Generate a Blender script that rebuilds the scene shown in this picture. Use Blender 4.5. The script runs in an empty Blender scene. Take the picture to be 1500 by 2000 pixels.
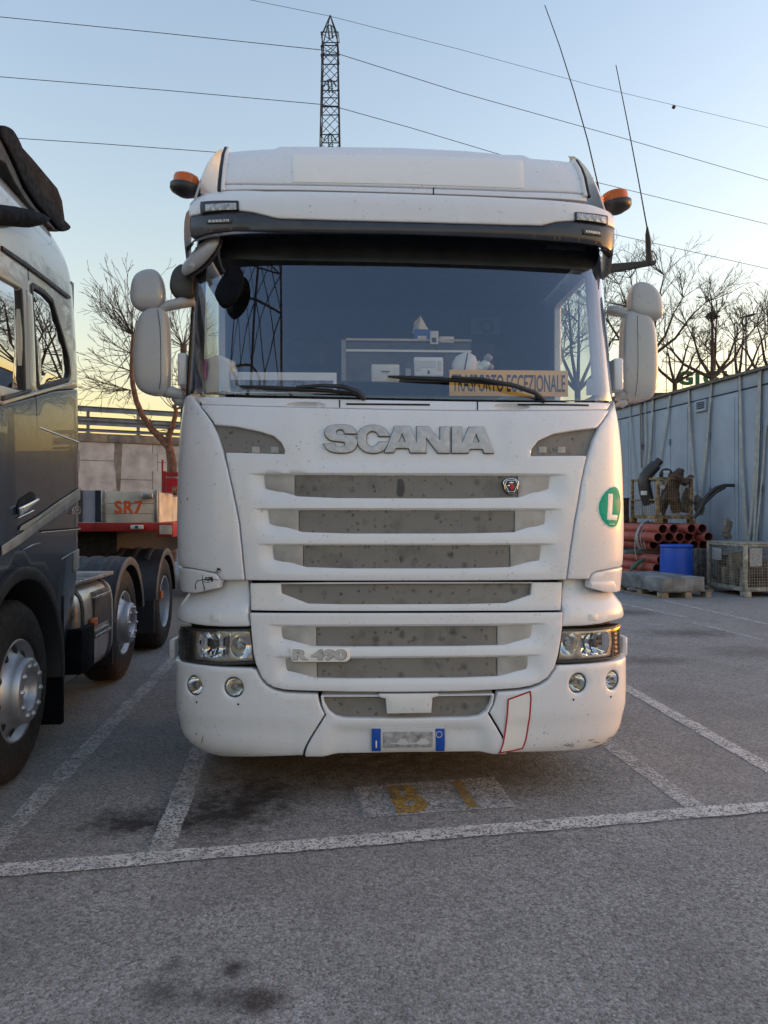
import bpy, bmesh, math, random
import numpy as np
from mathutils import Vector, Matrix
from mathutils.geometry import delaunay_2d_cdt

SC = bpy.context.scene
COL = SC.collection
R = math.radians
random.seed(7)

# ------------------------------------------------------------------ camera, sky, sun, exposure
H = 1.53          # eye height in metres
cam = bpy.data.cameras.new('camera')
cam.sensor_fit = 'VERTICAL'; cam.sensor_height = 24.0; cam.lens = 18.0
cam.clip_start = 0.05; cam.clip_end = 3000
camo = bpy.data.objects.new('camera', cam); COL.objects.link(camo)
camo.location = (0, 0, H); camo.rotation_euler = (R(90), 0, 0)
SC.camera = camo

SUN_EL, SUN_AZ = 4.5, 78.0      # degrees; azimuth clockwise from the view direction (+Y)
world = bpy.data.worlds.new('World'); SC.world = world; world.use_nodes = True
wn = world.node_tree.nodes; wl = world.node_tree.links
sky = wn.new('ShaderNodeTexSky'); sky.sky_type = 'NISHITA'; sky.sun_disc = False
sky.sun_elevation = R(SUN_EL); sky.sun_rotation = R(SUN_AZ)
sky.dust_density = 1.5; sky.ozone_density = 1.9; sky.air_density = 1.55
tint = wn.new('ShaderNodeMixRGB'); tint.blend_type = 'MULTIPLY'; tint.inputs[0].default_value = 1
tint.inputs[2].default_value = (1.05, 0.945, 1.05, 1)
wl.new(sky.outputs[0], tint.inputs[1]); wl.new(tint.outputs[0], wn['Background'].inputs[0])
wn['Background'].inputs[1].default_value = 0.12

sun = bpy.data.lights.new('sun', 'SUN'); sun.energy = 0.10; sun.angle = R(1.5); sun.color = (1.0, 0.62, 0.33)
suno = bpy.data.objects.new('sun', sun); COL.objects.link(suno)
sd = Vector((math.sin(R(SUN_AZ))*math.cos(R(SUN_EL)), math.cos(R(SUN_AZ))*math.cos(R(SUN_EL)), math.sin(R(SUN_EL))))
suno.rotation_euler = (-sd).to_track_quat('-Z', 'Y').to_euler()
suno.location = sd*40

vs = SC.view_settings
vs.view_transform = 'Standard'; vs.look = 'None'; vs.gamma = 1.0; vs.use_curve_mapping = False
vs.exposure = 2.62
SC.cycles.max_bounces = 8; SC.cycles.transparent_max_bounces = 12
SC.cycles.sample_clamp_indirect = 6.0

# ------------------------------------------------------------------ helpers
F, CX, CY = 1500.0, 750.0, 1000.0
def at(px, py, Y):
    """world point at distance Y that the photograph shows at (px, py)"""
    return Vector(((px-CX)/F*Y, Y, H-(py-CY)/F*Y))
def gnd(px, py, z=0.0):
    Y = (H-z)*F/(py-CY)
    return Vector(((px-CX)/F*Y, Y, z))

def link(o, parent=None):
    COL.objects.link(o)
    if parent is not None: o.parent = parent
    return o
def tag(o, label=None, cat=None, group=None, kind=None):
    if label: o['label'] = label
    if cat: o['category'] = cat
    if group: o['group'] = group
    if kind: o['kind'] = kind
    return o
def empty(name, loc=(0, 0, 0), rz=0.0):
    o = bpy.data.objects.new(name, None); COL.objects.link(o)
    o.location = loc; o.rotation_euler = (0, 0, rz); o.empty_display_size = 0.1
    return o
def copy_tree(o, parent=None):
    c = o.copy(); COL.objects.link(c); c.parent = parent
    for ch in [q for q in bpy.data.objects if q.parent == o]:
        copy_tree(ch, c)
    return c

class MB:
    """collects geometry, builds ONE mesh object"""
    def __init__(s): s.v = []; s.f = []; s.m = []; s.sm = []
    def add(s, vs_, fs, mi=0, smooth=False):
        b = len(s.v); s.v += [tuple(p) for p in vs_]
        for f in fs:
            s.f.append(tuple(b+i for i in f)); s.m.append(mi); s.sm.append(smooth)
        return s
    def box(s, lo, hi, M=None, mi=0, bev=0.0):
        if bev > 0:
            bm = bmesh.new(); bmesh.ops.create_cube(bm, size=1)
            for v in bm.verts:
                v.co = Vector([lo[i]+(v.co[i]+.5)*(hi[i]-lo[i]) for i in range(3)])
            bmesh.ops.bevel(bm, geom=list(bm.edges), offset=bev, segments=2, affect='EDGES', profile=.5)
            bm.verts.index_update()
            P = [v.co.copy() for v in bm.verts]; Fs = [[v.index for v in f.verts] for f in bm.faces]
            bm.free()
            if M is not None: P = [M @ p for p in P]
            return s.add(P, Fs, mi, True)
        P = [Vector((x, y, z)) for z in (lo[2], hi[2]) for y in (lo[1], hi[1]) for x in (lo[0], hi[0])]
        if M is not None: P = [M @ p for p in P]
        return s.add(P, [(0, 2, 3, 1), (4, 5, 7, 6), (0, 1, 5, 4), (2, 6, 7, 3), (0, 4, 6, 2), (1, 3, 7, 5)], mi)
    def tube(s, pts, r, n=8, caps=True, mi=0, smooth=True):
        pts = [Vector(p) for p in pts]; m = len(pts)
        rs = r if isinstance(r, (list, tuple)) else [r]*m
        P = []; prev = None
        for i, p in enumerate(pts):
            d = (pts[min(i+1, m-1)]-pts[max(i-1, 0)])
            if d.length < 1e-9: d = Vector((0, 0, 1))
            d.normalize()
            if prev is None:
                a = d.orthogonal().normalized()
            else:
                a = prev-d*prev.dot(d)
                if a.length < 1e-6: a = d.orthogonal()
                a.normalize()
            prev = a; b = d.cross(a)
            for k in range(n):
                t = 2*math.pi*k/n
                P.append(p+(a*math.cos(t)+b*math.sin(t))*rs[i])
        Fs = []
        for i in range(m-1):
            for k in range(n):
                k2 = (k+1) % n
                Fs.append((i*n+k, i*n+k2, (i+1)*n+k2, (i+1)*n+k))
        s.add(P, Fs, mi, smooth)
        if caps:
            s.add(P[:n], [tuple(range(n-1, -1, -1))], mi); s.add(P[-n:], [tuple(range(n))], mi)
        return s
    def lathe(s, prof, M, n=32, mi=0, smooth=True, a0=0.0, a1=2*math.pi):
        """prof: list of (radius, height along local Z)"""
        full = abs(a1-a0-2*math.pi) < 1e-6
        nn = n if full else n+1
        P = []
        for r_, h_ in prof:
            for k in range(nn):
                t = a0+(a1-a0)*k/n
                P.append(M @ Vector((r_*math.cos(t), r_*math.sin(t), h_)))
        Fs = []
        for i in range(len(prof)-1):
            for k in range(n):
                k2 = (k+1) % nn
                Fs.append((i*nn+k, i*nn+k2, (i+1)*nn+k2, (i+1)*nn+k))
        return s.add(P, Fs, mi, smooth)
    def loft(s, rings, closed=True, caps=True, mi=0, smooth=True):
        n = len(rings[0]); P = [p for r_ in rings for p in r_]; Fs = []
        for i in range(len(rings)-1):
            for k in range(n if closed else n-1):
                k2 = (k+1) % n
                Fs.append((i*n+k, i*n+k2, (i+1)*n+k2, (i+1)*n+k))
        s.add(P, Fs, mi, smooth)
        if caps and closed:
            s.add(rings[0], [tuple(range(n-1, -1, -1))], mi, smooth); s.add(rings[-1], [tuple(range(n))], mi, smooth)
        return s
    def prism(s, poly, d, M=None, mi=0):
        """poly in local xy, extruded along z by d"""
        n = len(poly)
        P = [Vector((x, y, 0)) for x, y in poly]+[Vector((x, y, d)) for x, y in poly]
        if M is not None: P = [M @ p for p in P]
        return s.add(P, [tuple(range(n-1, -1, -1)), tuple(range(n, 2*n))]+[(i, (i+1) % n, n+(i+1) % n, n+i) for i in range(n)], mi)
    def build(s, name, mat, parent=None):
        me = bpy.data.meshes.new(name)
        me.from_pydata(s.v, [], s.f)
        mats = mat if isinstance(mat, (list, tuple)) else [mat]
        for q in mats: me.materials.append(q)
        me.polygons.foreach_set('material_index', s.m)
        me.polygons.foreach_set('use_smooth', s.sm)
        me.update()
        o = bpy.data.objects.new(name, me)
        return link(o, parent)

def arrow(p, d, up=Vector((0, 0, 1))):
    """matrix at p whose local Z points along d"""
    d = Vector(d).normalized(); q = d.to_track_quat('Z', 'Y').to_matrix().to_4x4()
    return Matrix.Translation(Vector(p)) @ q

def sring(c, hw, hd, n=24, e=2.6, M=None):
    """superellipse ring in local xy"""
    out = []
    for k in range(n):
        t = 2*math.pi*k/n; cs, sn = math.cos(t), math.sin(t)
        p = Vector((c[0]+hw*math.copysign(abs(cs)**(2/e), cs), c[1]+hd*math.copysign(abs(sn)**(2/e), sn), c[2]))
        out.append(M @ p if M is not None else p)
    return out

def pchip(xs, ys):
    xs = np.array(xs, float); ys = np.array(ys, float)
    h = np.diff(xs); dl = np.diff(ys)/h; n = len(xs); m = np.zeros(n)
    m[0] = dl[0]; m[-1] = dl[-1]
    for i in range(1, n-1):
        if dl[i-1]*dl[i] > 0:
            w1 = 2*h[i]+h[i-1]; w2 = h[i]+2*h[i-1]
            m[i] = (w1+w2)/(w1/dl[i-1]+w2/dl[i])
    def f(x):
        x = min(max(x, xs[0]), xs[-1])
        i = min(max(int(np.searchsorted(xs, x)-1), 0), n-2)
        t = (x-xs[i])/h[i]
        return ((1+2*t)*(1-t)**2*ys[i]+t*(1-t)**2*h[i]*m[i]+t*t*(3-2*t)*ys[i+1]+t*t*(t-1)*h[i]*m[i+1])
    return f
def sstep(a, b, x):
    t = min(max((x-a)/(b-a), 0), 1); return t*t*(3-2*t)

# ---- surfaces: pt(u, v, offset along the outward normal)
class Front:
    """a vehicle front: plan curve (superellipse) swept along a profile; u = arc length from the centre line, v = height"""
    def __init__(s, Z, P, W, D, n=2.6):
        s.P = pchip(Z, P); s.W = pchip(Z, W); s.D = pchip(Z, D); s.n = n
        ts = np.linspace(0, math.pi/2, 1500); x = 1.25*np.sin(ts)**(2/n); y = .5*(1-np.cos(ts)**(2/n))
        ss = np.concatenate([[0], np.cumsum(np.hypot(np.diff(x), np.diff(y)))])
        s.ss, s.ts, s.um = ss, ts, float(ss[-1])
    def raw(s, u, z):
        W, D, P = s.W(z), s.D(z), s.P(z); a = abs(u)
        t = float(np.interp(min(a, s.um), s.ss, s.ts))
        x = W*max(math.sin(t), 0)**(2/s.n); y = P+D*(1-max(math.cos(t), 0)**(2/s.n))
        if a > s.um: y += a-s.um
        return Vector((math.copysign(x, u), y, z))
    def pt(s, u, z, off=0.0):
        p = s.raw(u, z)
        if off == 0: return p
        e = 1e-3
        n = (s.raw(u+e, z)-s.raw(u-e, z)).cross(s.raw(u, z+e)-s.raw(u, z-e))
        return p+n.normalized()*off
class Flat:
    def __init__(s, o, ex, ey):
        s.o = Vector(o); s.ex = Vector(ex).normalized(); s.ey = Vector(ey).normalized(); s.n = s.ex.cross(s.ey).normalized()
    def pt(s, u, v, off=0.0): return s.o+s.ex*u+s.ey*v+s.n*off
class Bent(Flat):
    """flat panel that leans/curves: shift(u, v) metres along its normal"""
    def __init__(s, o, ex, ey, shift): Flat.__init__(s, o, ex, ey); s.shift = shift
    def pt(s, u, v, off=0.0): return s.o+s.ex*u+s.ey*v+s.n*(off+s.shift(u, v))

def inv(surf, M, px, py, g):
    """(u, v) on surf (placed by matrix M) that the photograph shows at (px, py)"""
    def pr(u, v):
        p = M @ surf.pt(u, v); return np.array([CX+F*p.x/p.y, CY-F*(p.z-H)/p.y])
    q = np.array(g, float); T = np.array([px, py], float); best = None
    for it in range(30):
        r_ = pr(*q)-T; e = np.abs(r_).max()
        if best is None or e < best[0]: best = (e, q.copy())
        if e < .02: break
        h = 1e-4
        J = np.array([(pr(q[0]+h, q[1])-pr(q[0]-h, q[1]))/(2*h), (pr(q[0], q[1]+h)-pr(q[0], q[1]-h))/(2*h)]).T
        try: dq = np.linalg.lstsq(J, -r_, rcond=None)[0]
        except Exception: break
        m = np.abs(dq).max()
        if m > .25: dq *= .25/m
        q = q+dq
        lim = getattr(surf, 'um', 99)+.3
        q[0] = min(max(q[0], -lim), lim)
    return (float(best[1][0]), float(best[1][1]))

def area2(p): return sum(p[i][0]*p[(i+1) % len(p)][1]-p[(i+1) % len(p)][0]*p[i][1] for i in range(len(p)))
def fillet(poly, r, n=5, minang=25):
    out = []; m = len(poly)
    for i in range(m):
        a, b, c = Vector(poly[i-1]), Vector(poly[i]), Vector(poly[(i+1) % m])
        d1, d2 = (a-b), (c-b); l1, l2 = d1.length, d2.length
        if l1 < 1e-6 or l2 < 1e-6: continue
        ang = d1.angle(d2)
        if math.pi-ang < R(minang): out.append(tuple(b)); continue
        k = min(r/math.tan(ang/2), .45*l1, .45*l2)
        p, q = b+d1/l1*k, b+d2/l2*k
        for j in range(n+1):
            t = j/n; out.append(tuple(p*(1-t)**2+b*2*t*(1-t)+q*t*t))
    return out
def smooth_closed(poly, it=1):
    for _ in range(it):
        q = []
        for i in range(len(poly)):
            a, b = Vector(poly[i]), Vector(poly[(i+1) % len(poly)])
            q += [tuple(a*.75+b*.25), tuple(a*.25+b*.75)]
        poly = q
    return poly
def resample(poly, d):
    out = []
    for i in range(len(poly)):
        a, b = Vector(poly[i]), Vector(poly[(i+1) % len(poly)]); L = (b-a).length
        if L < 1e-5: continue
        n = max(1, int(math.ceil(L/d)))
        for j in range(n): out.append(tuple(a+(b-a)*(j/n)))
    return out
def inset(poly, d):
    """CCW polygon, positive d = inward"""
    out = []; m = len(poly)
    for i in range(m):
        a, b, c = Vector(poly[i-1]), Vector(poly[i]), Vector(poly[(i+1) % m])
        e1, e2 = (b-a), (c-b)
        if e1.length < 1e-9 or e2.length < 1e-9: out.append(tuple(b)); continue
        e1.normalize(); e2.normalize()
        n1, n2 = Vector((-e1.y, e1.x)), Vector((-e2.y, e2.x)); n = n1+n2
        if n.length < 1e-6: n = n1
        n.normalize(); k = 1/max(n.dot(n1), .5)
        out.append(tuple(b+n*d*k))
    return out
def inside(pts, poly):
    pts = np.asarray(pts, float); x, y = pts[:, 0], pts[:, 1]; r_ = np.zeros(len(pts), bool)
    P = np.asarray(poly, float); j = len(P)-1
    for i in range(len(P)):
        xi, yi, xj, yj = P[i, 0], P[i, 1], P[j, 0], P[j, 1]
        if yi != yj:
            c = ((yi > y) != (yj > y)) & (x < (xj-xi)*(y-yi)/(yj-yi)+xi)
            r_ ^= c
        j = i
    return r_

def panel(name, surf, out, mat, parent, holes=(), off=0.0, depth=.025, rim=.005, g=.05, disp=None, fil=.012,
          step=.03, extra=(), avoid=(), back=False, hole_depth=None, hole_fil=None):
    """a sheet-metal / plastic panel on a surface: outline and holes in (u, v), rounded rim, returned edges"""
    def prep(p, f):
        if area2(p) < 0: p = p[::-1]
        if f > 0: p = fillet(p, f)
        return resample(p, step)
    O = prep(list(out), fil); HS = [prep(list(h), fil if hole_fil is None else hole_fil) for h in holes]
    Oi = inset(O, rim); Hi = [inset(h, -rim) for h in HS]
    D = disp or (lambda u, v: 0.0)
    co = [Vector(p) for p in Oi]; ed = [(i, (i+1) % len(Oi)) for i in range(len(Oi))]
    for h in Hi:
        b = len(co); co += [Vector(p) for p in h]; ed += [(b+i, b+(i+1) % len(h)) for i in range(len(h))]
    nb = len(co)
    A = np.array(Oi); lo, hi = A.min(0), A.max(0)
    gx = g if isinstance(g, (tuple, list)) else (g, g)
    G = [(x, y) for x in np.arange(lo[0]+gx[0]*.5, hi[0], gx[0]) for y in np.arange(lo[1]+gx[1]*.5, hi[1], gx[1])]
    if avoid: G = [q for q in G if all(not (-.022 < q[1]-z < .014) for z in avoid)]
    G += list(extra)
    if G:
        m = inside(G, Oi)
        for h in Hi: m &= ~inside(G, h)
        G = np.array(G)[m]
        if len(G):
            B = np.array([tuple(c) for c in co]); keep = np.ones(len(G), bool); mn = (min(gx)*.3)**2
            for b0 in range(0, len(G), 2000):
                dd = ((G[b0:b0+2000, None, :]-B[None])**2).sum(2).min(1); keep[b0:b0+2000] = dd > mn
            co += [Vector((float(x), float(y))) for x, y in G[keep]]
    vo, _, fo, ov, _, _ = delaunay_2d_cdt(co, ed, [], 0, 1e-6)
    cen = np.array([[(vo[f[0]].x+vo[f[1]].x+vo[f[2]].x)/3, (vo[f[0]].y+vo[f[1]].y+vo[f[2]].y)/3] for f in fo])
    m = inside(cen, Oi)
    for h in Hi: m &= ~inside(cen, h)
    b = MB()
    V = [surf.pt(p.x, p.y, off+D(p.x, p.y)) for p in vo]
    Fs = []
    for f, k in zip(fo, m):
        if k:
            a_, b_, c_ = (vo[i] for i in f)
            cr = (b_.x-a_.x)*(c_.y-a_.y)-(b_.y-a_.y)*(c_.x-a_.x)
            Fs.append(tuple(f) if cr > 0 else tuple(f[::-1]))
    o2n = {}
    for ni, lst in enumerate(ov):
        for q in lst: o2n.setdefault(q, ni)
    base = 0
    def skirt(loop, sgn, b0, dep):
        n = len(loop)
        r0 = [o2n[b0+i] for i in range(n)]
        rings = [r0]
        for ins, dr in ((.3, .3), (0, 1.0)):
            q = inset(loop, sgn*rim*ins) if ins else loop
            st = len(V)
            for i in range(n): V.append(surf.pt(q[i][0], q[i][1], off+D(*q[i])-rim*dr))
            rings.append(list(range(st, st+n)))
        st = len(V)
        for i in range(n): V.append(surf.pt(loop[i][0], loop[i][1], off+D(*loop[i])-max(dep, rim*1.2)))
        rings.append(list(range(st, st+n)))
        for ra, rb in zip(rings[:-1], rings[1:]):
            for i in range(n):
                j = (i+1) % n
                q = (ra[i], rb[i], rb[j], ra[j])
                Fs.append(q if sgn > 0 else q[::-1])
        return rings[-1]
    last = skirt(O, 1, 0, depth); b0 = len(O)
    for h in HS:
        skirt(h, -1, b0, depth if hole_depth is None else hole_depth); b0 += len(h)
    if back and not HS:
        Fs.append(tuple(last[::-1]))
    b.add(V, Fs, 0, True)
    return b.build(name, mat, parent)

def text_mesh(txt, height, bold=0.0, depth=.002, sx=1.0, shear=0.0, spacing=1.0):
    """flat mesh data of a text, centred, in local xy, extruded along z"""
    cu = bpy.data.curves.new('t', 'FONT'); cu.body = txt; cu.size = 1.0; cu.offset = bold; cu.extrude = .5; cu.shear = shear
    cu.space_character = spacing; cu.resolution_u = 4
    ob = bpy.data.objects.new('t', cu); COL.objects.link(ob)
    dg = bpy.context.evaluated_depsgraph_get(); dg.update()
    me = bpy.data.meshes.new_from_object(ob.evaluated_get(dg))
    bpy.data.objects.remove(ob); bpy.data.curves.remove(cu)
    P = np.array([tuple(v.co) for v in me.vertices]); Fs = [tuple(p.vertices) for p in me.polygons]
    bpy.data.meshes.remove(me)
    lo, hi = P.min(0), P.max(0); k = height/(hi[1]-lo[1])
    P[:, 0] = (P[:, 0]-(lo[0]+hi[0])/2)*k*sx; P[:, 1] = (P[:, 1]-(lo[1]+hi[1])/2)*k; P[:, 2] = (P[:, 2]+.5)*depth
    return P, Fs
def put_text(name, txt, surf, u, v, height, mat, parent, width=None, bold=.02, depth=.003, off=0.001, rot=0.0, shear=0.0, spacing=1.0):
    P, Fs = text_mesh(txt, height, bold, depth, 1.0, shear, spacing)
    if width: P[:, 0] *= width/(P[:, 0].max()-P[:, 0].min())
    c, s_ = math.cos(rot), math.sin(rot)
    b = MB(); b.add([surf.pt(u+x*c-y*s_, v+x*s_+y*c, off+z) for x, y, z in P], Fs)
    return b.build(name, mat, parent)
# ------------------------------------------------------------------ materials
MATS = {}
class N:
    """small node helper"""
    def __init__(s, name):
        m = bpy.data.materials.new(name); m.use_nodes = True; s.m = m; s.nt = m.node_tree
        s.b = s.nt.nodes['Principled BSDF']; s.out = s.nt.nodes['Material Output']; MATS[name] = m
        s.tc = s.nt.nodes.new('ShaderNodeTexCoord'); s.vec = s.tc.outputs['Object']
    def new(s, t, **kw):
        n = s.nt.nodes.new('ShaderNode'+t)
        for k, v in kw.items():
            if k in n.inputs: n.inputs[k].default_value = v
            else: setattr(n, k, v)
        return n
    def L(s, a, b): s.nt.links.new(a, b)
    def scaled(s, sc):
        n = s.new('Mapping'); n.inputs['Scale'].default_value = sc; s.L(s.vec, n.inputs['Vector']); return n.outputs[0]
    def noise(s, scale, detail=4, rough=.55, vec=None, dist=0.0):
        n = s.new('TexNoise'); n.inputs['Scale'].default_value = scale; n.inputs['Detail'].default_value = detail
        n.inputs['Roughness'].default_value = rough; n.inputs['Distortion'].default_value = dist
        s.L(vec or s.vec, n.inputs['Vector']); return n.outputs['Fac']
    def voro(s, scale, vec=None, feat='F1', rnd=1.0):
        n = s.new('TexVoronoi'); n.feature = feat; n.inputs['Scale'].default_value = scale; n.inputs['Randomness'].default_value = rnd
        s.L(vec or s.vec, n.inputs['Vector']); return n
    def ramp(s, fac, a, b, ca=(0, 0, 0, 1), cb=(1, 1, 1, 1), interp='LINEAR'):
        n = s.new('ValToRGB'); n.color_ramp.interpolation = interp
        e = n.color_ramp.elements; e[0].position = a; e[0].color = ca; e[1].position = b; e[1].color = cb
        s.L(fac, n.inputs[0]); return n.outputs[0]
    def mix(s, fac, a, b, mode='MIX'):
        n = s.new('MixRGB'); n.blend_type = mode
        for i, q in ((0, fac), (1, a), (2, b)):
            if isinstance(q, (int, float)): n.inputs[i].default_value = q if i == 0 else (q, q, q, 1)
            elif isinstance(q, tuple): n.inputs[i].default_value = q if len(q) == 4 else (*q, 1)
            else: s.L(q, n.inputs[i])
        return n.outputs[0]
    def math(s, op, a, b=0.0):
        n = s.new('Math'); n.operation = op
        for i, q in ((0, a), (1, b)):
            if isinstance(q, (int, float)): n.inputs[i].default_value = q
            else: s.L(q, n.inputs[i])
        return n.outputs[0]
    def bump(s, h, strength=.3, dist=.01):
        n = s.new('Bump'); n.inputs['Strength'].default_value = strength; n.inputs['Distance'].default_value = dist
        s.L(h, n.inputs['Height']); s.L(n.outputs[0], s.b.inputs['Normal']); return n
    def col(s, q):
        if isinstance(q, tuple): s.b.inputs['Base Color'].default_value = (*q, 1) if len(q) == 3 else q
        else: s.L(q, s.b.inputs['Base Color'])
    def rough(s, q):
        if isinstance(q, (int, float)): s.b.inputs['Roughness'].default_value = q
        else: s.L(q, s.b.inputs['Roughness'])
    def set(s, **kw):
        for k, v in kw.items(): s.b.inputs[k.replace('_', ' ')].default_value = v
    def sep(s, vec=None):
        n = s.new('SeparateXYZ'); s.L(vec or s.vec, n.inputs[0]); return n.outputs

def simple(name, c, rough=.5, metal=0.0, var=.12, scale=8.0, bump=0.0, bscale=60.0, spec=.5):
    n = N(name); f = n.noise(scale, 5)
    lo = tuple(max(x*(1-var*1.6), 0) for x in c)+(1,); hi = tuple(min(x*(1+var), 1) for x in c)+(1,)
    n.col(n.ramp(f, .3, .7, lo, hi)); n.set(Metallic=metal)
    n.b.inputs['Specular IOR Level'].default_value = spec
    f2 = n.noise(scale*3, 3); n.rough(n.ramp(f2, .3, .7, (rough*.8,)*3+(1,), (min(rough*1.2, 1),)*3+(1,)))
    if bump > 0: n.bump(n.noise(bscale, 4), bump, .004)
    return n.m

def white_paint(name, c=(.80, .80, .79), grime=1.0):
    """white commercial-vehicle paint: road film, fly specks and small chips"""
    n = N(name)
    film = n.ramp(n.noise(2.2, 6, .6), .35, .8)
    base = n.mix(n.math('MULTIPLY', film, .16*grime), c, (.46, .44, .40))
    str_ = n.ramp(n.noise(1.0, 5, .6, n.scaled((16, 16, 1.6))), .55, .85)
    base = n.mix(n.math('MULTIPLY', str_, .14*grime), base, (.40, .37, .33))
    patch = n.ramp(n.noise(2.4, 4, .6), .40, .66, (.12, .12, .12, 1), (1.25, 1.25, 1.25, 1))
    wob = n.new('MixRGB'); wob.blend_type = 'ADD'; wob.inputs[0].default_value = .012
    nz = n.new('TexNoise'); nz.inputs['Scale'].default_value = 90; n.L(n.vec, nz.inputs['Vector']); n.L(n.vec, wob.inputs[1]); n.L(nz.outputs['Color'], wob.inputs[2])
    for sc, r0, r1, th, k in ((20, .10, .20, .62, .55), (42, .15, .27, .70, .5), (85, .20, .34, .72, .35)):
        v = n.voro(sc, wob.outputs[0]); spot = n.ramp(v.outputs['Distance'], r0, r1, (1, 1, 1, 1), (0, 0, 0, 1))
        sel = n.ramp(n.sep(v.outputs['Color'])[0], th, th+.02); dark = n.ramp(n.sep(v.outputs['Color'])[1], .1, 1.0)
        base = n.mix(n.math('MULTIPLY', n.math('MULTIPLY', n.math('MULTIPLY', n.math('MULTIPLY', spot, sel), dark), patch), k*min(grime, 1.4)), base, (.13, .115, .10))
    n.col(base); n.rough(n.ramp(n.noise(5, 4), .3, .7, (.26,)*3+(1,), (.42,)*3+(1,)))
    n.set(Coat_Weight=.5, Coat_Roughness=.06)
    return n.m
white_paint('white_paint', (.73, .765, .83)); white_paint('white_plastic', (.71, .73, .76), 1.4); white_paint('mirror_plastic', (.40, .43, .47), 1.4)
white_paint('clean_white', (.8, .8, .8), .25)

def grille_mesh():
    n = N('grille_mesh'); x, y, z = n.sep()
    v = n.scaled((150, 150, 260)); ch = n.new('TexChecker'); 
    wv = n.new('TexWave'); wv.wave_type = 'BANDS'; wv.bands_direction = 'Z'; wv.inputs['Scale'].default_value = 58; wv.inputs['Distortion'].default_value = 0
    n.L(n.vec, wv.inputs['Vector'])
    wx = n.new('TexWave'); wx.wave_type = 'BANDS'; wx.bands_direction = 'X'; wx.inputs['Scale'].default_value = 34; n.L(n.vec, wx.inputs['Vector'])
    holes = n.math('MULTIPLY', wv.outputs['Fac'], wx.outputs['Fac'])
    base = n.mix(n.ramp(n.math('ADD', n.math('MULTIPLY', holes, .6), n.math('MULTIPLY', wv.outputs['Fac'], .4)), .2, .9), (.225, .22, .21), (.13, .128, .122))
    film = n.ramp(n.noise(5, 6, .65), .35, .75); base = n.mix(n.math('MULTIPLY', film, .45), base, (.27, .25, .225))
    soot = n.ramp(n.noise(2.6, 5, .7), .52, .75); base = n.mix(n.math('MULTIPLY', soot, .7), base, (.075, .068, .062))
    wob = n.new('MixRGB'); wob.blend_type = 'ADD'; wob.inputs[0].default_value = .03
    nz = n.new('TexNoise'); nz.inputs['Scale'].default_value = 45; nz.inputs['Detail'].default_value = 4; n.L(n.vec, nz.inputs['Vector']); n.L(n.vec, wob.inputs[1]); n.L(nz.outputs['Color'], wob.inputs[2])
    for sc, r0, r1, th, k in ((34, .18, .40, .62, .8), (15, .12, .38, .70, .75), (7, .05, .35, .72, .55)):
        vo = n.voro(sc, wob.outputs[0]); d = n.ramp(vo.outputs['Distance'], r0, r1, (1, 1, 1, 1), (0, 0, 0, 1))
        sel = n.ramp(n.sep(vo.outputs['Color'])[0], th, th+.02); dk = n.ramp(n.sep(vo.outputs['Color'])[1], 0, 1, (.3, .3, .3, 1), (1, 1, 1, 1))
        base = n.mix(n.math('MULTIPLY', n.math('MULTIPLY', n.math('MULTIPLY', d, sel), dk), k), base, (.03, .028, .026))
    n.col(base); n.rough(.6); n.bump(holes, .5, .003)
grille_mesh()
simple('grille_cap', (.42, .42, .415), .5, var=.2, scale=6)
simple('black_rubber', (.016, .016, .018), .55, var=.3)
simple('black_plastic', (.03, .031, .034), .42, var=.3, bump=.1, bscale=300)
simple('dark_plastic', (.055, .057, .062), .5, var=.25)
simple('dark_gap', (.012, .012, .013), .8)
simple('tinted_visor', (.035, .042, .06), .16, var=.1)
simple('interior_dark', (.030, .032, .038), .75, var=.3)
simple('interior_mid', (.10, .105, .115), .7, var=.2)
simple('interior_light', (.30, .31, .33), .7, var=.1)
simple('curtain', (.12, .14, .2), .9, var=.2)
simple('chrome', (.85, .86, .88), .06, 1.0, var=.03)
simple('steel', (.42, .42, .43), .38, .85, var=.25, scale=14)
simple('steel_dark', (.10, .10, .105), .5, .5, var=.3)
simple('letter_silver', (.50, .51, .53), .5, .35, var=.12, scale=30)
simple('letter_edge', (.05, .052, .06), .5)
simple('plate_white', (.55, .56, .58), .4, var=.05)
simple('plate_grey', (.30, .31, .33), .4, var=.3, scale=40)
simple('plate_blue', (.006, .075, .42), .35, var=.05)
simple('sticker_green', (.0, .36, .24), .5, var=.06, spec=.12)
simple('sticker_white', (.78, .80, .80), .45, var=.04)
simple('sticker_red', (.42, .01, .02), .4, var=.1)
simple('emblem_blue', (.008, .012, .05), .25)
simple('emblem_red', (.38, .02, .03), .3)
simple('orange_board', (.90, .48, .09), .55, var=.06)
simple('board_ink', (.035, .03, .03), .6, var=.2)
simple('paper_white', (.74, .76, .78), .7, var=.05)
simple('paper_shade', (.20, .215, .25), .7, var=.5, scale=22)
simple('cloth_pale', (.62, .72, .74), .9, var=.08, bump=.3, bscale=25)
simple('cloth_purple', (.36, .12, .42), .9, var=.1)
simple('device_cream', (.62, .62, .55), .5, var=.05)
simple('box_blue', (.05, .14, .5), .6, var=.1)
simple('skin_pink', (.6, .3, .24), .6)
simple('indicator_sun_glow', (.16, .075, .03), .3, var=.2)  # low sun's orange reflection put into the right indicator's colour
simple('amber', (.55, .12, .01), .3, var=.1)
n = N('amber_lens'); n.col((.75, .17, .012)); n.rough(.12); n.set(Transmission_Weight=.35, IOR=1.45)
simple('led_clear', (.45, .47, .5), .12, .3, var=.4, scale=60)
simple('tyre', (.011, .011, .012), .8, var=.3, bump=.2, bscale=90)
simple('alloy', (.40, .43, .48), .44, .75, var=.12, scale=6)
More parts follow.
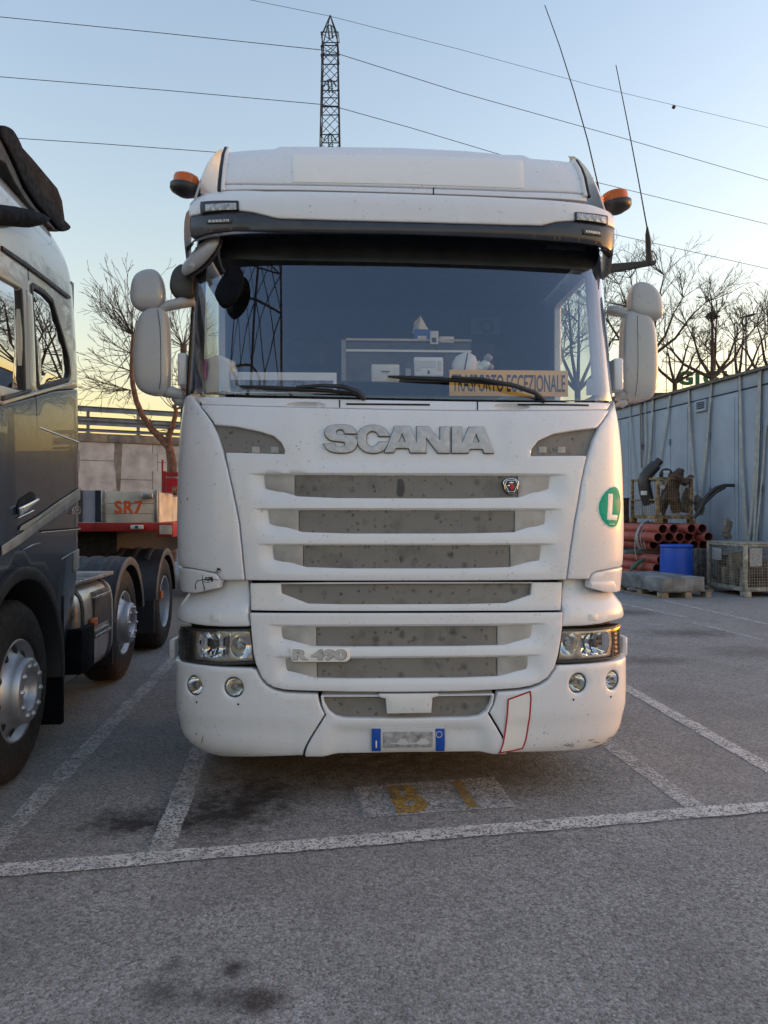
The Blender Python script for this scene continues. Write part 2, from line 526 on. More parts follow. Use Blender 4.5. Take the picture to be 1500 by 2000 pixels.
simple('mudguard', (.014, .016, .022), .6, var=.2, bump=.12, bscale=220)
simple('tank_alu', (.56, .56, .54), .34, .8, var=.18, scale=5)
simple('concrete', (.38, .40, .43), .9, var=.22, scale=1.6, bump=.3, bscale=30)
simple('concrete_old', (.17, .165, .155), .92, var=.3, scale=2.2, bump=.35, bscale=30)
simple('galvanised', (.16, .18, .20), .45, .6, var=.25, scale=2)
simple('trailer_white', (.56, .53, .44), .55, var=.22, scale=5)
simple('trailer_red', (.30, .018, .018), .5, var=.3, scale=4)
simple('trailer_grey', (.28, .31, .38), .5, var=.1)
simple('letter_orange', (.66, .11, .025), .55, var=.15, scale=20)
simple('pipe_red', (.36, .085, .065), .5, var=.22, scale=3)
simple('pipe_inside', (.09, .028, .024), .7, var=.2)
simple('drum_blue', (.006, .07, .46), .38, var=.1, scale=3)
simple('timber', (.27, .23, .18), .85, var=.35, scale=6, bump=.4, bscale=40)
simple('timber_grey', (.17, .165, .155), .85, var=.4, scale=5, bump=.4, bscale=30)
simple('slab_grey', (.19, .195, .205), .8, var=.4, scale=3.5, bump=.3, bscale=40)
simple('crate_paint', (.33, .32, .28), .6, .2, var=.4, scale=12)
simple('crate_rust', (.27, .19, .10), .7, .2, var=.6, scale=10)
simple('junk_brown', (.075, .048, .038), .85, var=.5, scale=7, bump=.6, bscale=14)
simple('junk_grey', (.15, .145, .14), .85, var=.5, scale=9, bump=.5, bscale=16)
simple('black_pipe', (.026, .027, .031), .45, var=.25, scale=4)
simple('container_blue', (.27, .345, .46), .62, var=.10, scale=1.3, bump=.06, bscale=6)
simple('container_trim', (.15, .20, .29), .6, var=.12, scale=1.5)
simple('strap', (.34, .35, .35), .75, var=.2)
simple('strap_green', (.07, .13, .10), .8, var=.2)
simple('wire_black', (.02, .022, .025), .6)
simple('pylon_steel', (.035, .036, .04), .6, .3, var=.3)
simple('insulator', (.01, .07, .075), .2, var=.1)
simple('bark', (.085, .058, .045), .95, var=.4, scale=6, bump=.7, bscale=25)
simple('bark_red', (.16, .075, .045), .95, var=.4, scale=7, bump=.7, bscale=25)
simple('twig', (.10, .082, .07), .95, var=.3)
simple('sign_green', (.012, .10, .035), .5)
simple('building_pale', (.42, .41, .38), .8)
simple('truck_grey', (.022, .035, .058), .22, var=.05)
MATS['truck_grey'].node_tree.nodes['Principled BSDF'].inputs['Coat Weight'].default_value = .32
MATS['truck_grey'].node_tree.nodes['Principled BSDF'].inputs['Coat Roughness'].default_value = .02
n = N('truck_white'); n.col(n.ramp(n.noise(2, 5), .3, .7, (.36, .36, .32, 1), (.43, .43, .39, 1))); n.rough(.3); n.set(Coat_Weight=.9, Coat_Roughness=.02)
n = N('stripe_white'); n.col(n.ramp(n.noise(9, 5), .35, .7, (.26, .25, .25, 1), (.46, .46, .44, 1))); n.rough(.35)

simple('spoiler_mesh', (.015, .017, .021), .85, var=.3, spec=.06)
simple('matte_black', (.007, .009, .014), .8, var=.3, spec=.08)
simple('plate_smudge', (.36, .37, .40), .4, var=.35, scale=26)
def glass(name, tint=(.72, .80, .82), ior=1.5, refl=1.0, rough=0.0, coat=(1, 1, 1)):
    m = bpy.data.materials.new(name); m.use_nodes = True; nt = m.node_tree; nt.nodes.clear()
    o = nt.nodes.new('ShaderNodeOutputMaterial'); tr = nt.nodes.new('ShaderNodeBsdfTransparent'); gl = nt.nodes.new('ShaderNodeBsdfGlossy')
    fr = nt.nodes.new('ShaderNodeFresnel'); mx = nt.nodes.new('ShaderNodeMixShader'); ma = nt.nodes.new('ShaderNodeMath')
    tr.inputs[0].default_value = (*tint, 1); gl.inputs[0].default_value = (*coat, 1); gl.inputs['Roughness'].default_value = rough; fr.inputs[0].default_value = ior
    ge = nt.nodes.new('ShaderNodeNewGeometry'); mi = nt.nodes.new('ShaderNodeMix'); mi.inputs[2].default_value = ior; mi.inputs[3].default_value = 1/ior
    nt.links.new(ge.outputs['Backfacing'], mi.inputs[0]); nt.links.new(mi.outputs[0], fr.inputs[0])   # same glass from both sides
    ma.operation = 'MULTIPLY'; ma.inputs[1].default_value = refl; ma.use_clamp = True
    nt.links.new(fr.outputs[0], ma.inputs[0]); nt.links.new(ma.outputs[0], mx.inputs[0])
    nt.links.new(tr.outputs[0], mx.inputs[1]); nt.links.new(gl.outputs[0], mx.inputs[2]); nt.links.new(mx.outputs[0], o.inputs[0])
    MATS[name] = m
glass('windscreen', (.95, .97, .98), 1.52, 3.3, 0.0, (.66, .79, 1.0))
glass('side_glass', (.80, .86, .80), 1.52, 1.5)
glass('lamp_glass', (.92, .93, .93), 1.5, 1.5)
glass('tinted_glass', (.10, .11, .12), 1.6, 3.2)
# ================================================================== ground, markings
def asphalt_colour(n):
    """returns (colour, height) sockets of worn asphalt in world metres"""
    v = n.voro(74); stone = n.sep(v.outputs['Color'])
    c = n.ramp(stone[0], .0, 1.0, (.030, .031, .034, 1), (.43, .44, .445, 1))
    v2 = n.voro(170); c = n.mix(.5, c, n.ramp(n.sep(v2.outputs['Color'])[1], 0, 1, (.028, .029, .032, 1), (.52, .53, .535, 1)))
    spark = n.ramp(stone[1], .955, .97); c = n.mix(n.math('MULTIPLY', spark, .7), c, (.38, .37, .35))
    edge = n.ramp(v.outputs['Distance'], .35, .75); c = n.mix(n.math('MULTIPLY', edge, .18), c, (.035, .035, .037))
    big = n.ramp(n.noise(.55, 6, .6), .3, .72); c = n.mix(n.math('MULTIPLY', big, .42), c, (.225, .22, .215))
    mid = n.ramp(n.noise(3.2, 6, .65), .42, .75); c = n.mix(n.math('MULTIPLY', mid, .30), c, (.11, .11, .113))
    pat = n.ramp(n.noise(1.25, 5, .6, None, .6), .46, .70); c = n.mix(n.math('MULTIPLY', pat, .34), c, (.105, .107, .11))
    return c, n.math('ADD', n.math('MULTIPLY', v.outputs['Distance'], -1.0), n.math('MULTIPLY', n.noise(160, 3), 1.2))
n = N('asphalt'); col_, hgt = asphalt_colour(n)
def stain(px, py, rx, ry, k, colr=(.022, .021, .021)):
    """an oil stain with a ragged outline on the asphalt"""
    global col_
    g = gnd(px, py); mp = n.new('Mapping'); mp.vector_type = 'POINT'
    mp.inputs['Location'].default_value = (-g.x/rx, -g.y/ry, 0); mp.inputs['Scale'].default_value = (1/rx, 1/ry, 0)
    n.L(n.vec, mp.inputs['Vector'])
    ln = n.new('VectorMath'); ln.operation = 'LENGTH'; n.L(mp.outputs[0], ln.inputs[0])
    d = n.math('ADD', ln.outputs['Value'], n.math('MULTIPLY', n.math('SUBTRACT', n.noise(9, 6, .75), .5), 2.4))
    m_ = n.ramp(d, .15, 1.0, (1, 1, 1, 1), (0, 0, 0, 1))
    col_ = n.mix(n.math('MULTIPLY', m_, k), col_, colr)
stain(262, 1605, .34, .22, .95); stain(425, 1590, .42, .40, .95); stain(500, 1555, .30, .34, .8)
stain(470, 1950, .18, .10, .65); stain(520, 1955, .07, .10, .7, (.03, .018, .015)); stain(320, 1940, .13, .11, .55); stain(340, 1885, .05, .07, .55); stain(455, 1895, .05, .08, .8)
stain(1345, 1237, .75, .42, .6); stain(1270, 1290, .5, .3, .55); stain(1226, 1196, .5, .5, .6); stain(1480, 1275, .7, .5, .4)
stain(880, 1500, .9, .6, .55); stain(620, 1500, .8, .5, .5)
n.col(col_); n.rough(n.ramp(n.noise(40, 3), .3, .7, (.72,)*3+(1,), (.95,)*3+(1,))); n.bump(hgt, .45, .006)
n.b.inputs['Specular IOR Level'].default_value = .35

n = N('road_paint')
wear = n.math('ADD', n.math('MULTIPLY', n.noise(26, 6, .7), .75), n.math('MULTIPLY', n.noise(3.5, 4, .6), .45))
v = n.voro(120); pits = n.ramp(n.sep(v.outputs['Color'])[0], .70, .76)
m_ = n.math('MULTIPLY', n.ramp(wear, .44, .56), 1.0); m_ = n.math('MULTIPLY', m_, n.math('SUBTRACT', 1.0, n.math('MULTIPLY', pits, .8)))
n.col(n.ramp(n.noise(14, 5), .3, .7, (.38, .385, .39, 1), (.62, .62, .61, 1))); n.rough(.8)
def cutout(n, m_):
    tr = n.new('BsdfTransparent'); mx = n.new('MixShader'); n.L(m_, mx.inputs[0]); n.L(tr.outputs[0], mx.inputs[1]); n.L(n.b.outputs[0], mx.inputs[2]); n.L(mx.outputs[0], n.out.inputs[0])
cutout(n, m_); n.bump(v.outputs['Distance'], .5, .004)
def worn(name, lo, hi, a, b_, scale=26):
    n = N(name); w = n.math('ADD', n.math('MULTIPLY', n.noise(scale, 6, .7), .75), n.math('MULTIPLY', n.noise(3.5, 4, .6), .45))
    v = n.voro(120); pits = n.ramp(n.sep(v.outputs['Color'])[0], .64, .70)
    m_ = n.math('MULTIPLY', n.ramp(w, a, b_), n.math('SUBTRACT', 1.0, n.math('MULTIPLY', pits, .85)))
    n.col(n.ramp(n.noise(14, 5), .3, .7, (*lo, 1), (*hi, 1))); n.rough(.8); cutout(n, m_); n.bump(v.outputs['Distance'], .5, .004)
worn('road_paint_faint', (.34, .345, .355), (.52, .525, .53), .40, .62)
worn('road_paint_yellow', (.30, .19, .04), (.44, .28, .07), .47, .63)
worn('road_paint_box', (.28, .285, .295), (.50, .505, .515), .44, .58)

b = MB()
xs_ = [-600, -40, -12, -4, 0, 4, 12, 40, 600]; ys_ = [-600, -40, -5, 2, 6, 14, 40, 120, 900]
b.add([(x, y, 0) for y in ys_ for x in xs_], [(j*9+i, j*9+i+1, (j+1)*9+i+1, (j+1)*9+i) for j in range(8) for i in range(8)])
ground = b.build('ground', MATS['asphalt']); tag(ground, kind='structure')
def stripe(p, q, w, mat, z=.004, nm='painted_line', jag=.006):
    p, q = Vector((p[0], p[1], 0)), Vector((q[0], q[1], 0)); d = (q-p).normalized(); s = Vector((-d.y, d.x, 0)); L = (q-p).length
    m = max(2, int(L/.08)); V = []; rr = random.Random(int(p.x*100)+int(q.y*37))
    for i in range(m+1):
        c = p+d*(L*i/m); V += [c+s*(w/2+rr.uniform(-jag, jag))+Vector((0, 0, z)), c-s*(w/2+rr.uniform(-jag, jag))+Vector((0, 0, z))]
    b = MB(); b.add(V, [(2*i, 2*i+1, 2*i+3, 2*i+2) for i in range(m)])
    return b.build(nm, mat, ground)
def ext(a, b_, t0, t1):
    a, b_ = Vector(a[:2]), Vector(b_[:2]); return a+(b_-a)*t0, a+(b_-a)*t1
RP = MATS['road_paint']
p, q = ext(gnd(0, 1703), gnd(1500, 1578), -.6, 2.2); stripe(p, q, .125, RP, .0085)
p, q = ext(gnd(0, 1641), gnd(330, 1296), -.38, 5.0); stripe(p, q, .115, MATS['road_paint_faint'])
p, q = ext(gnd(308, 1678), gnd(384, 1482), 0.0, 9.0); stripe(p, q, .115, MATS['road_paint_faint'])
p, q = ext(gnd(1367, 1584), gnd(1190, 1455), 0, 9.0); stripe(p, q, .115, MATS['road_paint_faint'])
p, q = ext(gnd(1500, 1500), gnd(1225, 1345), -.5, 5.0); stripe(p, q, .115, RP)
stripe(gnd(1215, 1180), gnd(1345, 1207), .10, MATS['road_paint_faint']); stripe(gnd(1300, 1174), gnd(1510, 1222), .10, MATS['road_paint_faint']); stripe(gnd(1352, 1216), gnd(1490, 1250), .07, MATS['road_paint_faint'])
stripe(gnd(1258, 1219), gnd(1290, 1221), .06, MATS['road_paint_faint'])
# bay number box
q4 = [gnd(690, 1537, .004), gnd(712, 1597, .004), gnd(1008, 1575, .004), gnd(965, 1517, .004)]
b = MB(); b.add(q4, [(0, 1, 2, 3)]); box_ = b.build('bay_number_box', MATS['road_paint_box'], ground)
def quad(u, v):   # u along the box, v towards its top
    a = q4[1].lerp(q4[2], u); c = q4[0].lerp(q4[3], u); return a.lerp(c, v)
P, Fs = text_mesh('B', 1.0, .05, 1.0); P2, Fs2 = text_mesh('I', 1.0, .06, 1.0)
for Pn, Fn, u0, u1 in ((P, Fs, .215, .44), (P2, Fs2, .68, .755)):
    lo, hi = Pn.min(0), Pn.max(0); V = []
    for x, y, z in Pn:
        p = quad(u0+(u1-u0)*(x-lo[0])/(hi[0]-lo[0]), .04+.90*(y-lo[1])/(hi[1]-lo[1])); V.append((p.x, p.y, .0062+.0006*z))
    b = MB(); b.add(V, Fn); b.build('bay_number_character', MATS['road_paint_yellow'], box_)
# ================================================================== retaining wall with guard rail (left, far)
WA, WB = at(152, 1000, 32.0), at(348, 1000, 34.0); WA.z = WB.z = 0
wd = (WB-WA).normalized(); wang = math.atan2(wd.y, wd.x)
WTOP = H+(1000-845)/F*32.0
wall = empty('retaining_wall', WA, wang); tag(wall, 'grey concrete panel retaining wall with dark coping behind the trailer', 'wall')
b = MB(); b.box((-9, .10, 0), (22, .6, WTOP-.36)); b.build('wall_core', MATS['dark_gap'], wall)
b = MB(); b.box((20.5, 0, 0), (75, .6, WTOP)); b.build('wall_extension', MATS['concrete'], wall)
zt = WTOP-.36
for k in range(-4, 13):
    x = k*1.6+.75; offz = .78 if k % 2 else 0.0
    for j in range(-1, 4):
        zc = zt-1.56*j-offz-.0
        lo_z, hi_z = zc-.78, zc+.78
        if lo_z > zt or hi_z < 0: continue
        g_ = .022; a_, b_ = .70-g_/2, .90-g_/2
        poly = [(-a_, -.78+g_/2), (a_, -.78+g_/2), (a_, -.39), (b_, -.39), (b_, .39), (a_, .39), (a_, .78-g_/2), (-a_, .78-g_/2), (-a_, .39), (-b_, .39), (-b_, -.39), (-a_, -.39)]
        poly = [(x+px_, min(max(zc+pz_, 0), zt-.01)) for px_, pz_ in poly]
        cl = [p for i, p in enumerate(poly) if p != poly[i-1]]
        if len(cl) < 4 or max(p[1] for p in cl)-min(p[1] for p in cl) < .1: continue
        bb = MB(); n_ = len(cl)
        V = [(px_, .0, pz_) for px_, pz_ in cl]+[(px_, .12, pz_) for px_, pz_ in cl]
        bb.add(V, [tuple(range(n_))]+[(i, n_+i, n_+(i+1) % n_, (i+1) % n_) for i in range(n_)]); bb.build('wall_panel', MATS['concrete'], wall)
for k in range(-4, 10):
    bb = MB(); bb.box((k*2.2-1.0, -.07, WTOP-.36), (k*2.2+1.18, .62, WTOP), bev=.015); bb.build('coping_stone', MATS['concrete_old'], wall)
b = MB()
for dx, w_, h_ in ((1.62, .17, 2.6), (-1.5, .1, 1.4), (4.6, .12, 1.8)):
    b.add([(dx-w_, -.004, zt-.02), (dx+w_, -.004, zt-.02), (dx+w_*.3, -.004, zt-h_), (dx-w_*.3, -.004, zt-h_)], [(0, 3, 2, 1)])
b.build('damp_stain', MATS['concrete_old'], wall)
rail = empty('guard_rail', WA+Vector((0, 0, WTOP)), wang); tag(rail, 'galvanised steel guard rail with three beams on top of the retaining wall', 'guard rail')
for k in range(-4, 11):
    bb = MB(); x = .42+k*2.05
    bb.box((x-.06, .10, 0), (x+.06, .22, 1.13)); bb.box((x-.14, .05, 0), (x+.14, .27, .03)); bb.build('post', MATS['galvanised'], rail)
def beam(z0, z1, waves):
    prof = []
    m = 4*waves
    for i in range(m+1): prof.append((.06-.04*math.sin(2*math.pi*i/4+.6), z0+(z1-z0)*i/m))
    bb = MB(); rows = [[(x, y, z) for y, z in prof] for x in (-9, -2, 6, 14, 22)]
    bb.loft(rows, closed=False, caps=False); bb.build('beam', MATS['galvanised'], rail)
beam(.90, 1.14, 1); beam(.34, .70, 2); beam(.06, .20, 1)

# ================================================================== trees
def grow(b, p, d, L, r_, lvl, rr, par):
    """one branch as a curved tapered tube plus its shoots"""
    seg = 5 if lvl == 0 else (4 if lvl == 1 else 3)
    pts = [p]; dd = d.copy(); rs_ = [r_]
    for i in range(seg):
        dd = (dd+Vector((rr.gauss(0, 1), rr.gauss(0, 1), rr.gauss(0, .7)))*par['wob']+Vector((0, 0, par['up']*(1 if lvl else .4)))).normalized()
        pts.append(pts[-1]+dd*(L/seg)); rs_.append(max(r_*(1-.75*(i+1)/seg), par['rmin']))
    b.tube(pts, rs_, 5 if lvl == 0 else 3, caps=False, smooth=lvl == 0)
    if lvl >= par['levels']: return
    nb = par['n'][lvl]
    for k in range(nb):
        t = rr.uniform(.25, 1.0) if lvl else rr.uniform(.15, 1.0)
        i = min(int(t*seg), seg-1); f = t*seg-i; q = pts[i].lerp(pts[i+1], f); ax = (pts[i+1]-pts[i]).normalized()
        side = Vector((rr.gauss(0, 1), rr.gauss(0, 1), rr.gauss(0, 1))); side = (side-ax*side.dot(ax)).normalized()
        a_ = R(rr.uniform(*par['ang'])); nd = (ax*math.cos(a_)+side*math.sin(a_)).normalized()
        grow(b, q, nd, L*rr.uniform(*par['len']), max(rs_[i]*.55, par['rmin']), lvl+1, rr, par)
def bare_tree(name, label, trunk, heads, seed, mat, par, group=None, extra=None):
    """trunk: list of (point, radius); heads: (point, number of shoots, length, mean direction)"""
    rr = random.Random(seed); base = Vector(trunk[0][0]); o = empty(name, base); tag(o, label, 'tree', group)
    b = MB(); b.tube([Vector(p)-base for p, _ in trunk], [r_ for _, r_ in trunk], 9); 
    for ln in (extra or []):
        b.tube([Vector(p)-base for p, _ in ln], [r_ for _, r_ in ln], 7)
    b.build('trunk', mat, o)
    b = MB()
    for p, k, L, md in heads:
        for i in range(k):
            d = (Vector((rr.gauss(0, 1), rr.gauss(0, 1), rr.gauss(0, .8))).normalized()*par.get('spread', 1.0)+Vector(md)).normalized()
            grow(b, Vector(p)-base, d, L*rr.uniform(.6, 1.1), par['r0'], 1, rr, par)
    cr = b.build('crown', MATS['twig'], o)
    return o
POL = dict(wob=.10, up=.07, rmin=.0065, levels=3, n=(0, 5, 2), ang=(16, 40), len=(.3, .5), r0=.018, spread=1.0)
def T(px, py, Y): return at(px, py, Y)
Y0 = 24.0
bare_tree('leaning_tree', 'leaning bare tree with reddish trunk in front of the retaining wall', 
          [(Vector((T(334, 900, Y0).x, Y0, 0)), 0.172), (T(336, 905, Y0), 0.148), (T(331, 875, Y0), 0.133), (T(316, 858, Y0), 0.117), (T(296, 838, Y0), 0.105), (T(278, 812, Y0), 0.094), (T(266, 783, Y0), 0.086), (T(259, 750, Y0), 0.078), (T(257, 715, Y0), 0.070), (T(259, 680, Y0), 0.062), (T(260, 652, Y0), 0.055)],
          [(T(260, 655, Y0), 30, 1.75, (-.35, 0, .7)), (T(257, 690, Y0), 9, 1.5, (-.8, 0, .25)), (T(257, 725, Y0), 9, 1.5, (-.9, 0, .1)), (T(255, 762, Y0), 10, 1.4, (-.9, 0, -.05)), (T(300, 842, Y0), 3, 1.0, (.2, 0, .6)), (T(342, 800, Y0), 10, 1.7, (.3, 0, .5))],
          11, MATS['bark_red'], POL, None,
          [[(T(331, 872, Y0), .12), (T(330, 850, Y0), .10), (T(338, 830, Y0), .08), (T(344, 805, Y0), .07), (T(341, 790, Y0), .05)]])
bare_tree('bare_tree', 'bare pollarded tree seen between the left mirror and the white cab', 
          [(Vector((T(360, 900, 30).x, 30, 0)), .2), (T(360, 760, 30), .14), (T(358, 672, 30), .12)], [(T(358, 676, 30), 26, 2.0, (-.1, 0, .6)), (T(358, 740, 30), 8, 1.4, (-.2, 0, .2))], 12, MATS['bark'], POL)
SP = dict(wob=.09, up=.05, rmin=.007, levels=3, n=(0, 6, 2), ang=(18, 45), len=(.3, .55), r0=.024, spread=.75)
def fork_tree(label, px, py_base, py_fork, Y, spread, hgt, seed, shoots, nm='bare_tree', par=SP, mat=None):
    rr = random.Random(seed+100); gx = T(px, 1000, Y).x
    zb = H-(py_fork-1000)/F*Y
    trunk = [(Vector((gx, Y, 0)), .20), (Vector((gx+.05, Y, zb*.5)), .15), (Vector((gx, Y, zb)), .12)]
    lim = []; heads = []
    for k in range(6):
        a_ = -1+2*k/5+rr.uniform(-.15, .15); top = Vector((gx+a_*spread, Y+rr.uniform(-1, 1), zb+hgt*(1-.35*abs(a_))*rr.uniform(.75, 1)))
        m1 = Vector((gx, Y, zb)).lerp(top, .4)+Vector((a_*.25, 0, -.1)); lim.append([(Vector((gx, Y, zb-.1)), .085), (m1, .06), (Vector((gx, Y, zb)).lerp(top, .75), .038), (top, .02)])
        heads += [(top, shoots, hgt*.42, (a_*.5, 0, .8)), (Vector((gx, Y, zb)).lerp(top, .7), shoots//2, hgt*.40, (a_*.8, 0, .6)), (m1, shoots//3, hgt*.36, (a_*.9, 0, .5))]
    return bare_tree(nm, label, trunk, heads, seed, mat or MATS['bark'], par, None, lim)
nt_ = fork_tree('bare tree carrying a dark bird nest behind the blue-grey site cabin', 1391, 800, 735, 34, 2.1, 3.1, 21, 6)
bare_tree_nest = empty('bird_nest', T(1391, 617, 34)); tag(bare_tree_nest, 'round dark bird nest high in the bare tree', 'nest')
rr = random.Random(5); b = MB()
for k in range(150):
    v = Vector((rr.gauss(0, 1), rr.gauss(0, 1), rr.gauss(0, .6))).normalized()*rr.uniform(.1, .27); w = Vector((rr.gauss(0, 1), rr.gauss(0, 1), rr.gauss(0, .5))).normalized()*rr.uniform(.12, .3)
    b.tube([v-w*.5, v+w*.5], .014, 4, caps=False)
b.build('sticks', MATS['twig'], bare_tree_nest)
# stem up to the nest
b = MB(); base = nt_.location; b.tube([T(1390, 735, 34)-base, T(1393, 690, 34)-base, T(1391, 650, 34)-base, T(1391, 612, 34)-base, T(1389, 575, 34)-base], [.08, .07, .06, .035, .015], 7); b.build('leader', MATS['bark'], nt_)
fork_tree('tall bare tree behind the right wing mirror of the white truck', 1262, 800, 700, 36, 2.4, 4.6, 22, 7)
fork_tree('bare tree between the lamp post and the nest tree', 1441, 800, 745, 38, 1.7, 3.0, 23, 5)
fork_tree('bare tree at the right edge of the picture', 1512, 800, 740, 33, 1.8, 2.9, 24, 5)
fork_tree('low bare tree with crossing limbs right of the mirror', 1318, 800, 745, 40, 2.0, 2.6, 25, 5)
# trees that the dark truck and the cab windows mirror
fork_tree('bare tree behind the white cab, seen through its side window', 1128, 900, 760, 31, 2.0, 4.6, 26, 9)
fork_tree('tall bare tree behind the white truck, mirrored in the dark truck windows', 905, 900, 790, 34, 2.6, 5.5, 27, 10)
fork_tree('second bare tree behind the white truck, mirrored in the dark truck cab', 985, 900, 790, 27, 2.2, 4.2, 28, 9)
fork_tree('bare tree behind the roof of the white truck, mirrored in the dark paint', 760, 900, 800, 40, 2.4, 5.0, 29, 9)

# ================================================================== blue-grey site cabin (right)
P1, P2 = Vector((7.5, 15.0, 0)), Vector((6.46, 20.4, 0)); cd = (P2-P1).normalized()
cang = math.atan2(cd.y, cd.x)
CM = Matrix.Translation(P1) @ Matrix.Rotation(cang-math.pi/2, 4, 'Z')   # local y runs back along the wall, local -x faces the yard
CTOP = 4.35
cab = empty('site_cabin', P1, cang-math.pi/2); tag(cab, 'long blue-grey panelled site cabin strapped down along the right side', 'cabin')
CF = Flat((0, 0, 0), (0, -1, 0), (0, 0, 1))     # u = -y, v = z, normal = -x
def cp(px, py):
    u, v = inv(CF, CM, px, py, (-3, 2)); return (u, v)
b = MB(); b.box((.05, -1.35, .12), (3.0, 14, CTOP-.05)); b.build('cabin_core', MATS['container_trim'], cab)
seams = [1545, 1488, 1442, 1387, 1349, 1309, 1279, 1255, 1232, 1212, 1196, 1182]
us = [1.35]+[cp(x, 860)[0] for x in seams[1:]]
for i in range(len(us)-1):
    u0, u1 = us[i+1]+.012, us[i]-.012
    panel('wall_panel', CF, [(u0, .15), (u1, .15), (u1, CTOP-.33), (u0, CTOP-.33)], MATS['container_blue'], cab, off=0, depth=.05, rim=.006, g=.5, fil=0)
    panel('fascia_panel', CF, [(u0-.006, CTOP-.30), (u1+.006, CTOP-.30), (u1+.006, CTOP-.02), (u0-.006, CTOP-.02)], MATS['container_blue'], cab, off=.012, depth=.06, rim=.006, g=.5, fil=0)
    # raised door leaf outline on alternate panels
    if i % 2 == 0:
        panel('door_leaf', CF, [(u0+.10, .5), (u1-.10, .5), (u1-.10, CTOP-.42), (u0+.10, CTOP-.42)], MATS['container_blue'], cab, off=.014, depth=.014, rim=.004, g=.6, fil=.01)
for i in (1, 3, 5, 7):
    for z in (.9, 2.0, 3.2):
        bb = MB(); bb.tube([CF.pt(us[i]+.02, z-.07, .03), CF.pt(us[i]+.02, z+.07, .03)], .022, 6); bb.build('hinge', MATS['container_trim'], cab)
b = MB(); b.box((-.10, -1.40, CTOP-.03), (3.05, 14.05, CTOP+.03)); b.build('roof_edge', MATS['steel_dark'], cab)
CE = Flat((.05, -1.35, 0), (1, 0, 0), (0, 0, 1))
for u0, u1 in ((.06, 1.46), (1.49, 2.89)):
    panel('end_door', CE, [(u0, .2), (u1, .2), (u1, CTOP-.2), (u0, CTOP-.2)], MATS['container_blue'], cab, off=.02, depth=.03, rim=.006, g=.6, fil=.01)
vq = [cp(1361.5, 785), cp(1361.5, 806), cp(1383, 802), cp(1383, 779)]
vz0, vz1 = (vq[1][1]+vq[2][1])/2, (vq[0][1]+vq[3][1])/2; vu0, vu1 = vq[0][0], vq[2][0]
vu0, vu1 = min(vu0, vu1), max(vu0, vu1)
vent = panel('vent', CF, [(vu0, vz0), (vu1, vz0), (vu1, vz1), (vu0, vz1)], MATS['container_blue'], cab, holes=[[(vu0+.05, vz0+.06), (vu1-.05, vz0+.06), (vu1-.05, vz1-.04), (vu0+.05, vz1-.04)]], off=.06, depth=.06, rim=.004, g=.4, fil=0)
panel('vent_back', CF, [(vu0+.03, vz0+.03), (vu1-.03, vz0+.03), (vu1-.03, vz1-.03), (vu0+.03, vz1-.03)], MATS['dark_gap'], cab, off=.022, depth=.003, rim=.001, g=.4, fil=0)
for k in range(3):
    z = vz0+.075+(vz1-vz0-.12)*(k+.45)/3
    bb = MB(); bb.add([CF.pt(vu0+.05, z, .056), CF.pt(vu1-.05, z, .056), CF.pt(vu1-.05, z+.014, .034), CF.pt(vu0+.05, z+.014, .034), CF.pt(vu0+.05, z-.008, .054), CF.pt(vu1-.05, z-.008, .054)], [(0, 1, 2, 3), (4, 5, 1, 0)]); bb.build('slat', MATS['container_blue'], vent)
straps = [((1449, 731), (1454, 900), (1466, 1060)), ((1490, 719), (1486, 900), (1479, 1063)), ((1489, 724), (1480, 930), (1469, 1062)), ((1500, 830), (1494, 930), (1484, 1060)), ((1394, 750), (1384, 880), (1372, 975)), ((1349, 764), (1354, 860), (1362, 970)), ((1314, 767), (1303, 840), (1291, 912)), ((1279, 780), (1276, 850), (1271, 912)), ((1264, 787), (1266, 860), (1264, 912)), ((1255, 793), (1257, 860), (1259, 914)), ((1234, 801), (1239, 870), (1246, 936))]
where = ['slack strap second from the right edge of the cabin', 'doubled strap at the right edge of the cabin, upper one', 'doubled strap at the right edge of the cabin, lower one', 'short strap end at the far right of the cabin', 'slanting strap right of the louvred vent', 'strap left of the louvred vent', 'strap slanting left towards the black elbow pipe', 'pale strap fourth from the white truck', 'thin strap third from the white truck', 'dark strap second from the white truck', 'strap nearest the white truck']
for (ps, lab, i) in zip(straps, where, range(99)):
    o = empty('ratchet_strap', CM @ CF.pt(*cp(*ps[-1]), .05)); tag(o, 'grey '+lab if i != 9 else lab, 'strap', 'straps over the cabin')
    iM = Matrix.Translation(-o.location)
    rows = []
    pts = [cp(*q) for q in ps]; w_ = .028 if i in (8, 10, 3) else .04
    if i not in (3,): pts = [(pts[0][0], CTOP+.035)]+pts
    for j, (u, v) in enumerate(pts):
        of = .045+.05*(j/len(pts)); rows.append([iM @ CM @ CF.pt(u-w_, v, of), iM @ CM @ CF.pt(u+w_, v, of+.006)])
    bb = MB(); bb.loft(rows, closed=False, caps=False); bb.build('webbing', MATS['strap' if i != 9 else 'dark_plastic'], o)

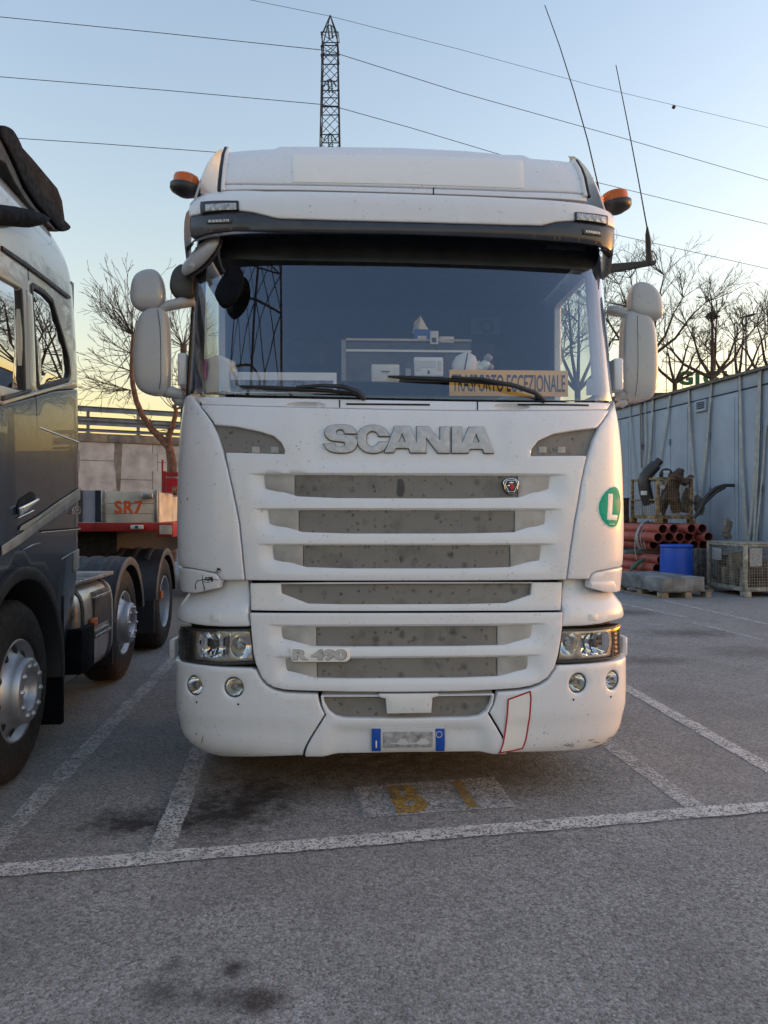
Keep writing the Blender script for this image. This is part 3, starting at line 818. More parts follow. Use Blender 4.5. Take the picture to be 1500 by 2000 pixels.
# ================================================================== far right: lamp post, sign, small building
o = empty('street_lamp', (T(1457, 1000, 45).x, 45, 0)); tag(o, 'slim grey street lamp standing behind the site cabin', 'street lamp')
b = MB(); zt_ = T(0, 622, 45).z; b.tube([(0, 0, 0), (0, 0, zt_)], [.09, .05], 8); b.build('pole', MATS['galvanised'], o)
b = MB(); b.loft([sring((-.12+.75*t, 0, zt_+.1+.18*t), .06+.0*t, .12*math.sin(math.pi*(.15+.7*t)), 12, 2) for t in np.linspace(0, 1, 5)][0:1]+[[Vector((-.12+.75*t, .16*math.sin(math.pi*(.12+.76*t))*math.cos(a_), zt_+.08+.2*t+.09*math.sin(math.pi*(.12+.76*t))*math.sin(a_))) for a_ in np.linspace(0, 2*math.pi, 12, endpoint=False)] for t in np.linspace(0, 1, 8)]); b.build('lamp_head', MATS['steel_dark'], o)
o = empty('shop_sign', (T(1370, 1000, 70).x, 70, T(0, 766, 70).z)); tag(o, 'large green letters on a roof frame above the site cabin', 'sign')
fl = Flat((0, -.1, 0), (1, 0, 0), (0, 0, 1))
for ch, x0, x1, y0, y1 in (('G', 1322, 1352, 735, 762), ('I', 1357, 1363.5, 735, 756), ('G', 1372, 1402, 731, 757), ('I', 1411, 1418, 731, 752)):
    xc = ((x0+x1)/2-1370)/F*70; w_ = (x1-x0)/F*70; put_text('letter', ch, fl, xc, (772-745)/F*70, 28/F*70, MATS['sign_green'], o, width=w_, bold=.05, depth=.12)
b = MB()
for k in range(9): b.tube([(-3.2+.75*k, 0, -4), (-3.2+.75*k, 0, 3.6+.4*math.sin(k*3))], .035, 4)
for z in (.2, 1.6, 2.8): b.tube([(-3.6, .05, z), (3.6, .05, z)], .03, 4)
b.build('sign_frame', MATS['crate_rust'], o)
o = empty('far_building', (T(1290, 1000, 60).x, 60, 0)); tag(o, 'small pale building with dark flat roof behind the site cabin', 'building')
zr = T(0, 768, 60).z
b = MB(); b.box((-3, 0, 0), (1.3, 6, zr-.5)); b.build('wall', MATS['building_pale'], o)
b = MB(); b.box((-3.2, -.3, zr-.5), (1.4, 6.2, zr)); b.build('roof', MATS['junk_brown'], o)
for x in (-2.2, -1.2, -.2): 
    b = MB(); b.box((x, -.03, zr-1.9), (x+.7, 0, zr-.8)); b.build('window', MATS['tinted_glass'], o)

# ================================================================== power line
PY = 45.0
pyl = empty('pylon', (T(645, 1000, PY).x, PY, 0)); tag(pyl, 'slender dark lattice pylon with insulators rising behind the white truck', 'pylon')
def lattice(zs, ws, par, mat, r_leg, r_br, name_leg='leg', dens=1.05):
    for sx, sy in ((-1, -1), (1, -1), (1, 1), (-1, 1)):
        b = MB(); b.tube([(sx*w/2, sy*w/2, z) for z, w in zip(zs, ws)], r_leg, 4, smooth=False); b.build(name_leg, mat, par)
    b = MB(); z = zs[0]; W_ = lambda q: float(np.interp(q, zs, ws))
    while z < zs[-1]-.1:
        w = W_(z); dz = w*dens; z2 = min(z+dz, zs[-1]); w2 = W_(z2)
        for k in range(4):
            c0 = [(-1, -1), (1, -1), (1, 1), (-1, 1)][k]; c1 = [(-1, -1), (1, -1), (1, 1), (-1, 1)][(k+1) % 4]
            A0, A1 = Vector((c0[0]*w/2, c0[1]*w/2, z)), Vector((c0[0]*w2/2, c0[1]*w2/2, z2)); B0, B1 = Vector((c1[0]*w/2, c1[1]*w/2, z)), Vector((c1[0]*w2/2, c1[1]*w2/2, z2))
            b.tube([A0, B1], r_br, 4, caps=False, smooth=False); b.tube([B0, A1], r_br, 4, caps=False, smooth=False)
        z = z2
    b.build('bracing', mat, par)['kind'] = 'stuff'
zz = lambda py: H+(1000-py)/F*PY
ztop = zz(30); lattice([0, zz(285), zz(75)], [1.9, 1.1, .86], pyl, MATS['pylon_steel'], .045, .022)
for sx, sy in ((-1, -1), (1, -1), (1, 1), (-1, 1)):
    b = MB(); b.tube([(sx*.43, sy*.43, zz(75)), (0, 0, ztop)], .04, 4, smooth=False); b.build('peak_leg', MATS['pylon_steel'], pyl)
for py in (73, 99, 116, 168, 200, 216, 271):
    w = .5; z = zz(py); b = MB()
    b.tube([(-w, -w, z), (w, -w, z), (w, w, z), (-w, w, z), (-w, -w, z)], .035, 4, caps=False, smooth=False); b.build('ring_frame', MATS['pylon_steel'], pyl)
for py in (62, 167, 272):
    for dx in (-.09, .10):
        b = MB(); z0 = zz(py)
        for k in range(7): b.lathe([(.02, 0), (.075, -.02), (.02, -.08)], Matrix.Translation((dx+.012*k, -.55, z0-.11*k)), 8)
        b.build('insulator', MATS['insulator'], pyl)
    b = MB(); b.tube([(-.35, -.55, zz(py)-.35), (-.2, -.55, zz(py)-.05), (0, -.55, zz(py)+.06), (.2, -.55, zz(py)-.05), (.38, -.55, zz(py)-.4)], .03, 5); b.build('jumper', MATS['wire_black'], pyl)
def cable(label, pts, r_=.02):
    """pts: (px, py, Y) along the cable"""
    P = [T(*p) for p in pts]; o = empty('power_cable', P[len(P)//2]); tag(o, label, 'cable', 'power line cables')
    out = []
    for i in range(len(P)-1):
        for k in range(6): out.append(P[i].lerp(P[i+1], k/6))
    out.append(P[-1]); b = MB(); b.tube([p-o.location for p in out], r_, 5, caps=False); b.build('strand', MATS['wire_black'], o); return o
cable('thin topmost earth wire running over the pylon tip', [(300, -45, 43.5), (490, 0, 44.2), (642, 31, 45), (900, 97, 48), (1160, 168, 52), (1500, 249, 58), (1900, 330, 66)], .013)
cable('upper power cable crossing the pylon below its tip', [(-300, 0, 41), (0, 33, 42.5), (330, 66, 44), (632, 98, 45), (660, 105, 45.2), (900, 181, 48), (1200, 265, 52.5), (1500, 352, 58), (1900, 455, 66)])
cable('middle power cable meeting the pylon halfway', [(-300, 125, 41), (0, 150, 42.5), (330, 177, 44), (628, 204, 45), (664, 211, 45.2), (800, 249, 46.5), (960, 297, 48.6), (1165, 356, 52), (1500, 438, 58), (1900, 525, 66)])
cable('lowest power cable reappearing right of the white cab', [(-300, 246, 41), (0, 268, 42.5), (200, 281, 43.3), (430, 298, 44.2), (645, 318, 45), (900, 382, 48), (1205, 459, 52.5), (1500, 525, 58), (1900, 600, 66)])
o = empty('marker_ball', T(1316, 209, 54.6)); tag(o, 'small dark ball hanging on the topmost wire', 'marker')
b = MB(); b.lathe([(.0005, -.15), (.09, -.11), (.15, 0), (.09, .11), (.0005, .15)], Matrix.Identity(4), 14); b.build('ball', MATS['steel_dark'], o)
# ================================================================== the white truck
TM = Matrix.Translation((0.120, 4.0, 0)) @ Matrix.Rotation(R(2.5), 4, 'Z')
TMi = TM.inverted()
truck = empty('white_truck', (0.120, 4.0, 0), R(2.5))
tag(truck, 'white truck tractor with six slatted grilles and two roof beacons parked facing the camera', 'truck')
def tl(px, py, Y): return TMi @ at(px, py, Y)
WP, WPL, DG = MATS['white_paint'], MATS['white_plastic'], MATS['dark_gap']

HOOD = Front([1.05, 1.17, 1.3, 1.55, 1.8, 2.0, 2.12, 2.3], [.03, .028, .03, .04, .06, .095, .135, .21],
             [1.225, 1.235, 1.248, 1.254, 1.252, 1.248, 1.242, 1.23], [.34]*8, 2.9)
LOW = Front([.20, .245, .28, .34, .42, .55, .7, .92, 1.2], [.07, .03, .012, .003, 0, 0, .004, .015, .04],
            [1.10, 1.165, 1.208, 1.238, 1.250, 1.255, 1.257, 1.254, 1.245], [.32, .34, .36, .36, .36, .36, .36, .36, .36], 2.9)
BROW = Front([.88, .92, .96, 1.0, 1.04, 1.09, 1.14, 1.2], [.012, .012, .013, .018, .035, .055, .062, .065],
             [1.250, 1.254, 1.256, 1.251, 1.23, 1.195, 1.172, 1.162], [.36, .36, .36, .36, .37, .38, .39, .39], 2.8)
WS = Front([2.0, 2.12, 2.4, 2.8, 3.2], [.135, .165, .225, .305, .39], [1.235, 1.235, 1.232, 1.225, 1.218], [.30]*5, 3.0)
VIS = Front([2.9, 3.0, 3.1, 3.2, 3.26, 3.30, 3.34], [.21, .185, .175, .18, .20, .235, .30], [1.225, 1.238, 1.245, 1.243, 1.23, 1.21, 1.18], [.32]*7, 3.2)
ROOF = Front([3.2, 3.3, 3.42, 3.55, 3.64, 3.70, 3.76, 3.80], [.25, .28, .325, .40, .48, .545, .66, .86],
             [1.22, 1.20, 1.18, 1.155, 1.135, 1.12, 1.10, 1.08], [.26]*8, 4.0)

def PX(surf, pts):
    out = []
    for q in pts:
        if q[0] == 'u': out.append((q[1], q[2]))
        else: out.append(inv(surf, TM, q[0], q[1], ((q[0]-783)/F*4.25, H-(q[1]-1000)/F*4.15)))
    return out
def lerp_pts(a, b, n): return [(a[0]+(b[0]-a[0])*i/n, a[1]+(b[1]-a[1])*i/n) for i in range(n)]

# --- hood with its three slotted grilles
seamL = [(391, 791), (404, 807), (417, 824)]
ventL = [(419, 829), (461, 833), (505, 842), (534, 851), (549, 864), (556, 878), (556, 887), (440, 884)]
seamL2 = [(447, 917), (456, 957), (463, 990), (469, 1022), (475, 1080), (480, 1133)]
seamR2 = [(1106, 1132), (1112, 1083), (1121, 1021), (1128, 983), (1134, 945), (1141, 912)]
ventR = [(1146, 890), (1036, 891), (1038, 877), (1052, 860), (1081, 847), (1124, 840), (1165, 835.5)]
seamR = [(1168, 833), (1180, 817), (1190, 801)]
topH = [(1100, 802), (1000, 802.5), (900, 802), (800, 800.5), (700, 798.5), (600, 796), (500, 793.5)]
hood_out = PX(HOOD, seamL+ventL+seamL2+seamR2+ventR+seamR+topH)
slots = [dict(o=[(517, 928), (520, 950), (581, 969), (660, 972.5), (900, 973.5), (1015, 971), (1071, 951), (1074, 932), (1013, 930.5), (780, 930), (575, 928.5)], m=(575, 1013), c=(482, 924, 1112, 927)),
         dict(o=[(525, 998), (529, 1020.5), (590, 1039), (680, 1042), (900, 1042), (1004, 1039.5), (1063, 1020.5), (1065, 1000), (1007, 999), (780, 998.5), (583, 998)], m=(583, 1007), c=(493, 993.5, 1100, 995)),
         dict(o=[(534, 1067.5), (537, 1091), (598, 1108), (680, 1110.5), (900, 1110.5), (996, 1108), (1053, 1093), (1056, 1068), (998, 1067.5), (780, 1067.5), (592, 1067.5)], m=(592, 998), c=(500, 1063, 1090, 1064))]
slots2 = [dict(o=[(550.5, 1227), (553, 1247.5), (608, 1262), (680, 1263), (900, 1262), (985, 1260), (1036, 1246), (1038.5, 1224), (972, 1224.5), (780, 1225.5), (618, 1226.5)], m=(618, 972), c=(520, 1222.5, 1072, 1219.5)),
          dict(o=[(558, 1290), (561.5, 1310), (614, 1324), (680, 1325.5), (900, 1324), (975, 1321), (1029, 1307), (1030.5, 1285), (972, 1286), (780, 1288), (619, 1289.5)], m=(619, 972), c=(530, 1285, 1062, 1281))]
def slat_disp(surf, sl, zend, depth=.032, ramp=.55):
    C = []
    for s in sl:
        a = PX(surf, [(s['c'][0], s['c'][1])])[0]; b = PX(surf, [(s['c'][2], s['c'][3])])[0]
        mid = PX(surf, [(783, (s['c'][1]+s['c'][3])/2)])[0]
        o = PX(surf, [s['o'][0], s['o'][7]])
        C.append((mid[1], a[0], b[0], o[0][0], o[1][0]))
    zs = [c[0] for c in C]+[zend]
    def d(u, z):
        if z > zs[0]+.004 or z < zend: return 0.0
        for i in range(len(C)):
            if zs[i+1]-.004 < z <= zs[i]+.004:
                f = (zs[i]-z)/(zs[i]-zs[i+1]); c = C[i]
                k = (1-sstep(.30, .30+ramp, f))
                if z > zs[i]-.004: k *= (zs[i]+.004-z)/.008
                if i < len(C)-1 and z < zs[i+1]+.004: pass
                w = sstep(c[1], c[3]+.02, u)*(1-sstep(c[4]-.02, c[2], u))
                return -depth*k*w
        return 0.0
    ex = []
    for i, c in enumerate(C):
        for u in np.arange(c[1]-.02, c[2]+.02, .022):
            for dz in (.006, .0045, -.0045, -.007, -.014): ex.append((u, c[0]+dz))
    return d, ex, [c[0] for c in C]
hd, hex_, hav = slat_disp(HOOD, slots, PX(HOOD, [(783, 1131)])[0][1])
lett_lo, lett_hi = PX(HOOD, [(783, 900)])[0][1], PX(HOOD, [(783, 815)])[0][1]
eL, eR = PX(HOOD, [(608, 905)])[0][0], PX(HOOD, [(985, 905)])[0][0]
def hood_disp(u, z):
    d = hd(u, z)
    # shallow field behind the lettering with a soft lower edge
    w = sstep(eL-.05, eL+.03, u)*(1-sstep(eR-.03, eR+.05, u))*sstep(lett_lo-.035, lett_lo-.005, z)*(1-sstep(lett_hi-.1, lett_hi+.08, z))
    return d-.009*w
hood_holes = [PX(HOOD, s['o']) for s in slots]
panel('hood', HOOD, hood_out, WP, truck, holes=hood_holes, depth=.045, rim=.004, g=(.03, .018), disp=hood_disp, fil=.006, step=.02, extra=hex_, avoid=hav, hole_depth=.05)

def grilles(surf, sl, parent, off=-.026):
    for s in sl:
        o = s['o']
        def yb(x, pts):
            for (x0, y0), (x1, y1) in zip(pts[:-1], pts[1:]):
                if x0 <= x <= x1: return y0+(y1-y0)*(x-x0)/(x1-x0)
            return pts[-1][1]
        bot = o[1:7]; top = o[7:]+[o[0]]; top = top[::-1]
        a, b = s['m']
        mid = [(x, yb(x, top)-3) for x in np.linspace(a, b, 14)]+[(x, yb(x, bot)+3) for x in np.linspace(b, a, 14)]
        panel('grille_mesh', surf, PX(surf, mid), MATS['grille_mesh'], parent, off=off, depth=.01, rim=.002, g=.06, fil=0)
        lc = [(a-1, yb(a, top)-3), (a-1, yb(a, bot)+3)]+[(o[2][0]-4, o[2][1]+3), (o[1][0]-3, o[1][1]+2), (o[0][0]-3, o[0][1]-3)]
        rc = [(b+1, yb(b, top)-3), (b+1, yb(b, bot)+3)]+[(o[5][0]+4, o[5][1]+3), (o[6][0]+3, o[6][1]+2), (o[7][0]+3, o[7][1]-3)]
        for q in (lc, rc):
            if q is lc and o[2][0] > a: q = [q[0], q[1], q[3], q[4]]
            if q is rc and o[5][0] < b: q = [q[0], q[1], q[3], q[4]]
            panel('grille_end_cap', surf, PX(surf, q), MATS['grille_cap'], parent, off=off+.004, depth=.01, rim=.002, g=.06, fil=0)
grilles(HOOD, slots, truck)
# corner vents
for v in (ventL, ventR):
    cx = sum(p[0] for p in v)/len(v); cy = sum(p[1] for p in v)/len(v)
    q = [(cx+(x-cx)*1.03, cy+(y-cy)*1.08) for x, y in v]
    w = panel('corner_vent', HOOD, PX(HOOD, q), MATS['grille_mesh'], truck, off=-.02, depth=.01, rim=.002, g=.06, fil=0)
    sgn = 1 if cx < 783 else -1
    for dx in (18, 55):
        x0 = cx+sgn*(dx-30) if sgn > 0 else cx-(dx-18)
        panel('vent_bracket', HOOD, PX(HOOD, [(x0, 871), (x0+15, 871), (x0+15, 883), (x0, 883)]), MATS['grille_cap'], w, off=-.016, depth=.004, rim=.001, g=.1, fil=.002)

# --- lettering on the hood (wide joined capitals)
def LZ(p): return [(620+x/4.16667, 810+y/4.16667) for x, y in p]
S_ = [(315, 155), (222, 155), (215, 132), (200, 121), (180, 120), (160, 126), (150, 140), (155, 155), (170, 162), (250, 166), (290, 175), (312, 190), (324, 215), (321, 245), (308, 275), (280, 298), (240, 310), (190, 312), (140, 308), (100, 296), (70, 275), (52, 238), (140, 238), (150, 255), (170, 264), (200, 264), (220, 255), (228, 240), (220, 225), (200, 220), (130, 215), (95, 203), (70, 180), (58, 150), (62, 125), (80, 103), (110, 90), (150, 82), (190, 80), (240, 84), (280, 97), (303, 118), (313, 140)]
C_ = [(585, 175), (497, 175), (490, 155), (475, 140), (450, 134), (425, 138), (405, 155), (396, 180), (396, 215), (405, 240), (425, 258), (450, 262), (475, 255), (492, 238), (500, 222), (577, 222), (560, 258), (545, 285), (520, 302), (485, 312), (445, 314), (405, 308), (370, 292), (345, 268), (329, 240), (326, 215), (322, 190), (331, 150), (352, 118), (385, 95), (430, 84), (470, 84), (515, 95), (550, 115), (572, 145)]
AN_ = [(545, 308), (582, 222), (628, 95), (748, 95), (808, 230), (808, 97), (900, 97), (998, 212), (998, 100), (1075, 100), (1075, 312), (980, 312), (883, 185), (883, 310), (756, 310), (742, 274), (635, 274), (620, 308)]
IA_ = [(1093, 100), (1173, 100), (1173, 235), (1232, 101), (1350, 101), (1432, 313), (1357, 313), (1342, 280), (1240, 280), (1225, 312), (1093, 312)]
holesL = {'AN': [(688, 148), (718, 222), (658, 222)], 'IA': [(1290, 152), (1320, 226), (1262, 226)]}
for nm, P_ in (('S', S_), ('C', C_), ('AN', AN_), ('IA', IA_)):
    o = PX(HOOD, LZ(P_)); hs = [PX(HOOD, LZ(holesL[nm]))] if nm in holesL else []
    if area2(o) < 0: o = o[::-1]
    hs = [h if area2(h) > 0 else h[::-1] for h in hs]
    lt = panel('letter', HOOD, o, MATS['letter_silver'], truck, holes=hs, off=.006, depth=.012, rim=.0015, g=.03, fil=0)
    panel('letter_edge', HOOD, inset(o, -.0028), MATS['letter_edge'], lt, holes=[inset(h, .0025) for h in hs], off=.001, depth=.008, rim=.0008, g=.05, fil=0)

# --- strip under the windscreen with hand holds and wiper slots
scut = PX(HOOD, [(381, 773), (392, 788), (500, 790.5), (600, 793), (700, 795.5), (800, 797.5), (900, 799), (1000, 799.5), (1100, 799), (1189, 798), (1197, 786), (1100, 783.5), (1000, 783), (900, 781.5), (800, 780), (700, 778), (600, 776), (500, 774.5)])
def ell(cx, cy, rx, ry, n=20): return [(cx+rx*math.cos(2*math.pi*k/n), cy+ry*math.sin(2*math.pi*k/n)) for k in range(n)]
h1, h2 = PX(HOOD, ell(596, 789, 38, 6.2)), PX(HOOD, ell(1000, 792, 36, 6.2))
cow = panel('cowl_strip', HOOD, scut, WP, truck, holes=[h1, h2], off=-.012, depth=.05, rim=.004, g=.05, fil=.004)
for hpoly in (h1, h2):
    A = np.array(hpoly); c = A.mean(0); hw = A.max(0)-c
    panel('hand_hold', HOOD, [tuple(c+(np.array(p)-c)*1.05) for p in hpoly], WPL, truck, off=-.02, depth=.004, rim=.001, g=.012, fil=0,
          disp=lambda u, z, c=c, hw=hw: -.03*max(0, 1-((u-c[0])/hw[0])**2-((z-c[1])/hw[1])**2))
for x0, x1, dy in ((676, 840, 0), (1012, 1152, 4)):
    panel('wiper_slot', HOOD, PX(HOOD, [(x0, 785.5+dy*.3), (x1, 787+dy*.3), (x1, 790.5+dy*.3), (x0, 789+dy*.3)]), DG, truck, off=-.0095, depth=.001, rim=.0005, g=.08, fil=.002)
for x, y0, y1 in ((662, 779, 794), (932, 782, 799)):
    panel('cowl_joint', HOOD, PX(HOOD, [(x, y0), (x+2.5, y0), (x+2.5, y1), (x, y1)]), DG, truck, off=-.0095, depth=.001, rim=.0004, g=.1, fil=0)

# --- panel below the hood, lower grille panel
mid = PX(LOW, [(487, 1139), (489, 1192), (640, 1193.5), (783, 1193.5), (940, 1193), (1097, 1192), (1100, 1137), (940, 1136.5), (783, 1136.5), (640, 1137)])
slot4 = [(547, 1141), (549, 1159), (601, 1179), (680, 1180.5), (900, 1180), (990, 1178), (1039, 1161.5), (1041, 1139.5), (990, 1139.5), (783, 1140), (600, 1141)]
panel('upper_grille_panel', LOW, mid, WP, truck, holes=[PX(LOW, slot4)], off=-.012, depth=.05, rim=.004, g=.05, fil=.006, hole_depth=.04)
panel('grille_mesh', LOW, PX(LOW, [(545, 1137), (546, 1160), (600, 1182), (680, 1184), (900, 1183), (992, 1181), (1042, 1163), (1044, 1136)]), MATS['grille_mesh'], truck, off=-.034, depth=.01, rim=.002, g=.06, fil=0)
low_out = PX(LOW, [(488, 1197), (490, 1214), (492.5, 1245), (495.5, 1275), (500, 1296), (512, 1323), (522, 1334), (535, 1341.5), (556, 1346.5), (580, 1348), (680, 1350.5), (783, 1351), (900, 1349.5), (975, 1346), (1010, 1343.5), (1036, 1339), (1054, 1332), (1068, 1323), (1082, 1303), (1089, 1278), (1094, 1250), (1097, 1225), (1098, 1196), (940, 1197), (783, 1197.5), (640, 1197.5)])
ld, lex, lav = slat_disp(LOW, slots2, PX(LOW, [(783, 1347)])[0][1], .028)
panel('lower_grille_panel', LOW, low_out, WP, truck, holes=[PX(LOW, s['o']) for s in slots2], off=.008, depth=.05, rim=.005, g=(.03, .018), fil=.006, step=.02, disp=ld, extra=lex, avoid=lav, hole_depth=.05)
grilles(LOW, slots2, truck, -.02)
# type badge
bd = PX(LOW, [(566, 1267), (570, 1289), (575, 1292), (676, 1292), (683, 1287), (683, 1269), (678, 1264.5), (570, 1263.5)])
badge = panel('type_badge', LOW, bd, MATS['clean_white'], truck, off=.018, depth=.03, rim=.003, g=.05, fil=.006)
c = PX(LOW, [(625, 1278)])[0]; e0, e1 = PX(LOW, [(574, 1278), (677, 1278)]); t0, t1 = PX(LOW, [(625, 1268), (625, 1288)])
put_text('badge_lettering', 'R 490', LOW, c[0], c[1], (t0[1]-t1[1]), MATS['letter_silver'], badge, width=abs(e1[0]-e0[0]), bold=.045, depth=.006, off=.017)
put_text('badge_lettering_edge', 'R 490', LOW, c[0]+.0006, c[1]-.0008, (t0[1]-t1[1])+.005, MATS['letter_edge'], badge, width=abs(e1[0]-e0[0])+.005, bold=.06, depth=.002, off=.0165)

# --- brows over the headlights
um = BROW.um
def brow(side):
    s = -1 if side == 'L' else 1
    if side == 'L': inner = PX(BROW, [(484.5, 1140), (486.5, 1180), (488, 1224), (440, 1224.5), (400, 1222.5), (375, 1219)])
    else: inner = PX(BROW, [(1101, 1139), (1098.5, 1180), (1097.5, 1224), (1140, 1222.5), (1175, 1218.5), (1196, 1213)])
    zb = inner[-1][1]
    out = inner+[(s*(um-.05), zb+.012), (s*(um+.12), zb+.03), (s*(um+.12), 1.06), (s*(um-.08), 1.13), (s*(um-.16), 1.25), (inner[0][0]+s*.02, 1.26)]
    b = panel('headlight_brow', BROW, out, WP, truck, off=0, depth=.06, rim=.01, g=.035, fil=.012, step=.02)
    x0, y0, x1, y1 = (411, 1199, 430, 1214) if side == 'L' else (1150, 1199, 1168, 1212)
    panel('washer_cover', BROW, PX(BROW, [(x0, y0), (x1, y0), (x1, y1), (x0, y1)]), WPL, b, off=.0025, depth=.004, rim=.0012, g=.05, fil=.003)
brow('L'); brow('R')

# --- headlights
def headlight(side):
    L = side == 'L'
    e = empty('headlight'); e.parent = truck
    if L:
        out = [(345, 1222), (378, 1229), (430, 1229.5), (489, 1229), (493, 1262), (497, 1297), (430, 1300), (378, 1295), (347, 1288)]
        ind = [(345, 1222), (376, 1229), (373, 1262), (377, 1294), (347, 1288)]
        big = [(379, 1240), (383, 1234), (447, 1236), (446, 1262), (443, 1279), (438, 1287), (386, 1288), (381, 1275), (377, 1258)]
        rnd = (466.5, 1264, 22.5, 26)
    else:
        out = [(1215, 1218), (1203, 1224), (1150, 1229), (1098, 1229), (1094, 1262), (1088.5, 1296), (1150, 1293.5), (1200, 1287), (1216, 1280)]
        ind = [(1215, 1218), (1203, 1224), (1205, 1255), (1201, 1287), (1216, 1280)]
        big = [(1138, 1237), (1195, 1231), (1199, 1252), (1194, 1279), (1145, 1284), (1138, 1276), (1136, 1258)]
        rnd = (1114, 1258, 20, 25)
    O = PX(LOW, out)
    panel('housing', LOW, O, MATS['black_plastic'], e, off=-.10, depth=.01, rim=.002, g=.06, fil=.01)
    panel('bezel', LOW, inset(O if area2(O) > 0 else O[::-1], -.002), MATS['black_plastic'], e, holes=[inset(O if area2(O) > 0 else O[::-1], .011)], off=-.012, depth=.09, rim=.003, g=.05, fil=.01, hole_depth=.085)
    B = PX(LOW, big); B = B if area2(B) > 0 else B[::-1]; A = np.array(B); c = A.mean(0); hw = (A.max(0)-A.min(0))/2
    def bowl(u, z):
        q = max(abs((u-c[0])/hw[0]), abs((z-c[1])/hw[1]))
        step = .012*(1 if int((u-c[0])/hw[0]*3+9) % 2 else -1)
        return -.062*(1-min(q, 1)**2)+(step if q < .85 else 0)
    panel('reflector', LOW, B, MATS['chrome'], e, off=-.026, depth=.012, rim=.003, g=.0085, fil=.02, disp=bowl)
    frame = inset(O if area2(O) > 0 else O[::-1], .013)
    rc = PX(LOW, [(rnd[0], rnd[1])])[0]; rr = PX(LOW, [(rnd[0]+rnd[2], rnd[1])])[0]; rad = abs(rr[0]-rc[0]); rz = rad*1.02
    ring = [(rc[0]+rad*math.cos(t), rc[1]+rz*math.sin(t)) for t in np.linspace(0, 2*math.pi, 28, endpoint=False)]
    I = PX(LOW, ind)
    panel('trim_frame', LOW, frame, MATS['steel'], e, holes=[inset(B, .004), [(rc[0]+(p[0]-rc[0])*.97, rc[1]+(p[1]-rc[1])*.97) for p in ring]], off=-.030, depth=.02, rim=.002, g=.03, fil=.012)
    panel('round_reflector', LOW, ring, MATS['chrome'], e, off=-.028, depth=.01, rim=.002, g=.009, fil=0,
          disp=lambda u, z: -.055*(1-min(((u-rc[0])/rad)**2+((z-rc[1])/rz)**2, 1)))
    for (uu, zz, r_) in ((rc[0], rc[1], .017), (c[0]+.01, c[1]+.005, .022)):
        b = MB(); p = LOW.pt(uu, zz, -.06); p2 = LOW.pt(uu, zz, -.028)
        b.tube([p, p2], r_, 14); b.tube([p2, LOW.pt(uu, zz, -.022)], [r_, r_*.6], 14)
        b.build('bulb_shield', MATS['steel_dark'] if uu != rc[0] else MATS['led_clear'], e)
    ib = panel('indicator', LOW, I, MATS['black_plastic'] if L else MATS['indicator_sun_glow'], e, off=-.022, depth=.01, rim=.003, g=.05, fil=.006)  # right one carries the sun's reflection in its colour
    A = np.array(I); zc = np.linspace(A[:, 1].min()+.03, A[:, 1].max()-.03, 6)
    for z in zc:
        u0 = (PX(LOW, [(361, 1258)])[0][0] if L else PX(LOW, [(1209, 1252)])[0][0])
        panel('led', LOW, [(u0-.016, z-.008), (u0+.016, z-.008), (u0+.016, z+.008), (u0-.016, z+.008)], MATS['indicator_sun_glow' if not L else 'dark_plastic'], ib, off=-.018, depth=.004, rim=.001, g=.1, fil=.004)
    panel('lens', LOW, inset(O if area2(O) > 0 else O[::-1], .006), MATS['lamp_glass'], e, off=-.004, depth=.004, rim=.002, g=.04, fil=.01)
headlight('L'); headlight('R')
# small white side markers behind the lamps
for s, (px, py) in ((-1, (337, 1268)), (1, (1219, 1262))):
    b = MB(); p = tl(px, py, 4.42)
    b.box((p.x-.018, p.y-.01, p.z-.055), (p.x+.018, p.y+.16, p.z+.055), bev=.010); b.build('side_step_cover', WP, truck)

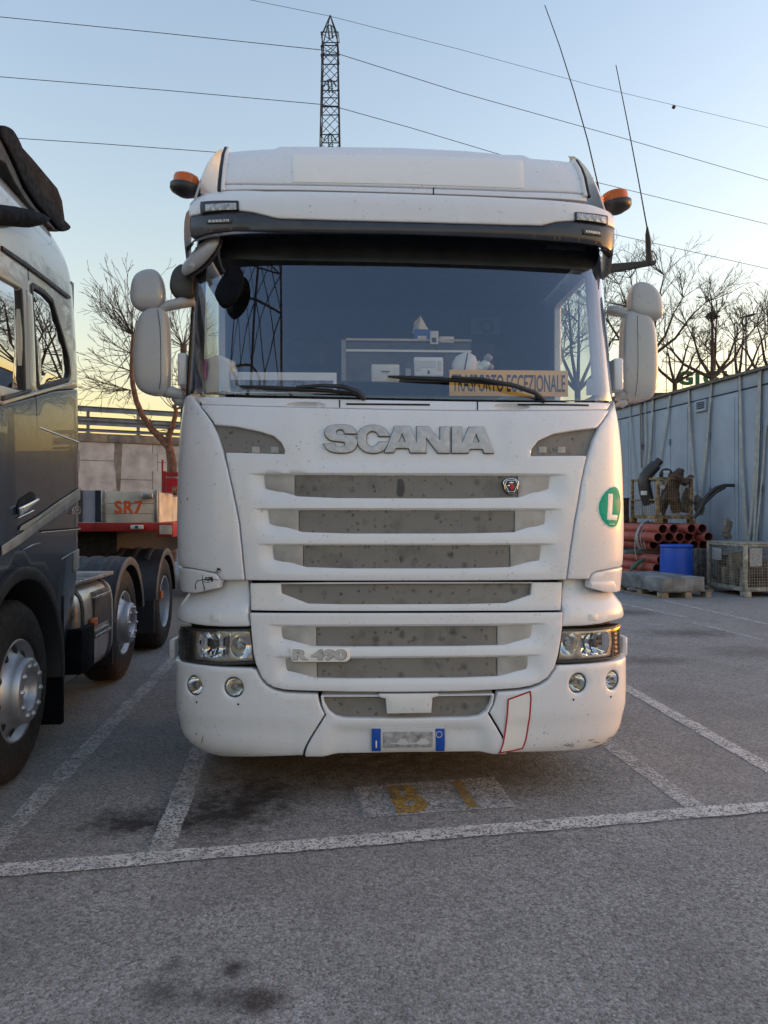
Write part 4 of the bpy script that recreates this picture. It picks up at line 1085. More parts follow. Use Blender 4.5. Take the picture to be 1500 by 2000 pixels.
# --- bumper
def bump_disp(u, z):
    a = abs(u)
    d = -.012*sstep(.455, .40, z)*sstep(.45, .60, a)      # soft shelf under the fog lamps
    return d
fog = {'L': [(380, 1339, 17.5, 20), (456.5, 1342.5, 20, 20.5)], 'R': [(1128.5, 1334, 18, 20), (1195.5, 1328.5, 14.5, 19.5)]}
def corner(side):
    L = side == 'L'; s = -1 if L else 1; um = LOW.um
    if L: inner = [(376, 1297), (430, 1303), (490, 1305), (500, 1309), (510, 1328), (521, 1340), (535, 1348), (556, 1353), (585, 1354.5), (620, 1355.5), (622, 1366), (626, 1380), (634, 1396), (592, 1478), (540, 1480), (470, 1481.5), (430, 1480)]
    else: inner = [(1203, 1290), (1150, 1297), (1090, 1300), (1084, 1310), (1071, 1328), (1056, 1338), (1036, 1345.5), (1010, 1349.5), (972, 1352), (969, 1365), (965, 1378), (957, 1392.5), (993, 1472), (1040, 1471.5), (1100, 1470), (1140, 1467)]
    I = PX(LOW, inner); zt = I[0][1]; zb = I[-1][1]
    out = [(s*(um+.1), zt+.012), (s*(um-.06), zt+.005)]+I+[(I[-1][0]+s*.10, zb+.001), (I[-1][0]+s*.25, zb+.004), (s*(um+.1), zb+.012)]
    holes = []
    for cx, cy, rx, ry in fog[side]:
        cc = PX(LOW, [(cx, cy)])[0]; rr = abs(PX(LOW, [(cx, cy-ry)])[0][1]-cc[1]); holes.append([(cc[0]+rr*math.cos(t), cc[1]+rr*math.sin(t)) for t in np.linspace(0, 2*math.pi, 24, endpoint=False)])
    bp = panel('bumper_corner', LOW, out, WP, truck, holes=holes, off=.006, depth=.06, rim=.008, g=.035, fil=.01, step=.025, disp=bump_disp, hole_depth=.05)
    for h in holes:
        A = np.array(h); c = A.mean(0); rr = (A[:, 0].max()-A[:, 0].min())/2
        f = empty('fog_lamp'); f.parent = truck
        p = LOW.pt(c[0], c[1], -.006); n_ = (LOW.pt(c[0], c[1], .01)-LOW.pt(c[0], c[1], 0)).normalized()
        n_ = (n_+Vector((0, -.6, 0))).normalized(); M = arrow(p, n_)
        b = MB(); b.lathe([(rr*.96, -.006), (rr*.90, -.002), (rr*.84, -.008)], M, 28); b.build('bezel', MATS['dark_plastic'], f)
        b = MB(); b.lathe([(rr*.86, -.010), (rr*.74, -.030), (rr*.45, -.047), (rr*.12, -.054), (.0005, -.055)], M, 28); b.build('reflector', MATS['chrome'], f)
        b = MB(); b.lathe([(.0005, -.018), (rr*.16, -.019), (rr*.22, -.026), (rr*.20, -.052)], M, 16); b.build('bulb_cap', MATS['steel'], f)
        b = MB(); b.lathe([(rr*.88, -.006), (rr*.5, -.001), (.0005, .001)], M, 28); b.build('lens', MATS['lamp_glass'], f)
    dots = [(385.5, 1371), (466, 1375)] if L else [(1119, 1366), (1191.5, 1360.5)]
    for d in dots:
        c = PX(LOW, [d])[0]
        panel('bolt_hole', LOW, [(c[0]+.006*math.cos(t), c[1]+.006*math.sin(t)) for t in np.linspace(0, 2*math.pi, 8, endpoint=False)], DG, bp, off=.0075, depth=.001, rim=.0003, g=.1, fil=0)
    return bp
bcL = corner('L'); bcR = corner('R')
# middle section with the air slot and the plate recess
cen = PX(LOW, [(626, 1358), (629, 1378), (637, 1397), (596, 1478), (680, 1476.5), (783, 1474.5), (900, 1473.5), (989, 1472.5), (953, 1394), (962, 1376), (966, 1355), (783, 1357.5)])
slot7 = PX(LOW, [(631, 1361), (634, 1374), (642, 1388), (655, 1398), (672, 1402.5), (783, 1403.5), (915, 1401.5), (936, 1398), (950, 1388), (958, 1374), (961, 1358), (783, 1360)])
rec = PX(LOW, [(640, 1470), (660, 1432), (672, 1422), (783, 1419), (920, 1419), (937, 1427), (950, 1450), (955, 1464)])
rz0 = PX(LOW, [(783, 1419)])[0][1]; ru0, ru1 = rec[1][0]-.02, rec[5][0]+.02
def cen_disp(u, z):
    t = (rz0-z)/.16
    return -.02*sstep(rz0+.004, rz0-.022, z)*sstep(ru0-.03-.06*t, ru0+.06-.06*t, u)*(1-sstep(ru1-.06+.06*t, ru1+.03+.06*t, u))
panel('bumper_middle', LOW, cen, WP, truck, holes=[slot7], off=.004, depth=.06, rim=.006, g=.022, fil=.008, disp=cen_disp, hole_depth=.04)
panel('air_slot_mesh', LOW, PX(LOW, [(629, 1353), (632, 1376), (641, 1391), (655, 1401), (672, 1406), (783, 1407), (915, 1405), (938, 1401), (952, 1390), (960, 1375), (964, 1350), (783, 1353)]), MATS['grille_mesh'], truck, off=-.03, depth=.01, rim=.002, g=.06, fil=0)
panel('tow_cover', LOW, PX(LOW, [(739, 1355), (742, 1361), (753, 1364), (755.5, 1393), (842, 1391.5), (844, 1362.5), (856, 1359), (857, 1354)]), WPL, truck, off=.012, depth=.03, rim=.004, g=.06, fil=.004)
pl = PX(LOW, [(725.5, 1422.5), (725.5, 1467.5), (868, 1465.5), (868, 1421)])
plate = panel('number_plate', LOW, pl, MATS['plate_white'], truck, off=.003, depth=.012, rim=.002, g=.08, fil=.005)
for x0, x1 in ((725.5, 744), (849.5, 868)):
    panel('plate_band', LOW, PX(LOW, [(x0+.6, 1422.5), (x1, 1422.5), (x1, 1466.5), (x0+.6, 1466.5)]), MATS['plate_blue'], plate, off=.0038, depth=.001, rim=.0004, g=.1, fil=.004)
rs = random.Random(3)
panel('plate_print', LOW, PX(LOW, [(748, 1429), (845, 1428.5), (845, 1459), (748, 1460)]), MATS['plate_smudge'], plate, off=.0036, depth=.0006, rim=.0003, g=.1, fil=.008)
panel('plate_letter', LOW, PX(LOW, [(733.6, 1446), (736.2, 1446), (736.2, 1460), (733.6, 1460)]), MATS['sticker_white'], plate, off=.0046, depth=.0006, rim=.0002, g=.1, fil=0)
cc = PX(LOW, [(857.5, 1434)])[0]
ringo = [(cc[0]+.017*math.cos(t), cc[1]+.017*math.sin(t)) for t in np.linspace(0, 2*math.pi, 20, endpoint=False)]
panel('plate_stamp', LOW, ringo, MATS['plate_white'], plate, holes=[[(cc[0]+.0135*math.cos(t), cc[1]+.0135*math.sin(t)) for t in np.linspace(0, 2*math.pi, 20, endpoint=False)]], off=.0046, depth=.0006, rim=.0002, g=.1, fil=0)
# white marker field outlined in red on the bumper
st = [(990, 1364), (1035, 1347.5), (1037, 1362), (1034, 1405), (1021, 1463), (996, 1468), (972.5, 1469.5), (982, 1443), (988, 1395)]
so = PX(LOW, st); so = so if area2(so) > 0 else so[::-1]
mk = panel('marker_field', LOW, so, MATS['clean_white'], truck, off=.0125, depth=.003, rim=.0005, g=.02, fil=0, disp=bump_disp)
panel('marker_outline', LOW, so, MATS['sticker_red'], mk, holes=[inset(so, .0085)], off=.0135, depth=.001, rim=.0003, g=.02, fil=0, disp=bump_disp)
# scrapes low on the bumper
b = MB()
for (x0, y0, x1, y1) in ((392, 1456, 397, 1430), (1102, 1455, 1116, 1461), (1108, 1452, 1124, 1464), (1118, 1452, 1122, 1462), (1160, 1450, 1178, 1452), (1168, 1459, 1186, 1452), (1150, 1448, 1166, 1444), (1186, 1446, 1200, 1438), (1160, 1462, 1184, 1454)):
    q = PX(LOW, lerp_pts((x0, y0), (x1, y1), 4)); off_ = .0075
    b.tube([LOW.pt(u, z, off_+bump_disp(u, z)) for u, z in q], [.0004, .0018, .0014, .0004], 5)
b.build('bumper_scrapes', MATS['dark_gap'], bcR)['kind'] = 'stuff'

# --- wind deflectors at the corners
def deflector(side):
    L = side == 'L'; s = -1 if L else 1; um = HOOD.um
    if L:
        inner = [(374, 770), (388, 791), (401, 807), (413, 824), (424, 848), (434, 880), (444, 917), (453, 957), (460, 990), (466, 1022), (472, 1080), (477, 1133), (440, 1133), (433, 1131), (424, 1119), (395, 1113), (372, 1109)]
    else:
        inner = [(1203, 783), (1193, 801), (1183, 817), (1171, 834), (1160, 858), (1150, 890), (1143.5, 912), (1137, 945), (1131, 983), (1124.5, 1021), (1115, 1083), (1109, 1131), (1150, 1131), (1153, 1122), (1163, 1116), (1196, 1109)]
    I = PX(HOOD, inner); zb = I[-1][1]
    zt = 2.165
    out = I+[(s*(um-.03), zb+.012), (s*(um+.32), zb+.02), (s*(um+.32), 1.95), (s*(um+.1), 2.11), (s*(um-.05), zt)]
    d = panel('corner_deflector', HOOD, out, WP, truck, off=.004, depth=.04, rim=.006, g=.04, fil=.008, step=.025)
    if L: lowp = [(372, 1111), (395, 1115), (423, 1121), (432, 1134), (429, 1140), (427, 1148.5), (400, 1154.5), (384, 1158)]
    else: lowp = [(1196, 1111), (1163, 1118), (1155, 1124), (1152, 1136), (1151, 1145), (1154, 1149), (1180, 1155), (1193, 1157)]
    I = PX(HOOD, lowp)
    out = I+[(s*(um-.06), I[-1][1]-.002), (s*(um+.2), I[-1][1]-.0), (s*(um+.2), I[0][1]+.01), (s*(um-.03), I[0][1]+.004)]
    w = panel('deflector_lower', HOOD, out, WP, truck, off=.006, depth=.05, rim=.005, g=.03, fil=.008, step=.02)
    b = MB()
    if L:
        for ln in ([(384, 1150), (383, 1142), (386, 1134), (398, 1132), (412, 1131.5), (431, 1132.5)], [(401, 1152), (399, 1142), (397, 1134), (397, 1122)]):
            q = PX(HOOD, ln); b.tube([HOOD.pt(u, z, .0065) for u, z in q], [.0035]+[.0022]*(len(q)-2)+[.001], 5)
        for (x, y, k) in ((428, 1114, 9), (412, 1131, 11), (405, 1132, 6)):
            for j in range(k):
                q = PX(HOOD, [(x+rs.uniform(-6, 6), y+rs.uniform(-5, 5)), (x+rs.uniform(-6, 6), y+rs.uniform(-5, 5))])
                b.tube([HOOD.pt(u, z, .008) for u, z in q], [.0025, .0015], 5)
        b.build('cracks', DG, w)['kind'] = 'stuff'
    else:
        q = PX(HOOD, [(1151, 1137), (1195, 1134.5), (1197, 1137), (1203, 1156), (1180, 1156), (1153, 1149)])
        panel('deflector_cap', HOOD, q, WP, w, off=.012, depth=.012, rim=.004, g=.05, fil=.006)
deflector('L'); deflector('R')

# L sticker
def Lz(p): return [(1150+x*90/667, 930+y*90/667) for x, y in p]
el = [(448, 400), (440, 290), (420, 210), (395, 168), (350, 155), (290, 175), (230, 230), (180, 300), (145, 380), (135, 450), (145, 540), (185, 630), (235, 690), (280, 725), (330, 738), (372, 725), (402, 680), (426, 600), (442, 500)]
eo = PX(HOOD, Lz(el)); eo = eo if area2(eo) > 0 else eo[::-1]
stw = panel('round_sticker', HOOD, inset(eo, -.007), MATS['sticker_white'], truck, off=.0052, depth=.001, rim=.0003, g=.03, fil=0)
panel('sticker_field', HOOD, eo, MATS['sticker_green'], stw, off=.0062, depth=.001, rim=.0003, g=.03, fil=0)
lo_ = PX(HOOD, Lz([(268, 255), (333, 258), (322, 560), (400, 566), (390, 640), (250, 632)]))
panel('sticker_letter', HOOD, lo_, MATS['sticker_white'], stw, off=.0072, depth=.001, rim=.0003, g=.03, fil=0)
panel('sticker_imprint', HOOD, PX(HOOD, Lz([(285, 690), (360, 692), (360, 700), (285, 698)])), MATS['sticker_white'], stw, off=.0072, depth=.001, rim=.0002, g=.1, fil=0)

# round shield emblem on the upper grille
ec = PX(HOOD, [(998.5, 950)])[0]; er = abs(PX(HOOD, [(982, 950)])[0][0]-ec[0]); sM = er/16.3
def EZ(pts): return [(ec[0]+(x-720)*er/310*1.0, ec[1]-(y-750)*er/310) for x, y in pts]
sh = [(425, 660), (445, 560), (520, 490), (600, 470), (720, 455), (840, 470), (920, 490), (1000, 570), (1010, 660), (975, 740), (960, 850), (900, 930), (830, 970), (800, 1025), (640, 1025), (610, 970), (540, 930), (480, 850), (465, 740)]
so_ = EZ(sh); so_ = so_ if area2(so_) > 0 else so_[::-1]
em = panel('shield_emblem', HOOD, inset(so_, -.003), MATS['letter_edge'], truck, off=-.002, depth=.022, rim=.004, g=.03, fil=.004)
panel('emblem_rim', HOOD, so_, MATS['chrome'], em, off=.000, depth=.003, rim=.001, g=.02, fil=.003)
panel('emblem_field', HOOD, inset(so_, .0035), MATS['emblem_blue'], em, off=.0015, depth=.003, rim=.0008, g=.02, fil=.003)
tri = EZ([(475, 680), (560, 525), (880, 525), (970, 680), (830, 950), (610, 950)])
tri = tri if area2(tri) > 0 else tri[::-1]
panel('emblem_rim', HOOD, tri, MATS['chrome'], em, holes=[inset(tri, .003)], off=.0035, depth=.002, rim=.0006, g=.05, fil=.004)
gr = EZ([(660, 640), (740, 630), (810, 680), (830, 780), (800, 860), (740, 900), (690, 880), (650, 800), (680, 740), (640, 700)])
panel('emblem_crest', HOOD, gr, MATS['emblem_red'], em, off=.0045, depth=.003, rim=.001, g=.02, fil=.004)
panel('emblem_crown', HOOD, EZ([(650, 580), (690, 610), (725, 575), (760, 610), (800, 580), (790, 640), (660, 640)]), MATS['chrome'], em, off=.0045, depth=.003, rim=.0006, g=.05, fil=0)
panel('emblem_crest', HOOD, EZ([(570, 720), (640, 690), (660, 720), (640, 760), (580, 740)]), MATS['chrome'], em, off=.0045, depth=.003, rim=.0006, g=.05, fil=0)
# dark oil smear on the top grille
for pts in ([(777, 936), (783, 933), (789, 938), (791, 955), (788, 968), (780, 970), (775, 963), (777, 950)], ):
    panel('oil_smear', HOOD, smooth_closed(PX(HOOD, pts), 1), MATS['dark_plastic'], truck, off=-.0235, depth=.001, rim=.0003, g=.03, fil=0)
# --- inner shell behind the panel gaps
for srf, z0, z1, dp in ((HOOD, 1.20, 2.16, -.055), (LOW, .28, 1.19, -.11), (BROW, .9, 1.17, -.07)):
    um = srf.um; b = MB(); us = np.linspace(-um-.1, um+.1, 61); zs = np.linspace(z0, z1, 14)
    rows = [[srf.pt(u, z, dp) for u in us] for z in zs]
    b.loft(rows, closed=False, caps=False); b.build('front_bulkhead', DG, truck)

# --- windscreen
wo = [(369, 769), (371, 740), (374, 690), (377, 640), (380, 585), (382, 530), (384, 480), (386, 462), (480, 456), (620, 455), (783, 457), (950, 463), (1080, 470), (1174, 479), (1179, 520), (1184, 580), (1189, 650), (1193, 720), (1197, 784), (1100, 783), (1000, 781.5), (900, 780), (783, 778), (640, 775), (500, 772)]
wi = [(393, 768), (396, 720), (398, 650), (399, 585), (401, 530), (404, 500), (437, 504), (520, 507), (640, 509), (783, 512), (900, 516), (1020, 520.5), (1127, 525.5), (1150, 527), (1164, 529), (1172, 560), (1178, 610), (1184, 680), (1189, 740), (1191, 781), (1100, 781), (1000, 779.5), (900, 778), (783, 776), (640, 773.5), (500, 771)]
WO = PX(WS, wo); WO = WO if area2(WO) > 0 else WO[::-1]
WI = PX(WS, wi); WI = WI if area2(WI) > 0 else WI[::-1]
panel('windscreen', WS, WO, MATS['windscreen'], truck, off=0, depth=.004, rim=.001, g=.05, fil=.01)
# black ceramic edge behind the glass
panel('windscreen_edge', WS, WO, MATS['black_plastic'], truck, holes=[WI], off=-.006, depth=.004, rim=.001, g=.05, fil=.01, hole_fil=.004)
# seal and pillar strips beside the glass
for s in (-1, 1):
    b = MB(); zz = np.linspace(2.12, 3.12, 14)
    rows = []
    for z in zz:
        ue = WS.um-.015
        rows.append([WS.pt(s*ue, z, -.004), WS.pt(s*(ue+.012), z, .008), WS.pt(s*(ue+.035), z, .006), WS.pt(s*(ue+.05), z, -.02)])
    b.loft(rows, closed=False, caps=False); b.build('pillar_seal', MATS['black_rubber'], truck)
    b = MB(); rows = []
    for z in zz:
        ue = WS.um+.03
        rows.append([WS.pt(s*ue, z, .0), WS.pt(s*(ue+.04), z, .006), WS.pt(s*(ue+.10), z, .004), WS.pt(s*(ue+.14), z, -.01)])
    b.loft(rows, closed=False, caps=False); b.build('pillar', WP, truck)

# --- cab sides with door windows, rear wall, roof, floor
def side_pts(s):
    yA, yB = WS.pt(WS.um+.12, 2.12).y, WS.pt(WS.um+.12, 3.1).y
    return yA, yB
yA, yB = side_pts(1)
for s in (-1, 1):
    fl = Flat((s*1.235, 0, 0), (0, s, 0), (0, 0, 1))
    q = lambda pts: [(s*y, z) for y, z in pts]
    outl = q([(.50, 1.02), (.52, 1.7), (yA, 2.14), (yB, 3.12), (yB+.12, 3.30), (2.25, 3.42), (2.25, 1.02)])
    win = q([(yA+.06, 2.24), (yB+.02, 3.02), (1.52, 3.02), (1.52, 2.24)])
    panel('cab_side', fl, outl, WP, truck, holes=[win], off=0, depth=.05, rim=.01, g=.2, fil=.03)
    panel('door_window', fl, win, MATS['side_glass'], truck, off=-.015, depth=.004, rim=.001, g=.3, fil=.03)
b = MB(); b.box((-1.22, 2.18, .95), (1.22, 2.26, 3.42)); b.build('cab_rear_wall', WP, truck)
b = MB(); b.box((-1.20, .50, 1.28), (1.20, 2.18, 1.36)); b.build('cab_floor', MATS['interior_dark'], truck)
b = MB(); b.box((-1.20, 2.10, 1.36), (1.20, 2.17, 3.2)); b.build('bunk_wall', MATS['interior_mid'], truck)
b = MB(); b.box((-1.19, .62, 3.16), (1.19, 2.17, 3.22)); b.build('headliner', MATS['interior_mid'], truck)
for s in (-1, 1):
    # seat with headrest
    x = s*.62; e = empty('seat'); e.parent = truck
    b = MB(); b.box((x-.26, 1.12, 1.75), (x+.26, 1.6, 1.92), bev=.05); b.build('cushion', MATS['interior_dark'], e)
    b = MB(); b.box((x-.25, 1.56, 1.85), (x+.25, 1.70, 2.55), bev=.05); b.build('backrest', MATS['interior_dark'], e)
    b = MB(); b.box((x-.14, 1.58, 2.57), (x+.14, 1.68, 2.78), bev=.04); b.build('headrest', MATS['interior_dark'], e)
    b = MB(); pts = [(x+s*.30, 1.95-.0*k, 1.4+k*.2) for k in range(9)]
    rows = [[(s*1.16, 1.72+.05*k+.025*math.sin(k*2.1+j), 1.4+j*.43) for k in range(9)] for j in range(5)]
    b.loft(rows, closed=False, caps=False); b.build('curtain', MATS['curtain'], truck)
# dashboard
b = MB(); rows = []
for y, z in ((.20, 1.9), (.215, 2.085), (.26, 2.10), (.62, 2.155), (.80, 2.16), (.92, 2.12), (.98, 1.98), (1.0, 1.6)):
    rows.append([(x, y+.16*abs(x/1.15)**2.6*(1 if y < .6 else .2), z) for x in np.linspace(-1.15, 1.15, 21)])
b.loft(rows, closed=False, caps=False); b.build('dashboard', MATS['interior_mid'], truck)
# instrument hood and steering wheel (driver's side, right in the picture)
b = MB(); c = tl(1030, 735, 4.72)
rows = []
for k in range(9):
    y = c.y-.14+.035*k
    rows.append([(c.x+.33*math.cos(t), y, 2.13+.10*math.sin(t)*(.75+.25*math.sin(k/8*math.pi))) for t in np.linspace(0, math.pi, 15)])
b.loft(rows, closed=False, caps=False); b.build('instrument_hood', MATS['interior_dark'], truck)
sw = empty('steering_wheel'); sw.parent = truck
cM = Matrix.Translation((c.x-.02, c.y+.32, 2.10)) @ Matrix.Rotation(R(-48), 4, 'X')
b = MB(); b.tube([cM @ Vector((.225*math.cos(t), .225*math.sin(t), 0)) for t in np.linspace(0, 2*math.pi, 33)], .017, 8, caps=False); b.build('rim', MATS['interior_light'], sw)
b = MB(); b.lathe([(.0, .02), (.07, .015), (.08, -.01)], cM, 20)
for a_ in (200, 340, 270):
    b.tube([cM @ Vector((.06*math.cos(R(a_)), .06*math.sin(R(a_)), 0)), cM @ Vector((.22*math.cos(R(a_)), .22*math.sin(R(a_)), 0))], .014, 6)
b.build('hub', MATS['interior_dark'], sw)
# pull-out tray and rear hatch seen through the glass
tr = empty('dash_tray'); tr.parent = truck
p0, p1 = tl(676, 663, 4.95), tl(922, 669, 4.95)
b = MB(); b.box((p0.x, p0.y, p0.z-.012), (p1.x, p0.y+.35, p0.z)); b.build('tray_top', MATS['interior_mid'], tr)
b = MB(); b.box((p0.x, p0.y-.012, p0.z-.008), (p1.x, p0.y-.002, p0.z+.006)); b.build('tray_edge', MATS['trailer_white'], tr)
b = MB(); b.box((p0.x, p0.y-.006, p0.z-.078), (p1.x, p0.y-.0, p0.z-.064)); b.build('tray_lower_edge', MATS['clean_white'], tr)
b = MB(); b.box((p0.x-.03, p0.y-.01, p0.z-.27), (p0.x-.002, p0.y+.3, p0.z-.004)); b.build('tray_side', MATS['interior_light'], tr)
b = MB(); b.box((p0.x, p0.y+.004, p0.z-.27), (p1.x, p0.y+.02, p0.z-.014)); b.build('tray_back', MATS['interior_mid'], tr)
hp = tl(958, 624, 5.9)
ht = empty('bunk_lamp'); ht.parent = truck
b = MB(); b.box((hp.x-.125, 2.06, hp.z-.07), (hp.x+.115, 2.098, hp.z+.07), bev=.01); b.build('plate', MATS['interior_light'], ht)
b = MB(); b.lathe([(.052, 0), (.052, .02), (.038, .022), (.036, .004)], arrow((hp.x+.005, 2.06, hp.z-.01), (0, -1, 0)), 24); b.build('ring', MATS['interior_dark'], ht)

# --- sun visor over the screen
wv = [(372, 398), (380, 386), (392, 378.5), (433, 375), (520, 374.5), (640, 375.5), (783, 379), (900, 383), (1000, 387.5), (1080, 392), (1151, 400), (1178, 409), (1196, 420), (1203, 436), (1205, 449), (1182, 439), (1150, 433.5), (1120, 431), (1085, 433.5), (1057, 440.5), (1000, 439.5), (900, 436.5), (783, 433.5), (660, 430.5), (546, 427), (531, 424), (496, 415), (468, 411.5), (430, 414), (393, 418), (371, 423)]
visor = empty('sun_visor'); visor.parent = truck
panel('upper_shell', VIS, PX(VIS, wv), WP, visor, off=.004, depth=.03, rim=.006, g=.03, fil=.008, step=.025)
um = VIS.um
bandt = [(371, 425), (393, 420), (430, 416), (468, 413.5), (496, 417), (531, 426), (546, 429), (660, 432.5), (783, 435.5), (900, 438.5), (1000, 441.5), (1057, 442.5), (1085, 435.5), (1120, 433), (1150, 435.5), (1182, 441), (1205, 451)]
bandb = [(1203, 478), (1192, 491), (1161, 478), (1080, 470), (988, 464.5), (900, 461), (783, 457), (640, 454.5), (520, 452), (455, 450.5), (402, 457), (378, 467), (372, 462)]
panel('tinted_band', VIS, PX(VIS, bandt+bandb), MATS['tinted_visor'], visor, off=.0, depth=.02, rim=.004, g=.03, fil=.006, step=.025, back=True)
# underside of the visor and side stays
b = MB(); rows = []
zb = PX(VIS, [(783, 457)])[0][1]
for k in range(5):
    t = k/4
    rows.append([(lambda p, q: p*(1-t)+q*t)(VIS.pt(u, zb+.004-.02*sstep(.9, 1.3, abs(u)), -.006), WS.pt(u*.97, 3.13, .01)) for u in np.linspace(-um+.02, um-.02, 41)])
b.loft(rows, closed=False, caps=False); b.build('underside', MATS['black_plastic'], visor)
for s in (-1, 1):
    b = MB()
    rows = [[VIS.pt(s*(um-.10+.05*k), z, .0) for k in range(6)] for z in np.linspace(3.29, 2.93, 8)]
    rows = [[p+Vector((0, .0, 0)) for p in r_[:max(2, 6)]] for r_ in rows]
    b.loft(rows, closed=False, caps=False); b.build('end_fin', MATS['white_plastic'], visor)
# lamp pods in the visor
for xs, ys, lx, ly in (([394, 467, 467.5, 394], [397, 394.5, 412, 418.5], [404, 463], [402.5, 399, 412, 414.5]), ([1121, 1184, 1184, 1121.5], [415.5, 423.5, 440, 432], [1124, 1180], [418, 426, 439, 431])):
    pod = panel('lamp_pod', VIS, PX(VIS, list(zip(xs, ys))), MATS['black_plastic'], visor, off=.014, depth=.02, rim=.003, g=.05, fil=.004)
    panel('pod_lens', VIS, PX(VIS, [(lx[0], ly[0]), (lx[1], ly[1]), (lx[1], ly[2]), (lx[0], ly[3])]), MATS['led_clear'], pod, off=.0165, depth=.002, rim=.001, g=.05, fil=.003)
    for k in range(4):
        x = lx[0]+(lx[1]-lx[0])*(k+.5)/4; y = (ly[0]+(ly[1]-ly[0])*(k+.5)/4+ly[3]+(ly[2]-ly[3])*(k+.5)/4)/2
        cc = PX(VIS, [(x, y)])[0]; p = VIS.pt(cc[0], cc[1], .0165); nrm = VIS.pt(cc[0], cc[1], .1)-VIS.pt(cc[0], cc[1], 0)
        b = MB(); b.lathe([(.0145, .0), (.0145, .003), (.0125, .003), (.005, .001), (.0005, .0032)], arrow(p, nrm), 16); b.build('led', MATS['steel'], pod)
for x0, x1, y0, y1, sl in ((404, 453, 429, 438, -2), (1138, 1174, 447, 458, 4)):
    f = panel('flasher', VIS, PX(VIS, [(x0, y0), (x1, y0+sl), (x1, y1+sl), (x0, y1)]), MATS['dark_plastic'], visor, off=.008, depth=.01, rim=.002, g=.05, fil=.006)
    for k in range(6):
        x = x0+4+(x1-x0-8)*(k+.5)/6; y = (y0+y1)/2+sl*(k+.5)/6; d = (x1-x0-8)/14
        panel('led', VIS, PX(VIS, [(x-d, y-2.6), (x+d, y-2.6), (x+d, y+2.6), (x-d, y+2.6)]), MATS['led_clear'], f, off=.010, depth=.002, rim=.0006, g=.1, fil=.002)
for x0, x1 in ((1069, 1106), (1108, 1143)):
    panel('visor_label', WS, PX(WS, [(x0, 477+(x0-1069)*.06), (x1, 480+(x1-1106)*.06), (x1, 489+(x1-1106)*.06), (x0, 486+(x0-1069)*.06)]), MATS['dark_plastic'], visor, off=.004, depth=.002, rim=.0005, g=.1, fil=.002)

# --- roof: front fairing, lower strip, raised hatch, side fairings, top
up = [(430, 358), (433, 330), (437, 305), (441, 295.5), (455, 296), (537, 290), (546, 285.5), (660, 286), (783, 287.5), (912, 294), (985, 301), (1022, 302), (1038, 309), (1113, 316), (1124, 320), (1134, 338), (1142, 358), (1146, 378), (1020, 372), (900, 367.5), (783, 364), (640, 360), (520, 358.5)]
panel('roof_fairing', ROOF, PX(ROOF, up), WP, truck, off=.0, depth=.05, rim=.008, g=.05, fil=.012, step=.03)
lo2 = [(430, 360), (520, 360.5), (640, 362), (783, 366), (900, 369.5), (1020, 374), (1146, 380), (1147, 392), (1020, 384), (900, 379), (783, 375), (640, 371), (520, 369), (429, 370)]
panel('roof_lower_strip', ROOF, PX(ROOF, lo2), WP, truck, off=-.004, depth=.04, rim=.003, g=.06, fil=.004)
panel('strip_joint', ROOF, PX(ROOF, [(845.5, 366), (848, 366), (848, 379), (845.5, 379)]), DG, truck, off=-.0025, depth=.001, rim=.0003, g=.1, fil=0)
panel('covered_lettering', ROOF, PX(ROOF, [(571, 303), (783, 303), (1000, 312), (1021, 313), (1023, 369), (900, 364), (783, 360), (573, 356.5)]), MATS['clean_white'], truck, off=.0032, depth=.0025, rim=.0008, g=.05, fil=.006)
for s in (-1, 1):
    um = ROOF.um
    b = MB(); rows = []
    for z in np.linspace(3.27, 3.76, 12):
        rows.append([ROOF.pt(s*u, z, 0) for u in np.linspace(um-.30, um+.9, 22)])
    b.loft(rows, closed=False, caps=False); b.build('side_fairing', WP, truck)
    b = MB(); xs_ = [(429, 374), (430, 358), (433, 330), (437, 305), (442, 292)] if s < 0 else [(1149, 386), (1146, 374), (1141, 350), (1134, 332), (1124, 316.5)]
    q = PX(ROOF, xs_); b.tube([ROOF.pt(u, z, .006) for u, z in q], .012, 8); b.build('fairing_seal', MATS['black_rubber'], truck)
    b = MB(); q2 = [(u-s*.022, z) for u, z in q]; b.tube([ROOF.pt(u, z, .004) for u, z in q2], .012, 8); b.build('fairing_rail', WPL, truck)
b = MB(); rows = []
for k in range(8):
    t = k/7; y = .78+1.47*t
    rows.append([(x*(1.06+.05*t), y+.42*abs(x)**3*(1-t), 3.72+.03*math.sin(t*2.2)-.10*abs(x)**4) for x in np.linspace(-1, 1, 25)])
b.loft(rows, closed=False, caps=False); b.build('roof_top', WP, truck)
b = MB(); b.box((-1.1, 2.2, 3.3), (1.1, 2.26, 3.72)); b.build('roof_rear', WP, truck)

